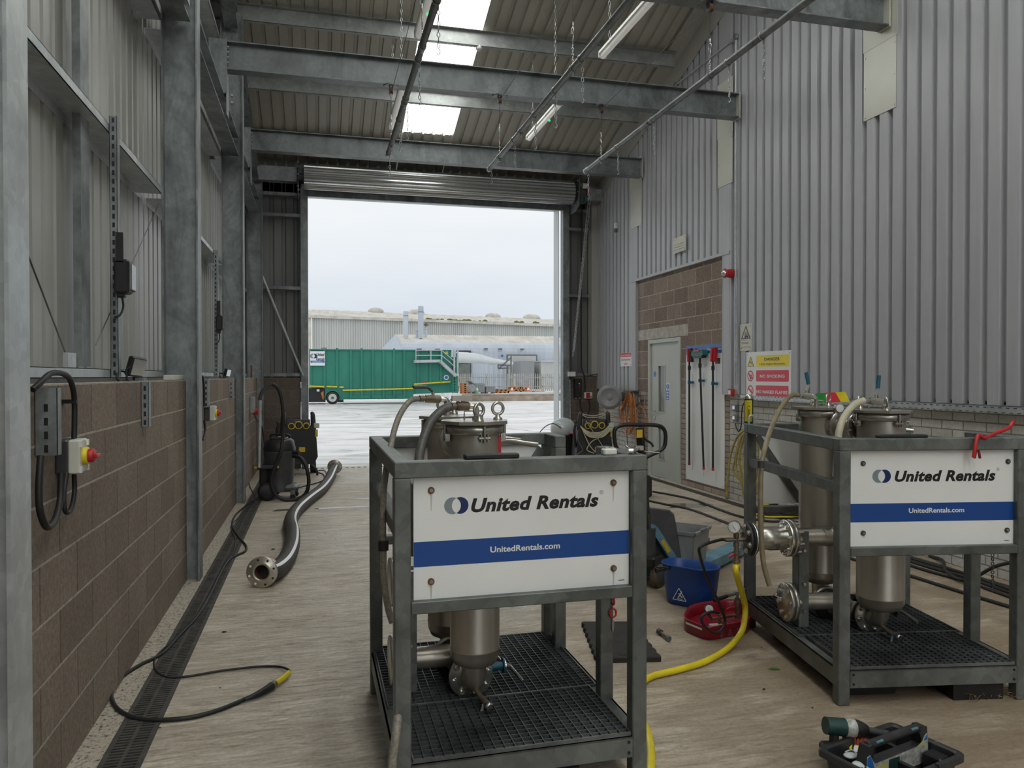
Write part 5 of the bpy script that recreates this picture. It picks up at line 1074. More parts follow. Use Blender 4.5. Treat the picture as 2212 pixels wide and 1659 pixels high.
# ================================================================== LEFT WALL FITTINGS
LWp = lambda x, y, X=XL: at(x, y, 0, X)
def strut(p, z0, z1, lab, w=.041, d=.041, yw=None, X0=None, group='slotted struts on the left wall'):
    """slotted channel standing on the wall; face with slots looks back towards -Y"""
    o = Vector((X0 if X0 is not None else p.x, p.y, z0)); h = z1-z0; mb = MB()
    mb.box(0, d, 0, .0025, 0, h).box(0, .0025, 0, w, 0, h).box(d-.0025, d, 0, w, 0, h).box(.0025, .011, w-.0025, w, 0, h).box(d-.011, d-.0025, w-.0025, w, 0, h)
    t = thing('slotted_strut', lab, 'strut', o, group=group); mb.build('strut_channel', 'galvanised', t)
    n = int(h/.05); mb = MB()
    for i in range(n): z = .025+i*.05; mb.obox((d/2, -.0004, z), (.013, .0008, .028), (1, 0, 0), ch=0)
    mb.build('slots', 'plastic_black', t, kind='stuff'); return t
a = LWp(75, 985); strut(a, a.z, LWp(75, 838).z, 'short slotted steel strut near the left edge, carrying the black cable loops', .045, .075)
a = LWp(96, 985); simple('strut_rail', MB().box(XL, XL+.03, a.y+.03, a.y+.07, a.z+.02, LWp(96, 850).z), 'galvanised', 'narrow plain steel rail just right of the short slotted strut', 'rail', (XL, a.y, a.z))
a = LWp(305, 922); strut(a, a.z, LWp(305, 825).z, 'slotted steel strut hanging down the block wall left of second column', .06, .041)
a = LWp(466, 884); strut(a, LWp(440, 875).z, 1.60, 'short slotted strut above second isolator box', .06, .041) if 0 else None
a = LWp(440, 880); strut(a, a.z, 1.585, 'slotted strut above the isolator box of the second bay', .06, .041)
a = LWp(495, 862); strut(a, a.z, 1.585, 'slotted strut at right end of the second block bay', .06, .041)
a = at(238, 700, 0, XO+.001); strut(Vector((XO+.002, a.y, 0)), 1.60, 3.10, 'tall slotted steel strut between the two rails of the nearest bay', .06, .041)
a = at(462, 700, 0, XO+.001); strut(Vector((XO+.002, a.y, 0)), 1.60, 3.05, 'tall slotted steel strut between the rails of the second bay', .07, .041)
def isolator(y, z, s, lab):
    t = thing('isolator_switch', lab, 'switch', (XL, y, z), group='rotary isolators on the left wall'); w, h = .115*s, .135*s
    MB().box(0, .045*s, 0, w, -h/2, h/2, ch=.006).build('switch_base', 'plastic_charcoal', t); c = MB().box(.045*s, .088*s, 0, w, -h/2, h/2, ch=.006).build('switch_cover', 'plastic_cream', t)
    for zz in (-h*.38, h*.38):
        for yy in (.012, w-.012): MB().box(.086*s, .094*s, yy-.008, yy+.008, zz-.012, zz+.012).build('corner_lug', 'plastic_white', c)
    MB().lathe([(.036*s, 0), (.036*s, .014), (.032*s, .018), (.001, .018)], (.088*s, w/2, 0), (1, 0, 0), 24).build('yellow_collar', 'yellow_hose', c)
    k = MB().lathe([(.027*s, 0), (.028*s, .016), (.024*s, .022), (.001, .022)], (.106*s, w/2, 0), (1, 0, 0), 24).build('red_knob', 'red', c); MB().box(.126*s, .143*s, w/2-.026*s, w/2+.026*s, -.008, .008, ch=.003).build('knob_grip', 'red', k)
    return t
isolator(3.324, 1.286, 1.0, 'grey rotary isolator with red and yellow knob on the nearest block wall')
b2 = LWp(441, 893); isolator(b2.y, b2.z, 1.0, 'rotary isolator with red and yellow knob past the second column')
# cables of the nearest isolator
W_ = lambda x, y, X: at(x, y, 0, X)
def cable(pts, r, lab, mat='rubber_black', name='cable', cat='cable', group='cables', sub=6): return hose(name, pts, r, mat, lab, cat, 10, sub, group)
cable([W_(70, 842, -.97), W_(86, 828, -.96), W_(108, 808, -.955), W_(130, 806, -.95), (W_(148, 815, -.95)), W_(158, 840, -.955), W_(161, 870, -.96), W_(161, 910, -.962), W_(160, 955, -.962)], .011, 'thick black cable arching over the block wall into the nearest isolator', group='isolator cables')
cable([W_(88, 985, -.965), W_(84, 1050, -.96), W_(86, 1100, -.955), W_(96, 1132, -.95), W_(106, 1138, -.95), W_(120, 1120, -.955), W_(130, 1080, -.96), W_(132, 1022, -.965)], .0125, 'thick black cable looping low from short strut to isolator underside', group='isolator cables')
cable([W_(160, 1022, -.96), W_(161, 1060, -.958), W_(156, 1092, -.955), W_(147, 1107, -.955), W_(140, 1100, -.955), W_(138, 1070, -.96), W_(144, 1022, -.965)], .0095, 'thinner black cable looping under the nearest isolator', group='isolator cables')
a = W_(160, 867, -.962); simple('cable_cleat', MB().box(XL, -.95, a.y-.014, a.y+.014, a.z-.008, a.z+.008), 'plastic_black', 'small black cable cleat above the nearest isolator', 'cleat', a)
cable([W_(437, 812, -.97), W_(440, 830, -.965), W_(441, 860, -.965), W_(441, 878, -.965)], .009, 'black cable down to the isolator of the second bay', group='isolator cables')
cable([W_(441, 908, -.965), W_(443, 930, -.96), W_(440, 945, -.955), W_(438, 950, -.955)], .009, 'black cable end curling below the isolator of the second bay', group='isolator cables')
# lamps clamped on the tall struts
def strut_lamp(x, y, s, lab):
    a = at(x, y, 0, XO+.05); t = thing('strut_lamp', lab, 'lamp', a, group='black lamps on the tall struts')
    MB().box(-.02*s, .05*s, 0, .10*s, -.085*s, .085*s, ch=.012).build('lamp_body', 'plastic_black', t); MB().prism([(0, .08), (.02, .08), (.012, .22), (0, .25)], (-.01, 0, 0), (0, 1, 0), (0, 0, 1), (.04, 0, 0)).build('lamp_shade', 'plastic_black', t)
    MB().box(.045*s, .062*s, .01*s, .11*s, -.07*s, .07*s, ch=.008).build('lens', 'glass_dark', t); MB().box(-.01, .03, .02, .08, -.12, -.08, ch=.008).build('lamp_gland', 'plastic_black', t)
    MB().tube([(.01, .05, -.11), (.015, .06, -.17), (.0, .045, -.22), (-.02, .015, -.235)], .006, 8, 5).build('lamp_cable', 'rubber_black', t)
strut_lamp(254, 596, 1.15, 'black bulkhead lamp clipped to the tall strut of the nearest bay'); strut_lamp(470, 697, 1.0, 'black bulkhead lamp clipped to the tall strut of the second bay')
def flood(x, y, lab, s=1):
    a = at(x, y, 0, XL-.06); a.z = 1.577; t = thing('floodlight', lab, 'lamp', a, group='floodlights on the block wall'); A = Vector((1, -.25, -.25)).normalized()
    b = MB().obox((.01, .03, .085*s), (.035, .17*s, .12*s), A, (.25, 0, 1), ch=.008).build('lamp_body', 'plastic_black', t); MB().obox(Vector((.01, .03, .085*s))+A*.019, (.004, .145*s, .095*s), A, (.25, 0, 1)).build('lens', 'mirror_lens', b)
    MB().tube([(-.02, -.06, .002), (-.02, -.06, .07), (0, -.05, .085)], .006, 6, 1).tube([(-.02, .12, .002), (-.02, .12, .07), (0, .11, .085)], .006, 6, 1).box(-.04, 0, -.08, .14, 0, .004).build('lamp_bracket', 'plastic_black', t)
    MB().tube([(-.03, 0, .05), (-.06, -.08, .06), (-.05, -.16, .02), (-.03, -.2, .004)], .006, 6, 5).build('lamp_cable', 'rubber_black', t)
flood(287, 815, 'black floodlight tilted on top of the nearest block wall'); flood(488, 806, 'black floodlight on the block wall of the second bay', .8)
for x, l in ((502, 'of the second bay'), (543, 'of the third bay')):
    a = at(x, 815, 0, XL-.05); simple('red_rod', MB().cyl(Vector((a.x, a.y, 1.577)), (a.x, a.y, at(x, 789, 0, XL-.05).z), .012, n=8), 'red_dark', 'dark red rod standing on the block wall '+l, 'rod', (a.x, a.y, 1.577), 'red rods')
a, b = at(372, 820, 0, XL-.02), at(400, 820, 0, XL-.02); simple('packing_strip', MB().box(XL-.08, XL-.012, a.y, b.y, 1.576, 1.615, ch=.004), 'plastic_cream', 'small white packing block on the wall top left of second column', 'block', (XL, a.y, 1.576))
a = FWALL(615, 803, 13.66); simple('timber_block', MB().box(FWALL(602, 800, 13.6).x, FWALL(629, 800, 13.6).x, 13.5, 13.6, 1.577+.02, 1.67), 'kerb_concrete', 'short brown offcut lying on the end block wall left of the shutter', 'block', (a.x, 13.5, 1.577)) if 0 else None
# red industrial plug on the third bay
def plug():
    a = at(540, 880, 0, XL); t = thing('wall_socket', 'grey and red industrial socket with hanging plug beyond the third column', 'socket', (XL, a.y, a.z))
    MB().box(0, .07, -.06, .06, -.09, .16, ch=.01).build('socket_body', 'plastic_grey_light', t); r = MB().lathe([(.05, 0), (.052, .03), (.045, .07), (.02, .07)], (.06, 0, -.06), (1, -.2, -.5), 20).build('socket_ring', 'red', t); MB().obox((.115, -.02, -.07), (.02, .12, .09), (1, 0, -.4), ch=.006).build('socket_lid', 'red', r)
    pl_ = MB().lathe([(.046, 0), (.05, .05), (.036, .10), (.03, .16), (.018, .20)], (.10, -.01, -.10), (.35, 0, -1), 18).build('plug_body', 'plastic_grey', t)
    MB().tube([(.17, -.01, -.29), (.20, 0, -.5), (.22, .05, -.9), (.24, .02, -1.2), (.30, -.1, -1.405)], .010, 8, 6).build('plug_cable', 'rubber_black', t)
plug()
# ================================================================== FLOOR THINGS ON THE LEFT
def bighose():
    fc = G(548, 1268); R = .118; t = thing('suction_hose', 'large black flanged suction hose with white stripe snaking across floor', 'hose', (0, 0, 0)); r = .072
    P_ = [(566, 1243), (592, 1232), (615, 1205), (629, 1175), (632, 1145), (628, 1118), (640, 1094), (667, 1070), (693, 1050), (709, 1030), (717, 1018), (722, 1010)]
    pts = [G(x, y+8, r*.92) for x, y in P_]; pts[-1].z = .12; pts[-2].z = .10; pts[0].z = .115; pts[1].z = .09
    t.location = (pts[0].x, pts[0].y, 0); o = Vector(t.location); pts = [p-o for p in pts]
    pts[0] = pts[0].lerp(pts[1], .35)
    MB().tube(pts, r, 20, 8).build('hose_body', 'plastic_black_rib', t)
    S_ = spline(pts, 8); mb = MB(); vs = []
    for i, p in enumerate(S_):
        d = (S_[min(i+1, len(S_)-1)]-S_[max(i-1, 0)]).normalized(); s = d.cross(Vector((0, 0, 1))).normalized()
        for a in (.66, .84, 1.02): vs.append(p+(s*math.cos(a)+Vector((0, 0, 1))*math.sin(a))*(r+.0012))
    mb.add(vs, [(i*3+k, (i+1)*3+k, (i+1)*3+k+1, i*3+k+1) for i in range(len(S_)-1) for k in range(2)], True); mb.build('white_stripe', 'sign_white', t)
    d0 = Vector((pts[0].x-pts[2].x, pts[0].y-pts[2].y, 0)).normalized(); c0 = Vector((0, 0, R+.002)); 
    d0 = (Vector((-.25, -1, .05))).normalized()
    tail = MB().lathe([(r+.004, 0), (.066, .05), (.062, .11)], c0-d0*.12, d0, 24, cap=False).build('hose_tail', 'stainless_dull', t); MB().lathe([(r+.003, 0), (r+.003, .05)], c0-d0*.165, d0, 24).build('tail_sleeve', 'sign_white', t)
    for s in (0, .028): MB().lathe([(r+.005, s), (r+.005, s+.012)], c0-d0*.155, d0, 24).build('red_band', 'pink', t)
    f = MB().lathe([(.056, 0), (.113, 0), (.118, .004), (.118, .018), (.113, .022), (.078, .022), (.074, .028), (.056, .028), (.056, .0)], c0-d0*.012, d0, 40, cap=False).build('end_flange', 'stainless_dull', t); MB().lathe([(.0565, .0275), (.056, -.20), (.001, -.201)], c0-d0*.012, d0, 28, cap=False).build('flange_bore', 'bore_rust', f)
    x, y, z = frame_from(d0)
    for i in range(8):
        a = 2*PI*i/8+.3; q = c0+d0*.0105+x*(.096*math.cos(a))+y*(.096*math.sin(a)); MB().cyl(q-d0*.004, q+d0*.0012, .0085, n=12).build('bolt_hole', 'sign_white' if i in (1, 2, 3) else 'plastic_black', f)
    e = pts[-1]; d1 = Vector((.22, 1, .32)).normalized(); c1 = Vector((e.x, e.y, .122))+d1*.04
    MB().lathe([(r+.003, -.08), (r+.003, .03), (.055, .06)], c1-d1*.05, d1, 20).build('hose_tail', 'stainless', t)
    f = MB().lathe([(.05, 0), (.118, 0), (.118, .02), (.05, .02), (.05, 0)], c1, d1, 32).build('end_flange', 'stainless_dull', t); x, y, z = frame_from(d1)
    for i in range(8): a = 2*PI*i/8; q = c1+x*(.095*math.cos(a))+y*(.095*math.sin(a)); MB().cyl(q-d1*.0015, q-d1*.0003, .0095, n=12).build('bolt_hole', 'sign_white', f)
m_, t_, b_ = _mat('plastic_black_rib'); w_ = N(t_, 'ShaderNodeTexNoise', _Scale=60, _Detail=3); t_.links.new(coords(t_, (1, 3, 1)), w_.inputs['Vector'])
t_.links.new(ramp(t_, w_.outputs['Fac'], [(.3, (.022, .020, .018)), (.7, (.06, .052, .045))]), b_.inputs['Base Color']); b_.inputs['Roughness'].default_value = .65; bump(t_, b_, w_.outputs['Fac'], .5, .004)
bighose()
gz = lambda x, y, z=.012: G(x, y, z)
t = thing('spray_lance', 'yellow and black pressure washer gun at end of black hose loop', 'spray gun', gz(605, 1470, .0)); o = Vector(t.location)
MB().tube([gz(624, 1454, .03)-o, gz(610, 1466, .028)-o, gz(590, 1479, .026)-o], .0165, 12, 3, rs=(.017, .0145), flat=.8).build('yellow_grip', 'yellow_hose', t); MB().tube([gz(593, 1477, .026)-o, gz(586, 1483, .026)-o], .019, 12, 2).build('swivel_nut', 'brass', t)
MB().tube([gz(587, 1482, .026)-o, gz(566, 1495, .024)-o, gz(545, 1505, .022)-o, gz(528, 1511, .018)-o], .02, 12, 4, rs=(.021, .010)).build('black_grip', 'rubber_black', t)
bh = [(530, 1510), (477, 1532), (420, 1548), (358, 1555), (298, 1552), (256, 1533), (241, 1503), (255, 1470), (300, 1438), (350, 1412), (388, 1372), (421, 1338), (440, 1308), (457, 1278), (475, 1240), (494, 1210), (515, 1198), (530, 1190), (531, 1178), (516, 1160), (502, 1137), (507, 1115), (528, 1095), (546, 1082)]
hose('washer_hose', [gz(x, y) for x, y in bh], .0105, 'rubber_black', 'black pressure hose looping from yellow gun up along the slot drain', 'hose', 10, 7)
ll = [(626, 1452), (622, 1446), (600, 1440), (556, 1440), (477, 1449), (397, 1462), (355, 1461), (334, 1441), (340, 1415), (372, 1385), (412, 1345), (437, 1318), (458, 1280), (473, 1246), (490, 1215), (505, 1190), (508, 1165), (500, 1135), (530, 1105), (548, 1085)]
cable([gz(x, y, .009 if i > 1 else .03) for i, (x, y) in enumerate(ll)], .0062, 'thin black lead running beside the black hose along the slot drain')
cable([gz(x, y, .008) for x, y in ((545, 1085), (552, 1078), (548, 1066), (540, 1052), (536, 1035))], .007, 'short black cable curling on floor below the hanging plug')
cable([gz(x, y, .008) for x, y in ((628, 1058), (650, 1052), (685, 1043), (700, 1035), (697, 1024), (675, 1020), (662, 1026))], .010, 'black cable loop on floor behind the vacuum')
cable([gz(x, y, .008) for x, y in ((680, 1018), (700, 1016), (705, 1026), (697, 1038))], .007, 'thin black cable beside foot of the left pressure washer')
# wet vacuum
def vac():
    p = G(604, 1076); t = thing('wet_vacuum', 'dark grey wet and dry vacuum on wheels with tall hose arch', 'vacuum cleaner', (p.x, p.y, 0), math.radians(-8)); r = .195
    MB().lathe([(r*.92, .10), (r*.95, .14), (r*.88, .17), (r*.93, .3), (r*1.0, .56), (r*1.03, .60), (r*1.03, .63), (r*.98, .64)], n=36).build('tank', 'plastic_charcoal', t)
    h = MB().lathe([(r*1.04, .63), (r*1.05, .66), (r*1.0, .70), (r*.93, .76), (r*.75, .785), (.001, .79)], n=36).build('motor_head', 'plastic_black', t); MB().box(-.10, .10, -.14, .10, .775, .80, ch=.01).build('head_lid', 'plastic_black', h)
    MB().box(-.015, .055, -.05, .0, .80, .815, ch=.006).build('switch_plate', 'plastic_grey_light', h)
    MB().tube([(-.11, .06, .77), (-.11, .04, .83), (.11, .04, .83), (.11, .06, .77)], .012, 8, 4).build('carry_handle', 'plastic_black', h)
    MB().box(-.22, -.12, -.2, .12, .0+.10, .46, ch=.03).build('rear_frame', 'plastic_black', t); MB().box(-.27, .04, -.235, -.19, .41, .46, ch=.01).build('accessory_bar', 'plastic_charcoal', t)
    for x in (-.25, .02): MB().box(x-.018, x+.018, -.238, -.232, .42, .45).build('yellow_clip', 'yellow', t)
    for yy in (-.20, .16): 
        w = MB().lathe([(.001, 0), (.10, 0), (.115, .008), (.118, .02), (.118, .04), (.10, .052), (.001, .052)], (-.12, yy-.03, .119), (0, 1, 0), 28).build('wheel', 'rubber_black', t); MB().lathe([(.001, -.002), (.085, -.002), (.088, .003)], (-.12, yy-.03, .119), (0, 1, 0), 24).build('wheel_cap', 'plastic_charcoal', w)
    for yy in (-.12, .12): 
        c = MB().cyl((.19, yy-.015, .036), (.19, yy+.015, .036), .036, n=16).build('castor', 'rubber_black', t); MB().box(.16, .22, yy-.022, yy+.022, .06, .13, ch=.01).build('castor_fork', 'plastic_grey', c)
    MB().box(.08, .24, -.16, .16, .12, .19, ch=.03).build('front_bumper', 'plastic_grey', t)
    MB().cyl((.18, -.06, .60), (.27, -.10, .60), .03, n=14).build('inlet', 'plastic_black', t)
    L = lambda x, y, v: (lambda q: Vector((q.x-p.x, q.y-p.y, q.z)))(at(x, y, 1, v)); c8, s8 = math.cos(math.radians(8)), math.sin(math.radians(8)); R_ = lambda q: Vector((q.x*c8-q.y*s8, q.x*s8+q.y*c8, q.z))
    v = p.y-.27
    MB().tube([R_(L(x, y, v+dv)) for x, y, dv in ((633, 985, .1), (650, 990, 0), (662, 1010, -.05), (667, 1040, -.05), (661, 1065, -.05), (645, 1077, -.05), (620, 1080, -.05), (600, 1073, -.05), (588, 1055, -.05), (587, 1030, -.05), (597, 1002, -.05), (607, 975, -.05), (611, 940, 0), (612, 900, 0), (608, 860, 0), (600, 838, 0), (588, 829, 0))], .024, 12, 6).build('vacuum_hose', 'rubber_black', t)
    MB().tube([R_(L(x, y, v)) for x, y in ((588, 829), (576, 836), (566, 848), (561, 864))], .024, 12, 4).build('hose_grip', 'plastic_charcoal', t)
    MB().cyl(R_(L(562, 862, v)), R_(L(560, 1010, v)), .019, n=12).build('suction_wand', 'galvanised_pale', t)
vac()
def washer(p, rz, lab, extra=0):
    t = thing('pressure_washer', lab, 'pressure washer', (p.x, p.y, 0), rz, 'pressure washers by the shutter')
    MB().prism([(-.26, .18), (.24, .18), (.30, .30), (.27, .74), (.20, .80), (-.2, .80), (-.27, .72), (-.30, .30)], (0, .30, 0), (1, 0, 0), (0, 0, 1), (0, -.42, 0)).build('body_shell', 'plastic_black', t)
    for s in (-1, 1): MB().tube([(s*.24, -.02, .70), (s*.235, -.05, .86), (s*.225, -.08, .98), (s*.215, -.05, 1.0)], .035, 12, 5, rs=(.048, .028)).build('push_handle', 'plastic_charcoal', t)
    pa = MB().prism([(-.19, .72), (.19, .72), (.18, .90), (-.18, .90)], (0, -.10, 0), (1, 0, 0), (0, 0, 1), (0, .10, 0)).build('control_panel', 'plastic_charcoal', t)
    for x, z, r in ((-.11, .80, .045), (.0, .815, .055), (.12, .80, .045)): 
        k = MB().torus((x, -.115, z), r, .010, (0, 1, 0), 22, 8).build('dial_ring', 'yellow', pa); MB().cyl((x, -.135, z), (x, -.10, z), r*.6, n=16).build('dial_knob', 'plastic_black', k)
    MB().box(-.07, .04, -.106, -.10, .87, .885).build('badge_plate', 'plastic_grey', pa); MB().obox((.05, -.135, .42), (.10, .02, .08), (1, 0, 0), ch=.01).build('yellow_cap', 'yellow', t)
    MB().box(.24, .33, -.10, .0, .76, .84, ch=.01).build('bottle_pocket', 'plastic_cream', t); MB().box(.26, .30, -.125, -.12, .62, .74).build('warning_label', 'yellow', t)
    for s in (-1, 1):
        MB().tube([(s*.20, -.10, .17), (s*.27, -.14, .10), (s*.29, -.15, .0)], .02, 8, 3).build('front_leg', 'plastic_black', t); MB().cyl((s*.22, .26, .11), (s*.30, .26, .11), .11, n=22).build('wheel', 'rubber_black', t)
    MB().tube([(-.30, -.05, .45), (-.33, -.10, .7), (-.31, -.10, .82)], .022, 10, 4).build('lance_holder', 'plastic_black', t); MB().sph((-.31, -.1, .86), .033, 10).build('lance_knob', 'plastic_charcoal', t)
    if extra:
        for k in range(5): MB().tube([(-.24+.01*k, -.13-.008*k, .80-.02*k), (-.1, -.16-.01*k, .70-.018*k), (.1, -.16-.01*k, .70-.02*k), (.24, -.12-.01*k, .80-.02*k)], .009, 8, 5).build('coiled_hose', 'hose_cream', t)
        MB().tube([(-.2, -.15, .72), (-.1, -.17, .5), (.0, -.18, .38), (.08, -.17, .35)], .009, 8, 5).tube([(.05, -.17, .60), (-.06, -.18, .55), (-.14, -.18, .42), (-.02, -.18, .36)], .009, 8, 5).tube([(-.15, -.15, .88), (.1, -.18, .5), (.16, -.18, .37)], .006, 8, 2).build('coiled_hose', 'hose_cream', t)
        MB().tube([(-.2, .0, .985), (-.1, -.02, .93), (.08, -.02, .93), (.2, 0, .96)], .009, 8, 5).tube([(-.2, .02, .99), (0, .02, .95), (.19, .02, .99)], .009, 8, 5).build('coiled_hose', 'hose_cream', t)
        MB().tube([(-.30, -.16, .75), (-.28, -.20, .55), (-.22, -.22, .42), (-.36, -.24, .33), (-.50, -.2, .3)], .006, 8, 5).build('thin_lead', 'hose_grey', t)
        MB().box(.22, .31, -.15, -.08, .70, .76, ch=.01).build('nozzle', 'hose_cream', t)
washer(G(644, 1026), math.radians(6), 'black pressure washer with yellow dials by the left guide post')
washer(at(1281, 900, 1, 11.6)*1, math.radians(-8), 'black pressure washer draped in cream hose right of the doorway', 1)
pw2 = [o for o in COL.objects if o.name.startswith('pressure_washer')][-1]; pw2.location.z = 0
a = at(1222, 945, 1, 11.7); simple('canister', MB().sph((a.x, a.y, .72), .2, 14, (1.2, .8, .8)).cyl((a.x, a.y, .12), (a.x, a.y, .7), .17, .2, n=20), 'plastic_grey_light', 'pale rounded grey cleaner body left of the draped pressure washer', 'cleaner', (a.x, a.y, .12)) if 0 else None
c = at(1212, 920, 1, 12.35); t = thing('carpet_cleaner', 'pale translucent dome of a black cleaner beside draped pressure washer', 'cleaner', (c.x, c.y, 0)); MB().box(-.16, .24, -.16, .18, .0, .62, ch=.04).build('cleaner_body', 'plastic_black', t); MB().sph((.04, .0, .70), .2, 18, (1.15, .85, .95)).build('dome', 'dome_clear', t); MB().sph((.17, -.17, .64), .07, 10, (1.2, .7, .45)).build('pink_sponge', 'pink', t); MB().tube([(-.05, -.15, .72), (-.2, -.2, .80), (-.34, -.22, .76), (-.44, -.2, .66)], .008, 8, 5).build('thin_lead', 'hose_grey', t)
# ================================================================== RIGHT WALL FITTINGS
def sign(name, c4, X0, lab, cat='sign', th=.004, mat='sign_white'):
    """flat board on the right wall from its pixel box (x0,x1 at left/right; yt,yb at right edge); local frame: x towards the camera side (-Y), z up"""
    (x0, x1, yt, yb) = c4; a, b = at(x0, yt, 0, X0), at(x1, yt, 0, X0); z1 = at(x1, yt, 0, X0).z; z0 = at(x1, yb, 0, X0).z; w = a.y-b.y; h = z1-z0
    t = thing(name, lab, cat, (X0, a.y, z0)); MB().box(0, th, -w, 0, 0, h).build('board', mat, t)
    scr = []; 
    for yy in (-.03, -w+.03):
        for zz in (.03, h-.03): scr.append(((0, yy, zz), (-1, 0, 0)))
    bolts(t, scr, .006, .002, 'plastic_charcoal', 'screw')
    return t, w, h
SXv, SZv = (0, -1, 0), (0, 0, 1)
def P2(u, z, d=.0006): return Vector((-d, -u, z))          # u measured from the far (left) edge
def plate(t, u0, u1, z0, z1, mat, d=.0006, name='print_panel', r=0):
    mb = MB().box(-d, -d*.2, -u1, -u0, z0, z1) if not r else MB().prism([(-u0-r*(1-math.cos(q)), 0) for q in ()] or rr(u0, u1, z0, z1, r), (-d, 0, 0), (0, -1, 0), (0, 0, 1), (d*.8, 0, 0)); return mb.build(name, mat, t)
def rr(u0, u1, z0, z1, r, n=4):
    out = []
    for cx, cz, a0 in ((u1-r, z0+r, -PI/2), (u1-r, z1-r, 0), (u0+r, z1-r, PI/2), (u0+r, z0+r, PI)):
        for i in range(n+1): a = a0+PI/2*i/n; out.append((cx+r*math.cos(a), cz+r*math.sin(a)))
    return out
def poly(t, pts, mat, d=.0012, name='pictogram'): mb = MB(); mb.add([P2(u, z, d) for u, z in pts], [tuple(range(len(pts)))]); return mb.build(name, mat, t)
def ring(t, c, r0, r1, mat, d=.0012, name='ring', n=32):
    mb = MB(); vs = [P2(c[0]+r*math.cos(2*PI*i/n), c[1]+r*math.sin(2*PI*i/n), d) for r in (r0, r1) for i in range(n)]; mb.add(vs, [(i, (i+1) % n, n+(i+1) % n, n+i) for i in range(n)]); return mb.build(name, mat, t)
def line(t, a, b, w, mat, d=.0014, name='pictogram'):
    a, b = Vector((a[0], a[1])), Vector((b[0], b[1])); n = Vector((-(b-a).y, (b-a).x)).normalized()*w/2; return poly(t, [tuple(a+n), tuple(b+n), tuple(b-n), tuple(a-n)], mat, d, name)
def tx(t, s, u, z, size, mat, width=None, bold=.01, d=.0014, name='lettering'): return text(None, s, size, P2(u, z, d), SXv, SZv, mat, t, .0001, bold=bold, width=width, name=name)
# gas danger sign
XS = XG-.006
t, w, h = sign('danger_sign', (1612, 1709, 756, 868), XS, 'large white sign reading DANGER, NO SMOKING, NO NAKED FLAMES')
h = h; y1 = h
k = lambda f: w*f
plate(t, k(.245), k(.965), h*.685, h*.92, 'sign_yellow', r=.018); plate(t, k(.24), k(.955), h*.385, h*.615, 'sign_red', r=.018); plate(t, k(.235), k(.95), h*.075, h*.305, 'sign_red', r=.018)
tx(t, 'DANGER', k(.60), h*.81, h*.085, 'sign_black', k(.34)); tx(t, 'L.P.G. Highly Flammable', k(.60), h*.725, h*.052, 'sign_black', k(.55), .004)
tx(t, 'NO SMOKING', k(.60), h*.465, h*.085, 'sign_white', k(.54), .018); tx(t, 'NO NAKED FLAMES', k(.59), h*.145, h*.085, 'sign_white', k(.68), .018)
poly(t, [(k(.03), h*.70), (k(.19), h*.70), (k(.11), h*.91)], 'sign_black', .0008); poly(t, [(k(.048), h*.712), (k(.172), h*.712), (k(.11), h*.88)], 'sign_yellow', .0011)
poly(t, [(k(.09), h*.735), (k(.13), h*.735), (k(.14), h*.765), (k(.125), h*.80), (k(.118), h*.785), (k(.105), h*.825), (k(.092), h*.795), (k(.08), h*.765)], 'sign_black', .0014); ring(t, (k(.11), h*.752), .0, k(.018), 'sign_yellow', .0016)
for zc in (.50, .19):
    c = (k(.105), h*zc); ring(t, c, k(.055), k(.072), 'sign_red', .0014); 
    if zc > .3: line(t, (c[0]-k(.03), c[1]-h*.005), (c[0]+k(.03), c[1]+h*.018), .014, 'sign_black', .0010); line(t, (c[0]-k(.005), c[1]-h*.06), (c[0]+k(.01), c[1]-h*.03), .03, 'sign_black', .0010)
    else: line(t, (c[0]-k(.02), c[1]-h*.05), (c[0]+k(.035), c[1]+h*.03), .010, 'sign_black', .0010); poly(t, [(c[0]-k(.035), c[1]), (c[0]-k(.02), c[1]-h*.01), (c[0]-k(.015), c[1]+h*.03), (c[0]-k(.03), c[1]+h*.05)], 'sign_black', .0010)
    line(t, (c[0]-k(.045), c[1]+h*.05), (c[0]+k(.045), c[1]-h*.05), .022, 'sign_red', .0016)
# forklift danger sign
t, w, h = sign('forklift_sign', (1599, 1624, 698, 757), XS, 'tall white sign with black forklift triangle and the word Danger', mat='sign_cream')
poly(t, [(w*.08, h*.44), (w*.92, h*.44), (w*.5, h*.94)], 'sign_black', .0008); poly(t, [(w*.19, h*.465), (w*.81, h*.465), (w*.5, h*.86)], 'sign_cream', .0011)
for q in (((.42, .50), (.72, .50), (.72, .56), (.42, .56)), ((.46, .56), (.50, .56), (.50, .70), (.46, .70)), ((.64, .56), (.67, .56), (.62, .70), (.59, .70)), ((.46, .68), (.62, .68), (.62, .70), (.46, .70)), ((.36, .48), (.39, .48), (.39, .66), (.36, .66)), ((.24, .48), (.39, .48), (.39, .49), (.24, .49)), ((.52, .56), (.60, .56), (.58, .64), (.53, .64))): poly(t, [(w*a, h*b) for a, b in q], 'sign_black', .0013)
for c in (.47, .66): ring(t, (w*c, h*.495), 0, w*.06, 'sign_black', .0014)
tx(t, 'Danger', w*.46, h*.27, h*.085, 'sign_black', w*.62, .0); tx(t, 'Fork lift trucks', w*.46, h*.13, h*.045, 'sign_black', w*.80, .006); plate(t, 0, w, h*.385, h*.39, 'sign_black', .0007)
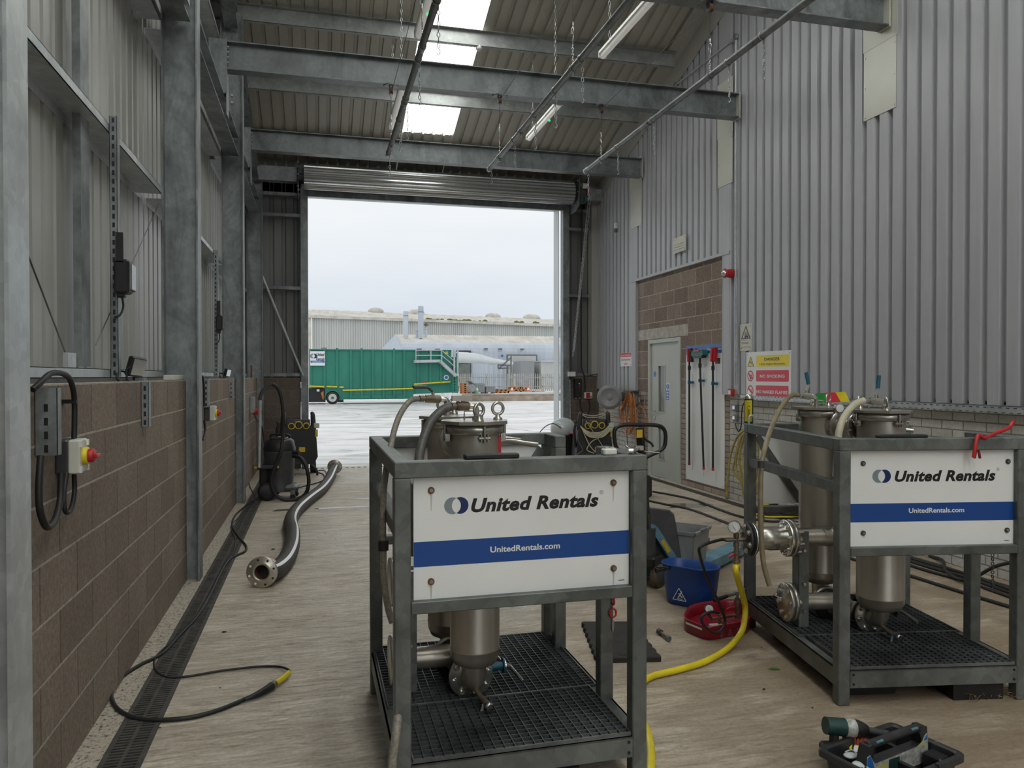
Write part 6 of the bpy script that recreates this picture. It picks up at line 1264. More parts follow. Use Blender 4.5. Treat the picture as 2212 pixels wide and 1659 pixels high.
# quarantine sign
t, w, h = sign('quarantine_sign', (1340, 1364, 761, 791), XS, 'small white and red sign reading QUARANTINE AREA')
plate(t, w*.02, w*.98, h*.70, h*.98, 'sign_red'); tx(t, 'QUALITY CONTROL', w*.5, h*.77, h*.13, 'sign_white', w*.9, .02); tx(t, 'QUARANTINE', w*.5, h*.42, h*.17, 'sign_red', w*.84, .01); tx(t, 'AREA', w*.5, h*.13, h*.17, 'sign_red', w*.34, .01)
# camera notice
t, w, h = sign('camera_notice', (1454, 1481, 506, 540), XS-.03, 'cream notice about a camera system above the block panel', mat='sign_cream')
for i, (s, q) in enumerate((('C.C.T.V. system', .74), ('installed on', .77), ('these premises', .80))): tx(t, s, w*.47, h*(.50-.16*i), h*.11, 'sign_black', w*q, .0)
plate(t, w*.05, w*.95, h*.055, h*.065, 'sign_black')
# shadow board with brushes
t, w, h = sign('cleaning_board', (1482, 1565, 741, 1057), XR-.012, 'tall white and blue cleaning station board with three brushes and painted outlines', 'board', .01)
plate(t, 0, w, h*.935, h, 'sign_blue_bright', .0005); cl_b = t; cw, chh = w, h
tx(t, 'United Rentals', w*.22, h*.957, h*.020, 'sign_white', w*.36, .02); tx(t, 'Cleaning Station', w*.76, h*.957, h*.020, 'sign_white', w*.38, .02)
for i, (u, zb, zt) in enumerate(((.185, .075, .79), (.49, .055, .80), (.80, .035, .85))): plate(t, w*u, w*u+.006, h*zb, h*(zb+.065), 'sign_blue_bright', .0007, 'tool_outline'); plate(t, w*u, w*u+.007, h*.70, h*zt, 'sign_blue_bright', .0007, 'tool_outline'); plate(t, w*u, w*u+.004, h*(zb+.07), h*.70, 'sign_grey', .0006, 'tool_outline')
plate(t, w*.78, w*.90, h*.86, h*.90, 'plastic_charcoal', .0010, 'tool_outline')
def BP(x, y, d=.05): return at(x, y, 0, XR-.012-d)
def brush(lab, top, bot, kind):
    a, b = BP(*top), BP(*bot); t = thing('brush', lab, 'brush', a, group='brushes on the cleaning board'); L = b-a
    MB().cyl((0, 0, 0), L, .014, n=12).build('shaft', 'plastic_black', t); MB().cyl(L*.985, L*1.012, .017, n=12).build('end_cap', 'red' if kind else 'red_dark', t); MB().cyl((0, 0, -.02), (0, 0, .12), .013, n=12).cyl((0, 0, -.06), (0, 0, .0), .022, n=12).build('joint', 'plastic_black', t)
    MB().cyl((.0, 0, -.26), (.0, 0, -.215), .022, n=10).box(.0, .045, -.05, .03, -.255, -.225).build('clip', 'blue_teal', t)
    if kind == 1:
        hd = MB().prism([(-.17, 0), (-.14, .06), (.14, .06), (.17, 0), (.12, -.02), (-.12, -.02)], (-.05, 0, .12), (0, 1, 0), (0, 0, 1), (.08, 0, 0)).build('brush_head', 'green_teal', t)
        MB().box(-.06, .035, -.08, .07, .16, .185).build('bristles', 'red', hd); MB().prism([(-.15, 0), (.15, 0), (.12, -.045), (-.12, -.045)], (-.045, 0, .12), (0, 1, 0), (0, 0, 1), (.07, 0, 0)).build('head_base', 'plastic_black', hd)
    else:
        hd = MB().obox((-.01, .0, .15), (.05, .055, .19), (1, 0, 0), (0, .12 if kind == 0 else -.14, 1), ch=.012).build('brush_head', 'red', t); MB().obox((.01, -.050, .15), (.05, .030, .20), (1, 0, 0), (0, .12 if kind == 0 else -.14, 1), ch=.008).build('bristles', 'plastic_charcoal' if kind == 0 else 'red', hd)
brush('long handled brush with narrow red head, left on the board', (1489, 790), (1489, 1002), 0)
brush('long handled brush with wide green and red head, middle of the board', (1512, 785), (1520, 1012), 1)
brush('long handled brush with angled red head, right on the board', (1540, 790), (1540, 1014), 2)
# fire sounder, call point, conduits
def wallbox(name, x, y, w, h, d, mat, lab, cat, X0=XG, ch=.008, parts=()):
    a = at(x, y, 0, X0); t = thing(name, lab, cat, a); MB().box(-d, 0, -w/2, w/2, -h/2, h/2, ch=ch).build(name+'_body' if not name.endswith('box') else 'box_body', mat, t); return t
t = thing('fire_sounder', 'round red fire alarm sounder high on the conduit', 'alarm', at(1583, 591, 0, XG-.0)); MB().lathe([(.055, 0), (.058, .03), (.05, .09), (.062, .12), (.05, .125)], (0, 0, 0), (-1, 0, 0), 26).build('sounder_body', 'red', t); MB().lathe([(.045, .124), (.04, .15), (.001, .165)], (0, 0, 0), (-1, 0, 0), 22).build('beacon_lens', 'mirror_lens', t)
t = wallbox('call_point', 1583, 848, .095, .095, .05, 'red', 'red manual fire call point at foot of the conduit', 'call point'); MB().box(-.052, -.05, -.03, .03, -.02, .03).build('call_point_glass', 'sign_white', t)
def conduit(pts, r, lab, mat='galvanised_pale'): return hose('conduit', pts, r, mat, lab, 'conduit', 10, 1, 'conduits on the right wall')
Xc_ = XG-.025; a, b = at(1590, 80, 0, Xc_), at(1583, 830, 0, Xc_); b.y = a.y
conduit([a, b], .011, 'galvanised vertical conduit running down right of the block panel')
conduit([at(1588, 600, 0, Xc_)-Vector((0, .03, 0)), at(1588, 830, 0, Xc_)-Vector((0, .03, 0))], .008, 'thinner conduit beside the tall one down to the call point')
e_ = at(1460, 183, 0, Xc_); t_e = Vector((Xc_, e_.y, min(e_.z, roofz(e_.y)-.25))); conduit([a, t_e], .010, 'conduit rising to a round box then running along under the roof slope')
for p_, l in ((a, 'at top of the tall conduit'), (t_e, 'at the far end under the beam')): simple('junction_box', MB().lathe([(.038, 0), (.038, .04), (.001, .04)], p_+Vector((.015, 0, 0)), (-1, 0, 0), 18), 'galvanised', 'round steel conduit box '+l, 'junction box', p_, 'conduit boxes')
for y, l in ((881, 'upper'), (903, 'lower')):
    t = wallbox('switch_socket', 1593, y, .075, .085, .05, 'plastic_grey', l+' weatherproof grey switch box left of the yellow hose coil', 'switch', XR); MB().box(-.058, -.05, -.028, .028, -.02, .03, ch=.003).build('switch_cover', 'mirror_lens', t)
conduit([at(1590, 665, 0, XR-.02) if 0 else at(1592, 866, 0, XR-.02), at(1592, 875, 0, XR-.02)], .008, 'short conduit stub above the grey switch boxes')
cable([at(x, y, 0, XR-.04) for x, y in ((1588, 914), (1591, 925), (1596, 932), (1601, 920), (1602, 895), (1604, 878), (1608, 870), (1616, 866))], .007, 'black cable looping from grey switches to the gas sign')
simple('cable_gland', MB().box(XR-.06, XR, at(1622, 864, 0, XR).y, at(1608, 864, 0, XR).y, 1.33, 1.36), 'galvanised_pale', 'small bright gland box under left corner of the gas sign', 'gland', at(1615, 864, 0, XR))
# white alarm sensor on the cladding
t = thing('wall_sensor', 'small white sensor high on cladding above quarantine sign', 'sensor', at(1333, 494, 0, XG)); MB().box(-.05, 0, -.035, .035, 0, .10, ch=.006).build('sensor_body', 'plastic_white', t); MB().sph((-.04, -.01, -.04), .035, 12).build('sensor_lens', 'plastic_grey', t)
# cable trunking along the plinth
mb = MB().box(XR-.065, XR, 2.0, 8.35, 1.310, 1.314).box(XR-.004, XR, 2.0, 8.35, 1.30, 1.368); mb.box(XR-.066, XR-.062, 2.0, 8.35, 1.310, 1.362)
t = thing('cable_tray', 'long galvanised cable tray on top of the white brick plinth', 'cable tray', (XR, 5, 1.3)); mb.v = [v-Vector(t.location) for v in mb.v]; mb.build('tray_channel', 'galvanised_pale', t)
mb = MB(); 
for i in range(92): y = 2.1+i*.068-5; mb.box(-.0668, -.0662, y, y+.03, .050, .056).box(-.0668, -.0662, y+.034, y+.064, .014, .019)
mb.build('tray_slots', 'plastic_black', t, kind='stuff'); MB().tube([(-.02, -3, .035), (-.025, -1, .03), (-.02, 1, .034), (-.02, 3.2, .03)], .008, 8, 6).build('tray_cable', 'rubber_black', t)
# screws on the cladding
# yellow hose coil hanging on hooks
def hosecoil():
    a = at(1618, 925, 0, XR); t = thing('hose_coil', 'old yellow hose coiled on a wall hook behind right skid', 'hose', (XR, a.y, a.z)); rnd = random.Random(3)
    L = lambda x, y, d: (lambda q: Vector((q.x-XR, q.y-a.y, q.z-a.z)))(at(x, y, 0, XR-d))
    loops = [[(1614, 925), (1592, 945), (1578, 985), (1572, 1030), (1570, 1060), (1572, 1078)], [(1616, 925), (1598, 950), (1588, 990), (1584, 1015), (1596, 1035), (1620, 1040), (1640, 1020), (1650, 985), (1640, 940), (1622, 926)],
             [(1618, 926), (1602, 945), (1592, 980), (1590, 1010), (1600, 1040), (1610, 1066), (1622, 1082)], [(1612, 928), (1600, 970), (1598, 1000), (1604, 1040), (1606, 1070), (1612, 1083), (1622, 1075), (1632, 1040), (1640, 980), (1630, 935)], [(1620, 926), (1610, 960), (1606, 1005), (1608, 1050), (1616, 1076), (1628, 1070), (1638, 1030), (1644, 980), (1634, 940)]]
    for i, l in enumerate(loops): MB().tube([L(x, y, .05+.028*i) for x, y in l], .0135, 10, 6).build('hose_loop', 'hose_old_yellow' if i % 2 else 'hose_old_yellow', t)
    MB().cyl(L(1571, 1075, .05), L(1571, 1092, .05), .024, n=8).build('hose_coupling', 'brass', t)
    for x in (1612, 1622): MB().tube([L(x, 918, 0), L(x, 918, .14), L(x, 925, .20), L(x+1, 915, .215)], .008, 8, 4).build('wall_hook', 'galvanised_pale', t)
hosecoil()
# retractable reel and orange air lines
def reel():
    a = at(1350, 862, 0, XR); c = at(1317, 858, 1, a.y-.08); t = thing('hose_reel', 'round grey retractable hose reel on white brick beside the door', 'hose reel', c); ax = Vector((-.38, -1, .0)).normalized(); R = .215
    MB().lathe([(.001, .0), (R*.70, 0), (R*.76, .012), (R*.80, .0), (R*.95, .0), (R, -.02), (R, -.06), (R*.90, -.08), (R*.88, -.24), (R*.96, -.26), (R*.92, -.32), (.001, -.33)], (0, 0, 0), ax, 40).build('drum', 'plastic_grey_light', t)
    MB().lathe([(.001, .008), (R*.26, .006), (R*.28, .0)], (0, 0, 0), ax, 26).build('hub_disc', 'plastic_grey_light', t); MB().bar(Vector((0, 0, 0))-ax*.15, Vector((XR-c.x, a.y-c.y, 0)), .12, .16).build('wall_bracket', 'plastic_grey_dark', t)
    return c
rc = reel()
def orange():
    a = at(1362, 848, 0, XR-.1); rnd = random.Random(5); t = thing('air_hose_bundle', 'tangled bundle of orange air hoses hanging below the grey reel', 'hose', a)
    L = lambda x, y, d: (lambda q: Vector((q.x-a.x, q.y-a.y, q.z-a.z)))(at(x, y, 0, XR-d))
    for i in range(11):
        x0, x1 = 1352+rnd.random()*10, 1358+rnd.random()*10; yb = 905+rnd.random()*35; w = 6+rnd.random()*14; d = .06+.018*i
        MB().tube([L(x0, 848, d), L(x0-3, 865, d), L(x0-w*.8, yb-35, d), L(x0-w*.55, yb-8, d), L(x0+1, yb, d), L(x1+w*.25, yb-12, d), L(x1+w*.3, yb-45, d), L(x1+2, 862, d), L(x1, 848, d)], .0075, 8, 5).build('hose_loop', 'orange', t)
    MB().tube([L(1300, 870, .2), L(1318, 895, .15), L(1340, 902, .12), L(1352, 905, .1)], .008, 8, 5).build('hose_loop', 'orange', t); MB().tube([L(1356, 858, .09), L(1356, 900, .09), L(1354, 935, .09), L(1356, 960, .08)], .010, 8, 5).build('hose_loop', 'hose_tan', t)
    MB().box(-.05, .1, -.12, .06, -.015, .02).build('hanger', 'plastic_charcoal', t)
orange()
t = thing('air_hose', 'single loop of orange air hose hanging from the wall valve beside the door', 'hose', at(1384, 876, 0, XR-.05)); o = Vector(t.location); L = lambda x, y, d=.05: at(x, y, 0, XR-d)-o
MB().tube([L(1383, 878), L(1374, 888), L(1370, 910), L(1370, 935), L(1374, 955)], .009, 8, 5).tube([L(1385, 877), L(1393, 890), L(1396, 912), L(1394, 940), L(1392, 958)], .009, 8, 5).build('hose_loop', 'orange', t)
t = thing('air_line', 'blue air pipe with brass valve and red lever left of the door', 'pipe', at(1375, 845, 0, XR-.03)); o = Vector(t.location); L = lambda x, y, d=.03: at(x, y, 0, XR-d)-o
MB().cyl(L(1375, 844), L(1375, 880), .012, n=10).build('blue_pipe', 'blue_truck', t); MB().cyl(L(1375, 856), L(1375, 866), .02, n=8).cyl(L(1375, 862), L(1393, 862), .012, n=8).cyl(L(1393, 862), L(1393, 874), .012, n=8).cyl(L(1382, 858), L(1382, 868), .019, n=8).build('pipe_fittings', 'stainless', t); MB().cyl(L(1380, 855), L(1386, 857, .05), .008, n=6).build('red_lever', 'red', t); MB().cyl(L(1375, 872), L(1375, 879), .018, n=8).cyl(L(1384, 872), L(1384, 880), .016, n=8).build('pipe_fittings', 'brass', t)
# shutter control box and isolator on the end wall
def FW_(x, y, d=0): return at(x, y, 1, 13.64-d)
t = thing('control_box', 'tall black shutter control box on the end block wall', 'control box', FW_(1246, 838)); MB().box(-.07, .07, -.10, 0, -.175, .17, ch=.01).build('box_body', 'plastic_black', t)
for z, mt in ((.085, 'plastic_white'), (.04, 'red'), (.0, 'plastic_charcoal')): MB().cyl((.012, -.108, z), (.012, -.10, z), .012, n=12).build('push_button', mt, t)
for x in (-.035, .035): MB().cyl((x, -.05, -.21), (x, -.05, -.175), .014, n=8).build('cable_gland', 'plastic_grey_light', t)
cable([FW_(1253, 860, .05), FW_(1254, 875, .05), FW_(1258, 890, .05), FW_(1263, 905, .05)], .010, 'black cable dropping from the shutter control box', group='end wall cables')
t = thing('isolator_switch', 'white box with red rotary knob right of the black control box', 'switch', FW_(1269, 854)); MB().box(-.08, .08, -.06, 0, -.06, .06, ch=.008).build('switch_cover', 'plastic_white', t); MB().box(-.05, .03, -.064, -.06, -.045, .05).build('red_plate', 'red', t); MB().cyl((-.01, -.09, 0), (-.01, -.064, 0), .03, n=16).build('red_knob', 'red', t); MB().cyl((.05, -.08, -.02), (.05, -.06, -.02), .012, n=10).build('grey_button', 'plastic_grey', t)
cable([FW_(1271, 861, .05), FW_(1274, 875, .05), FW_(1272, 890, .05), FW_(1266, 905, .05)], .008, 'black cable looping under the white rotary switch', group='end wall cables')
cable([FW_(1258, 420, .08), FW_(1256, 600, .06), FW_(1256, 770, .06), FW_(1258, 800, .06), FW_(1263, 815, .06), FW_(1264, 846, .06)], .011, 'black cable falling from the shutter motor down the end wall', group='end wall cables')
cable([FW_(1262, 812, .06), FW_(1285, 809, .05), FW_(1293, 812, .05), FW_(1297, 850, .05), FW_(1298, 900, .05)], .009, 'grey cable along the top of the end block wall', 'hose_grey', group='end wall cables')
ch = MB(); a1, b1 = FW_(1276, 425, .35), FW_(1234, 800, .3); a2, b2_ = FW_(1272, 425, .38), FW_(1230, 800, .33)
def simple_chain(p, q, lab, link=.05): mb = MB(); chain(mb, p, q, link, .0045, .02); return simple('hand_chain', mb, 'galvanised_pale', lab, 'chain', p, 'shutter hand chain')
simple_chain(a1, FW_(1240, 760, .3), 'right run of the steel hand chain hanging from shutter motor'); simple_chain(a2, FW_(1237, 770, .33), 'left run of the steel hand chain hanging from shutter motor')
simple_chain(FW_(1231, 820, .1), FW_(1232, 1005, .1), 'short steel chain hanging beside right shutter post to the floor', .045)
simple('chain_keeper', MB().box(FW_(1224, 805).x, FW_(1238, 805).x, 13.5, 13.62, FW_(1230, 813).z, FW_(1230, 803).z), 'plastic_white', 'small white chain keeper box above the short chain', 'box', FW_(1230, 813))
# cables on the floor between the skids
cable([G(x, y, .012) for x, y in ((1410, 1062), (1450, 1069), (1500, 1080), (1555, 1101), (1600, 1116), (1660, 1126), (1720, 1128), (1800, 1150), (1900, 1190))], .014, 'black hose on floor from white board past right skid, upper of two', group='black hoses on the floor')
cable([G(x, y, .012) for x, y in ((1398, 1081), (1440, 1090), (1490, 1100), (1540, 1118), (1580, 1133), (1640, 1150), (1700, 1165), (1850, 1210), (1960, 1242), (2080, 1280), (2212, 1320), (2280, 1340))], .014, 'black hose on floor running under right skid, lower of two', group='black hoses on the floor')
for i, (o1, l) in enumerate(((0, 'highest'), (9, 'middle'), (20, 'lowest'))):
    cable([G(x, y+o1*.8, .012) for x, y in ((1950, 1200), (2010, 1219), (2080, 1238), (2150, 1262), (2230, 1290), (2300, 1310))], .0125, 'black hose seen between posts of right skid, %s of three parallel runs' % l, group='black hoses on the floor')
cable([G(2005, 1200, .012), G(2035, 1210, .03), G(2043, 1232, .03), G(2070, 1250, .03), G(2100, 1250, .06), G(2140, 1228, .16), G(2170, 1218, .24), G(2200, 1215, .28), G(2260, 1220, .3)], .013, 'black hose arching up between posts at far right', group='black hoses on the floor')
def coil():
    c = G(1705, 1113); t = thing('cable_coil', 'coiled black and yellow cables on floor behind right skid', 'cable', c); rnd = random.Random(9)
    for i in range(9):
        r = .14+rnd.random()*.10; dx, dy = rnd.uniform(-.10, .10), rnd.uniform(-.08, .08); z = .012+.013*i*.8
        MB().tube([(dx+r*1.3*math.cos(q), dy+r*math.sin(q), z+.006*math.sin(q*3+i)) for q in [2*PI*k/14 for k in range(14)]], .010, 8, 3, True).build('cable_loop', 'yellow_hose' if i % 3 == 1 else 'rubber_black', t)
coil()
# ================================================================== OVERHEAD PIPES, LIGHTS
def ovpipe(x, z, y0, y1, lab, clamps, chains, wires):
    t = thing('overhead_pipe', lab, 'pipe', (x, y1, z), group='suspended pipes'); r = .028
    MB().cyl((0, y0-y1, 0), (0, 0, 0), r, n=18).build('pipe_tube', 'galvanised_dull' if x < 1 else 'galvanised', t); MB().cyl((0, -.03, 0), (0, .004, 0), r*1.18, n=18).build('end_cap', 'galvanised_pale', t)
    for y in clamps: 
        c = MB().cyl((0, y-y1-.02, 0), (0, y-y1+.02, 0), r*1.2, n=16).build('pipe_clamp', 'galvanised', t); MB().cyl((0, y-y1, -r*1.1), (0, y-y1, -r*2.0), .010, n=6).build('clamp_bolt', 'galvanised_pale', c)
    for y, L in chains:
        c = MB().torus((0, y-y1, 0), r*1.12, .003, (0, 1, 0), 16, 6).build('hook_wire', 'stainless', t); chain(MB(), (0.012, y-y1, -r), (0.012, y-y1, -r-L), .05, .0035, .018).build('hanging_chain', 'galvanised_pale', c); MB().tube([(.012, y-y1, -r-L), (.024, y-y1, -r-L-.02), (.012, y-y1, -r-L-.045), (.0, y-y1, -r-L-.03)], .0035, 6, 4).build('chain_hook', 'galvanised_pale', c)
    for y, side in wires:
        bz = 4.85
        p = thing('wire_pulley', 'small steel pulley block under %s cross beam over the %s pipe' % ('middle' if y > 7 else 'nearest', {0: 'left', 1: 'middle', 2: 'right'}[side]), 'pulley', (x, y, bz), group='pulleys under the cross beams')
        MB().obox((0, 0, -.008), (.14, .10, .012), (1, .5, 0)).build('pulley_plate', 'galvanised', p); MB().box(-.02, -.014, -.03, .03, -.10, -.01).box(.014, .02, -.03, .03, -.10, -.01).build('pulley_cheeks', 'plastic_charcoal', p); MB().cyl((-.013, 0, -.06), (.013, 0, -.06), .034, n=18).build('pulley_wheel', 'rust', p)
        d = (bz-.06)-z; zt = bz-.06-z; mb = MB().cyl((0, y-y1, zt), (0, y-y1, zt-.30), .003, n=6); wv = mb.build('suspension_wire', 'plastic_charcoal', t)
        z1 = zt-.30; MB().cyl((0, y-y1, z1+.03), (0, y-y1, z1-.0), .008, n=8).torus((0, y-y1, z1-.035), .026, .003, (1, 0, 0), 14, 6).build('thimble', 'stainless_bright', wv); k_ = MB().tube([(0, y-y1-.012, z1-.06), (0, y-y1-.012, z1-.15), (0, y-y1+.012, z1-.15), (0, y-y1+.012, z1-.06)], .003, 6, 1, True).build('turnbuckle', 'stainless_bright', wv)
        chain(MB(), (0, y-y1, z1-.15), (0, y-y1, r), .03, .003, .014).build('short_chain', 'stainless_bright', wv)
    return t
ovpipe(.80, 4.19, 1.5, 8.93, 'left suspended galvanised pipe below the rooflight', (8.55, 7.2, 5.95, 4.6), ((8.86, .20), (8.3, .0+.05), (7.7, .30), (7.1, .32), (6.2, .30), (5.2, .3)), ((8.55, 0), (5.95, 0)))
ovpipe(2.045, 4.14, 1.5, 9.10, 'middle suspended galvanised pipe over the centre skid', (8.55, 7.6, 5.95, 4.6), ((9.02, .12), (7.9, .24), (7.1, .26), (6.45, .26), (5.75, .28)), ((8.55, 1), (5.95, 1)))
ovpipe(3.295, 4.20, 1.5, 9.10, 'right suspended galvanised pipe along the grey clad wall', (8.55, 7.2, 5.95, 4.4), ((9.02, .30), (8.05, .24), (7.1, .28), (5.65, .26), (5.15, .26)), ((8.55, 2), (5.95, 2)))
def wire(p, q, lab): return simple('haul_wire', MB().cyl(p, q, .0028, n=6), 'plastic_charcoal', lab, 'wire', p, 'haul wires')
for x, l in ((.80, 'left'), (2.045, 'middle'), (3.295, 'right')): wire((x+.02, 8.52, 4.82), (x+.02, 5.98, 4.82), 'thin steel haul wire between the pulleys above the %s pipe' % l)
def batten(x, z, y0, y1, lab, led=0):
    t = thing('batten_light', lab, 'light', (x, (y0+y1)/2, z), group='batten lights'); h = (y1-y0)/2
    MB().box(-.045, .045, -h, h, .02, .06, ch=.006).build('light_housing', 'plastic_white', t); MB().tube([(0, -h+.01, .01), (0, 0, .01), (0, h-.01, .01)], .040, 16, 1, flat=.75).build('diffuser', 'tube_light', t)
    for s in (-1, 1): MB().box(-.046, .046, s*h-.012, s*h+.012, -.02, .06, ch=.008).build('end_cap', 'plastic_white', t)
    for s in (-1, 1):
        yy = s*(h-.2); zt = roofz((y0+y1)/2+yy)-.22-z; c = MB(); chain(c, (0, yy, .06), (0, yy, zt), .07, .003, .02); c.build('hanging_chain', 'galvanised_pale', t)
    if led: MB().sph((.02, led, -.032), .013, 8).build('green_led', 'led_green', t)
batten(.985, 5.0, 9.0, 10.5, 'batten light left of rooflight beyond middle cross beam'); batten(.985, 5.0, 6.1, 7.6, 'batten light left of rooflight nearer than middle cross beam', .2)
batten(2.945, 5.0, 9.05, 10.5, 'batten light right of rooflight beyond middle cross beam', -.2); batten(2.945, 5.0, 6.1, 7.6, 'batten light right of rooflight nearer than middle cross beam')
for x in (.985, 2.945):
    for y in (-6.5, -3.5, -.5, 2.5): batten(x, 5.0, y, y+1.5, 'batten light in the %s row, %s' % ('left' if x < 2 else 'right', {-6.5: 'rearmost behind the camera', -3.5: 'second from the back', -.5: 'above the camera', 2.5: 'just ahead of the camera'}[y]))
# smoke detector on its red cable under a purlin
a = at(1034, 102, 2, roofz(10.15)-.21); y_ = 10.20; a = at(1034, 97, 1, y_); a.z = roofz(10.15)-.205; a.x = at(1034, 100, 2, a.z).x; t = thing('smoke_detector', 'white smoke detector on red cable under the third purlin', 'smoke detector', a)
MB().lathe([(.05, 0), (.052, -.02), (.045, -.045), (.03, -.06), (.001, -.062)], n=22).build('detector_body', 'plastic_white', t); MB().lathe([(.046, -.030), (.046, -.040)], n=22).build('detector_vents', 'plastic_charcoal', t); MB().tube([(-.30, .02, .0), (-.15, .0, -.012), (0, 0, -.004), (.15, 0, -.012), (.30, .02, .0)], .008, 8, 4).build('red_cable', 'red', t)
# ================================================================== FLOOR THINGS ON THE RIGHT
def truck():
    b = G(1404, 1262); f = G(1558, 1188); d = Vector((f.x-b.x, f.y-b.y)); ang = math.atan2(d.y, d.x); L = d.length
    t = thing('pallet_truck', 'light blue pallet truck with black loop handle behind centre skid', 'pallet truck', (b.x, b.y, 0), ang)
    for s in (-1, 1):
        fk = MB().prism([(.12, -.0), (L-.05, -.0), (L, .03), (L, .07), (.12, .085)], (0, s*.19-.08, .03), (1, 0, 0), (0, 0, 1), (0, .16, 0)).build('fork', 'blue_truck', t)
        MB().cyl((L-.16, s*.19-.05, .04), (L-.16, s*.19+.05, .04), .038, n=18).build('fork_roller', 'plastic_black', fk)
    MB().box(.06, .16, -.26, .26, .04, .15, ch=.01).build('fork_heel', 'blue_truck', t)
    MB().cyl((-.04, 0, .15), (-.04, 0, .44), .06, n=18).cyl((-.04, 0, .44), (-.04, 0, .55), .025, n=12).build('pump', 'plastic_charcoal', t); MB().box(-.13, .04, -.10, .10, .16, .24, ch=.015).build('pump_block', 'plastic_black', t)
    for s in (-1, 1): 
        w = MB().lathe([(.04, 0), (.082, 0), (.088, .008), (.088, .045), (.082, .052), (.04, .052)], (-.04, s*.085-.026, .088), (0, 1, 0), 26).build('steer_wheel', 'rusty_steel', t); MB().cyl((-.04, s*.085-.028, .088), (-.04, s*.085+.028, .088), .05, n=18).build('wheel_hub', 'galvanised_dull', w)
    # drawbar and loop handle, square to the view of its own tiller
    to = lambda p: Vector(((p.x-b.x)*math.cos(ang)+(p.y-b.y)*math.sin(ang), -(p.x-b.x)*math.sin(ang)+(p.y-b.y)*math.cos(ang), p.z))
    hy = b.y+.02; H_ = lambda x, y: to(at(x, y, 1, hy))
    MB().bar(Vector((-.05, 0, .42)), H_(1382, 925), .05, .045, (0, 1, 0)).build('drawbar', 'plastic_black', t)
    MB().bar(H_(1383, 975)+Vector((0, 0, 0)), H_(1384, 925), .062, .03, (0, -1, 0)).build('drawbar_cover', 'plastic_black', t)
    MB().tube([H_(x, y) for x, y in ((1337, 975), (1329, 960), (1327, 932), (1334, 922), (1348, 918), (1380, 917.5), (1415, 918.5), (1430, 923), (1437, 935), (1437, 955), (1434, 966), (1424, 975), (1410, 981), (1396, 988), (1388, 992))], .0155, 12, 5).build('loop_handle', 'plastic_black', t)
    MB().tube([H_(1390, 945), H_(1398, 952), (H_(1407, 958)), H_(1411, 965)], .009, 8, 4, flat=.6).build('release_lever', 'plastic_black', t)
    p0 = H_(1376, 946)-Vector((0, 0, 0)); q_ = [to(at(x, y, 1, hy-.06)) for x, y in ((1375, 946), (1388, 945), (1388, 928), (1375, 928))]
    MB().add(q_, [(0, 1, 2, 3)]).build('yellow_label', 'yellow', t)
    # blue link arm rising from the fork heel to the pump top
    A_ = [to(at(x, y, 1, hy-.03)) for x, y in ((1398, 1137), (1412, 1142), (1462, 1220))]; mb = MB(); mb.bar(A_[0], A_[1], .05, .06).bar(A_[1], A_[2], .05, .055).cyl(A_[2]+Vector((0, -.06, 0)), A_[2]+Vector((0, .06, 0)), .026, n=14); ar = mb.build('link_arm', 'blue_truck', t)
    pa, pb_ = A_[1].lerp(A_[2], .3), A_[1].lerp(A_[2], .62); MB().bar(pa+Vector((0, -.0, 0)), pb_, .052, .03).build('yellow_label', 'yellow', ar)
    return b, ang, L
tb_, ta_, tl_ = truck()
def crate():
    p = G(1506, 1216, .115); t = thing('storage_crate', 'grey open plastic crate standing on forks of the pallet truck', 'crate', (p.x, p.y, .118), ta_+.05)
    h = .265; w, l = .17, .235; cx_, cy_ = .02, .20
    def tray(mb, z0, z1, k0, k1, th): 
        for s in (-1, 1):
            for ax in (0, 1):
                a0, b0 = (w*k0, l*k0) if 1 else 0; a1, b1 = w*k1, l*k1
                if ax == 0: vs = [(s*a0, -b0, z0), (s*a0, b0, z0), (s*a1, b1, z1), (s*a1, -b1, z1)]; n_ = Vector((-s*th, 0, 0))
                else: vs = [(-a0, s*b0, z0), (a0, s*b0, z0), (a1, s*b1, z1), (-a1, s*b1, z1)]; n_ = Vector((0, -s*th, 0))
                vs = [Vector(v)+Vector((cx_, cy_, 0)) for v in vs]; vs += [v+n_ for v in vs]; mb.add(vs, [(0, 1, 2, 3), (7, 6, 5, 4), (0, 4, 5, 1), (1, 5, 6, 2), (2, 6, 7, 3), (3, 7, 4, 0)])
        return mb
    b = tray(MB(), 0, h, .88, 1.0, .004); b.box(cx_-w*.88, cx_+w*.88, cy_-l*.88, cy_+l*.88, 0, .005); b.build('crate_body', 'plastic_grey_light', t)
    tray(MB(), h-.028, h, 1.03, 1.06, .012).build('crate_rim', 'plastic_grey_light', t)
    for s in (-1, 1): MB().box(cx_-.05, cx_+.05, cy_+s*l*1.05-.014, cy_+s*l*1.05+.014, h-.012, h+.010, ch=.004).build('crate_handle', 'plastic_grey', t)
    for s in (-1, 1):
        for u in (-.5, .5): MB().box(cx_+s*w*.93-.006, cx_+s*w*.93+.006, cy_+u*l-.03, cy_+u*l+.03, .01, h-.03).build('crate_rib', 'plastic_grey_light', t)
crate()
Yp = 5.40; P_ = [at(x, y, 1, Yp) for x, y in ((1390, 1097), (1445, 1104), (1455, 1114), (1460, 1140), (1474, 1222), (1440, 1206), (1392, 1190))]
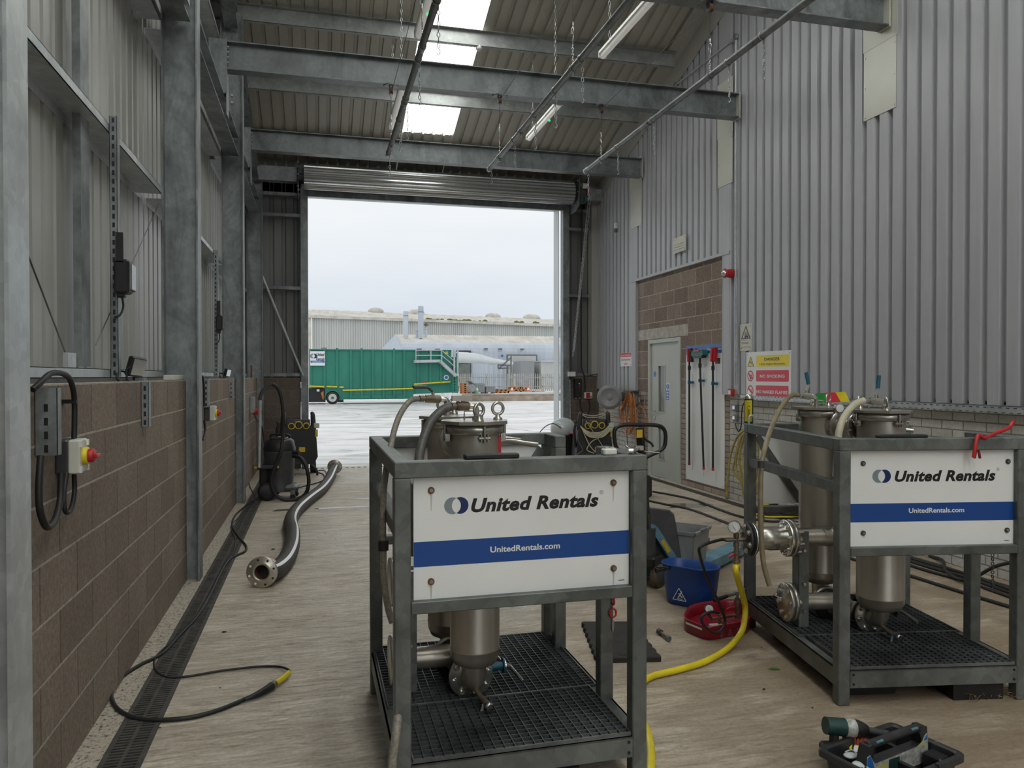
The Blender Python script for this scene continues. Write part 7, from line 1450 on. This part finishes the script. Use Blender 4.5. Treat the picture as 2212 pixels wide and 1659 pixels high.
o = Vector((P_[4].x, Yp, P_[4].z)); mb = MB(); n = len(P_); vs = [p-o for p in P_]+[p-o+Vector((.03, .05, 0)) for p in P_]; mb.add(vs, [tuple(range(n-1, -1, -1)), tuple(range(n, 2*n))]+[(i, (i+1) % n, n+(i+1) % n, n+i) for i in range(n)]); ob = mb.build('crate_lid', 'plastic_grey_dark'); ob.location = o; tag(ob, 'dark grey moulded lid leaning against the crate on the pallet truck', 'lid')
a = G(1406, 1076); t = thing('tool_case', 'black plastic tool case standing on floor right of centre skid', 'case', a, -.2); MB().box(-.16, .02, 0, .38, 0, .29, ch=.03).build('case_body', 'plastic_black', t); MB().box(-.10, -.04, .12, .26, .285, .32, ch=.008).build('case_handle', 'plastic_black', t)
def bucket():
    a, b = G(1450, 1305), G(1535, 1322); c = (a+b)/2+Vector((.045, .085, 0)); d = (b-a).normalized(); an = math.atan2(d.y, d.x)+.0; t = thing('mop_bucket', 'blue oval mop bucket with slip hazard triangle', 'bucket', (c.x, c.y, 0), an)
    def oval(r, l, z, n=12): return [((l-r if q < 0 else 0)+0, 0, z) for q in ()] or [Vector(((l-r)*(1 if math.cos(a) > 0 else -1)*(1 if abs(math.cos(a)) > 1e-6 else 0)+r*math.cos(a), r*math.sin(a), z)) for a in [2*PI*(i+.5)/(4*n) for i in range(4*n)]]
    def shell(secs, flip=False):
        mb = MB(); N_ = 48; vs = [v for s in secs for v in oval(*s)]; mb.add(vs, [(k*N_+i, k*N_+(i+1) % N_, (k+1)*N_+(i+1) % N_, (k+1)*N_+i) for k in range(len(secs)-1) for i in range(N_)], True); return mb, vs
    H_ = .272
    mb, vs = shell([(.085, .155, 0), (.10, .172, .02), (.112, .190, .14), (.122, .205, H_), (.128, .211, H_+.004), (.128, .211, H_+.012), (.118, .200, H_+.012), (.108, .186, .14), (.092, .162, .02)]); N_ = 48
    mb.add(vs[:N_], [tuple(range(N_-1, -1, -1))]); mb.add(vs[-N_:], [tuple(range(N_))]); mb.build('bucket_body', 'blue', t)
    MB().tube([(-.185, -.06, H_-.03), (-.225, -.10, H_-.045), (-.20, -.13, H_-.02), (-.10, -.135, H_-.005)], .007, 8, 5).tube([(-.22, -.10, H_-.06), (-.10, -.13, H_-.01)], .010, 8, 1).build('bail_handle', 'plastic_black', t)
    # warning triangle on the front side, laid on the sloping wall
    yb = lambda z: -(.0985+z*.10)-.0005; tri = [(-.055, .045), (.045, .045), (-.005, .130)]
    def L2(p): return Vector((p[0]-.03, yb(p[1])-.0035, p[1]))
    for i in range(3): p, q = tri[i], tri[(i+1) % 3]; MB().bar(L2(p), L2(q), .0045, .002, (0, -1, 0)).build('triangle_edge', 'sign_white', t)
    f = MB(); 
    for p, q, w in (((-.015, .062), (.0, .082), .006), ((.0, .082), (.008, .098), .008), ((.0, .080), (.02, .066), .006), ((-.012, .088), (.006, .092), .005), ((-.02, .055), (.02, .055), .003)): f.bar(L2(p), L2(q), w, .002, (0, -1, 0))
    f.cyl(L2((.012, .107)), L2((.012, .107))-Vector((0, .001, 0)), .0055, n=10); f.build('slipping_figure', 'sign_white', t)
bucket()
def pump_tray():
    pts = [G(1478, 1362), G(1500, 1374), (G(1530, 1384)), G(1570, 1378), G(1614, 1368), G(1621, 1347), G(1600, 1325), G(1560, 1322), G(1500, 1332), G(1484, 1345)]
    c = sum(pts, Vector())/len(pts); c.z = 0; t = thing('test_pump', 'red hydraulic test pump tray with lever and gauge between the skids', 'test pump', c); o = [p-c for p in pts]; o = [Vector((p.x, p.y, 0)) for p in o]; P_ = spline(o, 3, True); n = len(P_); H_ = .085
    def rg(k, z): return [Vector((p.x*k, p.y*k, z)) for p in P_]
    secs = rg(.96, 0)+rg(1.0, .012)+rg(1.0, H_-.01)+rg(1.02, H_)+rg(.97, H_+.001)+rg(.93, H_-.01)+rg(.90, .014); mb = MB(); mb.add(secs, [(k*n+i, k*n+(i+1) % n, (k+1)*n+(i+1) % n, (k+1)*n+i) for k in range(6) for i in range(n)], True)
    mb.add(rg(.96, 0), [tuple(range(n-1, -1, -1))]); mb.add(rg(.90, .014), [tuple(range(n))]); mb.build('tray', 'red_tray', t)
    q = lambda x, y, z: G(x, y, z)-c
    MB().obox(q(1585, 1345, .05)+Vector((0, 0, -.02)), (.15, .10, .06), (1, -.2, 0), ch=.008).build('pump_deck', 'red_dark', t)
    pb = q(1593, 1325, .09); pb.z = .06; pc = MB().cyl(pb, pb+Vector((0, 0, .13)), .017, n=14).cyl(pb+Vector((0, 0, .10)), pb+Vector((0, 0, .12)), .022, n=10).cyl(pb+Vector((0, 0, .13)), pb+Vector((0, 0, .16)), .008, n=8).build('pump_cylinder', 'brass', t)
    a_ = pb+Vector((.07, .02, .17)); e_ = pb+Vector((-.20, -.06, .145)); MB().bar(a_, a_.lerp(e_, .35), .022, .022).cyl(a_.lerp(e_, .3), a_.lerp(e_, .65), .010, n=10).build('pump_lever', 'galvanised_dull', t); MB().cyl(a_.lerp(e_, .6), e_, .0125, n=12).build('lever_grip', 'rubber_black', t)
    MB().cyl(pb+Vector((-.01, 0, .02)), pb+Vector((-.20, -.03, .02)), .010, n=8).cyl(pb+Vector((-.14, -.02, -.03)), pb+Vector((-.14, -.02, .04)), .009, n=8).cyl(pb+Vector((-.20, -.03, .02)), pb+Vector((-.235, -.045, .065)), .010, n=8).build('manifold', 'brass', t)
    MB().tube([pb+Vector((-.10, -.02, .05)), pb+Vector((-.09, -.03, .075)), pb+Vector((-.03, -.02, .08))], .005, 6, 3).build('red_lever', 'red', t)
    gc = pb+Vector((-.235, -.06, .095)); ax = Vector((-.3, -1, .25)).normalized(); g_ = MB().cyl(gc-ax*.012, gc+ax*.012, .028, n=24).build('gauge_case', 'plastic_black', t); MB().cyl(gc+ax*.011, gc+ax*.0145, .024, n=24).build('gauge_face', 'sign_white', g_); x, y, z = frame_from(ax); MB().obox(gc+ax*.015, (.028, .0016, .0006), x*.6+y*.8, ax).build('gauge_needle', 'sign_black', g_)
    MB().obox(q(1550, 1352, .03), (.10, .05, .02), (1, -.1, 0), ch=.004).build('white_pad', 'plastic_white', t)
    # printed strip and instructions on the front side
    def side(xa, ya, xb, yb_, z0, z1, mat, nm):
        a, b = G(xa, ya)-c, G(xb, yb_)-c; nrm_ = Vector((b.y-a.y, -(b.x-a.x), 0)).normalized()*.006; MB().add([a+nrm_+Vector((0, 0, z0)), b+nrm_+Vector((0, 0, z0)), b+nrm_+Vector((0, 0, z1)), a+nrm_+Vector((0, 0, z1))], [(0, 1, 2, 3)]).build(nm, mat, t)
    side(1483, 1366, 1518, 1381, .055, .068, 'sign_white', 'printed_strip')
    a, b = G(1548, 1382)-c, G(1618, 1370)-c; X = (b-a).normalized(); nn = X.cross(Vector((0, 0, 1)))
    for k in range(4):
        p = a.lerp(b, .08+.24*k)+nn*.009; mb = MB(); 
        for u0, u1, z0, z1 in ((0, .03, .012, .013), (0, .03, .034, .035), (0, .001, .012, .035), (.029, .03, .012, .035), (.006, .022, .019, .021), (.008, .013, .021, .029), (.004, .024, .044, .045), (.008, .010, .040, .055), (.018, .020, .042, .052)):
            v = [p+X*u+Vector((0, 0, z)) for u, z in ((u0, z0), (u1, z0), (u1, z1), (u0, z1))]; mb.add(v, [(0, 1, 2, 3)])
        mb.build('instruction_print', 'pink', t)
    text(None, 'TEST PUMP', .009, a.lerp(b, .78)+nn*.009+Vector((0, 0, .062)), X, (0, 0, 1), 'pink', t, .0002, bold=.01, width=.05) if 0 else None
pump_tray()
# foam kneeling mat
mp_ = [G(1285, 1433), G(1428, 1430), G(1424, 1422), G(1370, 1352), G(1257, 1352)]; 
A_, B_, C_, D_ = G(1288, 1433), G(1428, 1430), G(1366, 1352), G(1257, 1352); pts = []
def wavy(a, b, n, amp):
    d = (b-a); nn = Vector((d.y, -d.x, 0)).normalized(); return [a+d*(i/n)+nn*(amp*math.sin(2*PI*i/n*7) if 0 < i < n else 0) for i in range(n)]
pts = wavy(A_, B_, 2, 0)+wavy(B_, C_, 42, .006)+wavy(C_, D_, 2, 0)+wavy(D_, A_, 42, .006); t = thing('kneeling_mat', 'black foam kneeling mat with wavy edges lying behind centre skid', 'mat', A_); n = len(pts)
cc = (A_+B_+C_+D_)/4; vs = [p-A_ for p in pts]+[p-A_+Vector((0, 0, .026)) for p in pts]+[cc+(p-cc)*.97-A_+Vector((0, 0, .032)) for p in pts]
MB().add(vs, [tuple(range(2*n, 3*n))]+[(k*n+i, k*n+(i+1) % n, (k+1)*n+(i+1) % n, (k+1)*n+i) for k in range(2) for i in range(n)]).build('foam_pad', 'foam', t)
s0, s1 = G(1333, 1413, .033)-A_, G(1362, 1413, .033)-A_; MB().bar(s0, s1, .03, .001).build('handle_slot', 'sign_black', t)
# loose bolt, leaf and grit
a, b = G(1424, 1364, .02), G(1446, 1380, .02); t = thing('loose_bolt', 'black nut and bolt lying on floor behind yellow hose', 'bolt', a-Vector((0, 0, .02))); d = b-a; z_ = Vector((0, 0, .02)); MB().cyl(z_, z_+d, .0095, n=12).build('bolt_shank', 'rusty_steel', t); MB().cyl(z_-d*.05, z_+d*.16, .019, n=6).build('bolt_head', 'plastic_charcoal', t); MB().cyl(z_+d*.85, z_+d, .0165, n=6).build('nut', 'galvanised_dull', t)
a = G(1673, 1447); ob = MB().add([(-.032, .012, .004), (-.01, .012, .010), (.02, .002, .008), (.034, -.012, .003), (.01, -.010, .007), (-.018, -.002, .009)], [(0, 1, 2, 3, 4, 5)]).build('leaf', 'green_leaf'); ob.location = a; tag(ob, 'small green leaf on the floor between the skids', 'leaf')
rnd = random.Random(21); k_ = 0
for (x, y, w) in ((484, 1366, .03), (590, 1187, .04), (475, 1487, .012), (1645, 1400, .01), (345, 1573, .012), (1650, 1490, .02), (1755, 1530, .012)):
    a = G(x, y); mb = MB(); mb.sph((0, 0, .004), w*.3, 7, (1.3, .9, .6)).sph((w*.32, w*.1, .003), w*.2, 6, (1, 1.2, .6)).sph((-w*.3, -w*.08, .003), w*.17, 6, (1.2, .8, .6)); ob = mb.build('dirt_crumb', 'sign_black'); ob.location = a; tag(ob, 'small dark crumb of dirt on the floor '+['left of the big hose flange', 'beside the big hose bend', 'inside the black hose loop', 'near the yellow hose', 'below the black hose loop', 'left of right skid front foot', 'in front of right skid foot'][k_], 'dirt', 'dirt crumbs'); k_ += 1
# dried weeds and dark packing under the right skid
mb = MB(); base = LW(2, (.80, .10, 0))
for i in range(70):
    a = base+Vector((rnd.uniform(-.16, .16), rnd.uniform(-.10, .12), .004)); d = Vector((rnd.uniform(-.1, .1), rnd.uniform(-.10, .03), rnd.uniform(.0, .05))); mb.tube([a, a+d*.5+Vector((0, 0, .012)), a+d], .0012, 4, 2)
plain('straw', (.30, .20, .09), .8, 0, .3, 9); tag(mb.build('dry_weeds', 'straw', None, base), 'wisps of dry straw under the front of right skid', 'straw', kind='stuff')
# ================================================================== TOOL TRAY IN THE RIGHT FOREGROUND
ZR = .125
A_, B_, C_ = G(1761, 1614, ZR), G(1925, 1557, ZR), G(2091, 1628, ZR); D_ = A_+C_-B_
ex = (B_-A_); lx = ex.length; ex.normalize(); ang = math.atan2(ex.y, ex.x); ey = C_-B_; ly = ey.length
o = Vector((A_.x, A_.y, 0)); sgn_ = -1
t = thing('tool_tray', 'black plastic tool tray with centre handle and torn label, right foreground', 'tool tray', o, ang)
eyl = Vector((ey.x*math.cos(ang)+ey.y*math.sin(ang), -ey.x*math.sin(ang)+ey.y*math.cos(ang), 0)); LX, LY = lx, eyl.y      # LY is negative (towards the camera)
def TL(p): p = p-o; return Vector((p.x*math.cos(ang)+p.y*math.sin(ang), -p.x*math.sin(ang)+p.y*math.cos(ang), p.z))
def rrect(x0, x1, y0, y1, r, z, n=5):
    y0, y1 = min(y0, y1), max(y0, y1); out = []
    for cx, cy, a0 in ((x1-r, y0+r, -PI/2), (x1-r, y1-r, 0), (x0+r, y1-r, PI/2), (x0+r, y0+r, PI)):
        for i in range(n+1): a = a0+PI/2*i/n; out.append((cx+r*math.cos(a), cy+r*math.sin(a), z))
    return out
secs = [(.035, 0, .02), (.022, ZR-.03, .02), (.0, ZR-.028, .03), (.0, ZR-.004, .03), (.004, ZR, .03), (.018, ZR, .02), (.026, ZR-.006, .02), (.036, .02, .02)]
mb = MB(); vs = []; n = 24
for k, z, r in secs: vs += rrect(k, LX-k, LY+k, -k, r, z)
mb.add(vs, [(j*n+i, j*n+(i+1) % n, (j+1)*n+(i+1) % n, (j+1)*n+i) for j in range(len(secs)-1) for i in range(n)]); mb.add(rrect(.035, LX-.035, LY+.035, -.035, .02, 0), [tuple(range(n-1, -1, -1))]); mb.add(rrect(.036, LX-.036, LY+.036, -.036, .02, .02), [tuple(range(n))])
mb.build('tray_body', 'plastic_charcoal_gloss', t)
ym = LY*.52; h0, h1 = TL(G(1872, 1640, .10)), TL(G(1968, 1600, .10)); xa, xb = .05, LX-.04
poly_ = [(xa, .02), (xb, .02), (xb, ZR), (xb-.02, ZR+.045), (xb-.045, ZR+.07), (xa+.035, ZR+.07), (xa+.01, ZR+.045), (xa, ZR)]
hole = [(xb-.045, ZR+.005), (xb-.05, ZR+.040), (xa+.045, ZR+.040), (xa+.035, ZR+.005)]
mb = MB(); th = .022
for bx in ((xa, xb, .02, ZR+.0),): mb.box(bx[0], bx[1], ym-th, ym+th, bx[2], bx[3], ch=.004)
mb.prism([(xa, ZR), (xa+.04, ZR), (xa+.05, ZR+.045), (xa+.04, ZR+.07), (xa+.02, ZR+.065)], (0, ym+th, 0), (1, 0, 0), (0, 0, 1), (0, -2*th, 0)); mb.prism([(xb-.04, ZR), (xb, ZR), (xb-.01, ZR+.065), (xb-.04, ZR+.07), (xb-.055, ZR+.045)], (0, ym+th, 0), (1, 0, 0), (0, 0, 1), (0, -2*th, 0))
mb.tube([(xa+.03, ym, ZR+.058), (LX/2, ym, ZR+.060), (xb-.03, ym, ZR+.058)], .017, 12, 3); hd = mb.build('centre_handle', 'plastic_charcoal_gloss', t)
mb = MB().prism([(xa+.004, .05), (xb-.004, .05), (xb-.004, ZR+.03), (xb-.012, ZR+.04), (xb-.03, ZR+.03), (xb-.05, ZR-.002), (xa+.05, ZR-.006), (xa+.022, ZR+.035), (xa+.004, ZR+.03)], (0, ym-th-.0015, 0), (1, 0, 0), (0, 0, 1), (0, .001, 0)); lb = mb.build('torn_label', 'worn_label', hd)
def lab_(pts, mat, dy, nm='label_print'): MB().prism(pts, (0, ym-th-.0015-dy, 0), (1, 0, 0), (0, 0, 1), (0, .0004, 0)).build(nm, mat, lb)
lab_([(xa+.006, .075), (xa+.05, .098), (xa+.026, ZR+.030), (xa+.006, ZR+.026)], 'sign_blue_bright', .0006)
lab_([(xa+.03, .058), (xa+.14, .072), (xa+.12, ZR-.012), (xa+.06, ZR-.018)], 'label_yellow', .0005); lab_([(xa+.13, .055), (xa+.20, .055), (xa+.20, ZR-.012), (xa+.135, ZR-.010)], 'green_dark', .0008)
lab_([(xb-.09, ZR-.006), (xb-.02, ZR-.002), (xb-.012, ZR+.030), (xb-.05, ZR+.01)], 'label_yellow', .0005); lab_([(xb-.035, ZR+.014), (xb-.008, ZR+.012), (xb-.010, ZR+.036)], 'sign_blue_bright', .0008)
for k in range(9): lab_([(xa+.012+k*.0045, .054), (xa+.0145+k*.0045, .054), (xa+.0145+k*.0045, .070), (xa+.012+k*.0045, .070)], 'sign_black', .0010, 'barcode')
MB().tube([(xa+.07, ym-.013, ZR+.066), (xa+.11, ym-.013, ZR+.067)], .006, 6, 1).tube([(xb-.10, ym-.013, ZR+.067), (xb-.06, ym-.013, ZR+.066)], .006, 6, 1).build('grip_inlay', 'blue_truck', hd)
for q in ((LX*.30, LX*.34, ym+.02, -.03), (LX*.70, LX*.74, ym+.02, -.03), (LX*.5, LX*.54, LY+.03, ym-.02)): MB().box(*q, .02, ZR-.03).build('divider', 'plastic_charcoal_gloss', t)
MB().box(LX-.10, LX-.035, LY*.86, LY*.62, .03, ZR-.02, ch=.006).build('small_bin', 'plastic_black', t)
MB().box(LX*.35, LX*.45, -.012, .004, ZR-.01, ZR+.006).box(LX*.6, LX*.7, LY-.004, LY+.012, ZR-.012, ZR+.004).build('rim_latch', 'plastic_charcoal_gloss', t)
W2 = lambda p: Vector((o.x+p[0]*math.cos(ang)-p[1]*math.sin(ang), o.y+p[0]*math.sin(ang)+p[1]*math.cos(ang), p[2]))
# impact driver lying across the back of the tray
dv = at(1850, 1565, 1, G(1850, 1600, .1).y+.02); pa, pb = at(1783, 1567, 1, dv.y), at(1870, 1576, 1, dv.y-.03); pc_ = at(1918, 1586, 1, dv.y-.05)
t2 = thing('impact_wrench', 'dark green and black cordless impact wrench lying on the tool tray', 'power tool', pa, 0); L = pb-pa; E_ = pc_-pa
MB().cyl((0, 0, 0), L*.50, .034, .036, n=24).build('motor_housing', 'green_dark', t2); MB().cyl(L*.46, L*.70, .0368, n=24, cap=False).build('silver_label', 'worn_label', t2)
MB().lathe([(.036, 0), (.036, .02), (.030, .042), (.022, .060), (.018, .066)], L*.66, L, 24).build('gear_nose', 'rubber_black', t2); MB().cyl(L*.98, E_, .013, .015, n=14).build('extension_socket', 'plastic_charcoal', t2)
MB().cyl(L*.22+Vector((0, 0, -.02)), L*.22+Vector((-.01, -.01, -.075)), .019, n=14).build('grip', 'rubber_black', t2); MB().obox(L*.20+Vector((-.012, -.0, -.085)), (.08, .06, .035), L, ch=.008).build('battery', 'plastic_black', t2)
# lying aerosol, red handled tool, clear glasses, sockets
p0, p1 = G(1800, 1612, .075), G(1868, 1630, .075); t3 = thing('spray_can', 'yellow, black and teal aerosol can lying in the tool tray', 'can', p0); d = p1-p0
MB().cyl(d*.05, d, .027, n=24).build('can_body', 'green_teal', t3); x_, y_, z_ = frame_from(d); up_ = (Vector((0, 0, 1))-z_*z_.z).normalized(); rt_ = up_.cross(z_)
def band(a0, a1, f0, f1, mat, r=.0275):
    mb = MB(); vs = []
    for i in range(9): a = a0+(a1-a0)*i/8; q = up_*math.cos(a)*r+rt_*math.sin(a)*r; vs += [d*f0+q, d*f1+q]
    mb.add(vs, [(2*i, 2*i+1, 2*i+3, 2*i+2) for i in range(8)], True); mb.build('can_label', mat, t3)
band(-1.2, .6, .12, .62, 'yellow_hose'); band(-1.2, .8, .62, .68, 'sign_black'); band(-1.2, .6, .68, .8, 'sign_white'); band(-1.2, .5, .8, .98, 'yellow_hose'); band(-.5, -.25, .2, .55, 'sign_black', .0279)
MB().lathe([(.026, .0), (.022, .008), (.014, .014), (.001, .015)], d*.06, -d, 20).build('can_dome', 'stainless_bright', t3)
MB().cyl(-d*.02, -d*.16, .016, n=14).build('nozzle_cap', 'plastic_black', t3)
p0 = G(1846, 1598, .11); t4 = thing('rasp_tool', 'red ribbed tool handle poking out beneath the impact wrench', 'tool', p0); d = G(1880, 1612, .10)-p0; mb = MB()
for k in range(6): mb.obox(d*(k/5.)*.9+Vector((0, .01, 0)), (.008, .05, .03), d, ch=.003)
mb.obox(d*.45+Vector((0, .01, -.004)), (d.length, .045, .024), d); mb.build('ribbed_handle', 'orange_red', t4)
p0 = G(1850, 1648, .115); t5 = thing('safety_glasses', 'clear safety glasses lying on left rim of the tool tray', 'glasses', p0); q = lambda x, y, z=.118: G(x, y, z)-p0
for a, b in (((1828, 1628), (1846, 1636)), ((1846, 1640), (1866, 1662))):
    c = (q(*a)+q(*b))/2; mb = MB().sph(c, .026, 14, (1.1, .9, .35)); mb.build('clear_lens', 'dome_clear', t5)
MB().tube([q(1826, 1624), q(1840, 1620), q(1850, 1628), q(1860, 1645), q(1868, 1664)], .0025, 6, 4).tube([q(1868, 1655), q(1880, 1662), q(1892, 1672)], .003, 6, 3).build('glasses_frame', 'plastic_white', t5)
for x, y, z, r, l in ((2012, 1608, .108, .012, 'chrome socket at right end inside the tool tray'), (2000, 1606, .105, .009, 'small chrome socket left of the larger one in the tool tray'), (1992, 1603, .105, .008, 'smallest chrome socket nearest the torn label handle')):
    a = G(x, y, z); simple('socket_bit', MB().lathe([(r*.6, 0), (r, 0), (r, .025), (r*.6, .025)], a, (.6, -.4, .3), 16), 'stainless_bright', l, 'socket', a, 'loose sockets in the tray')
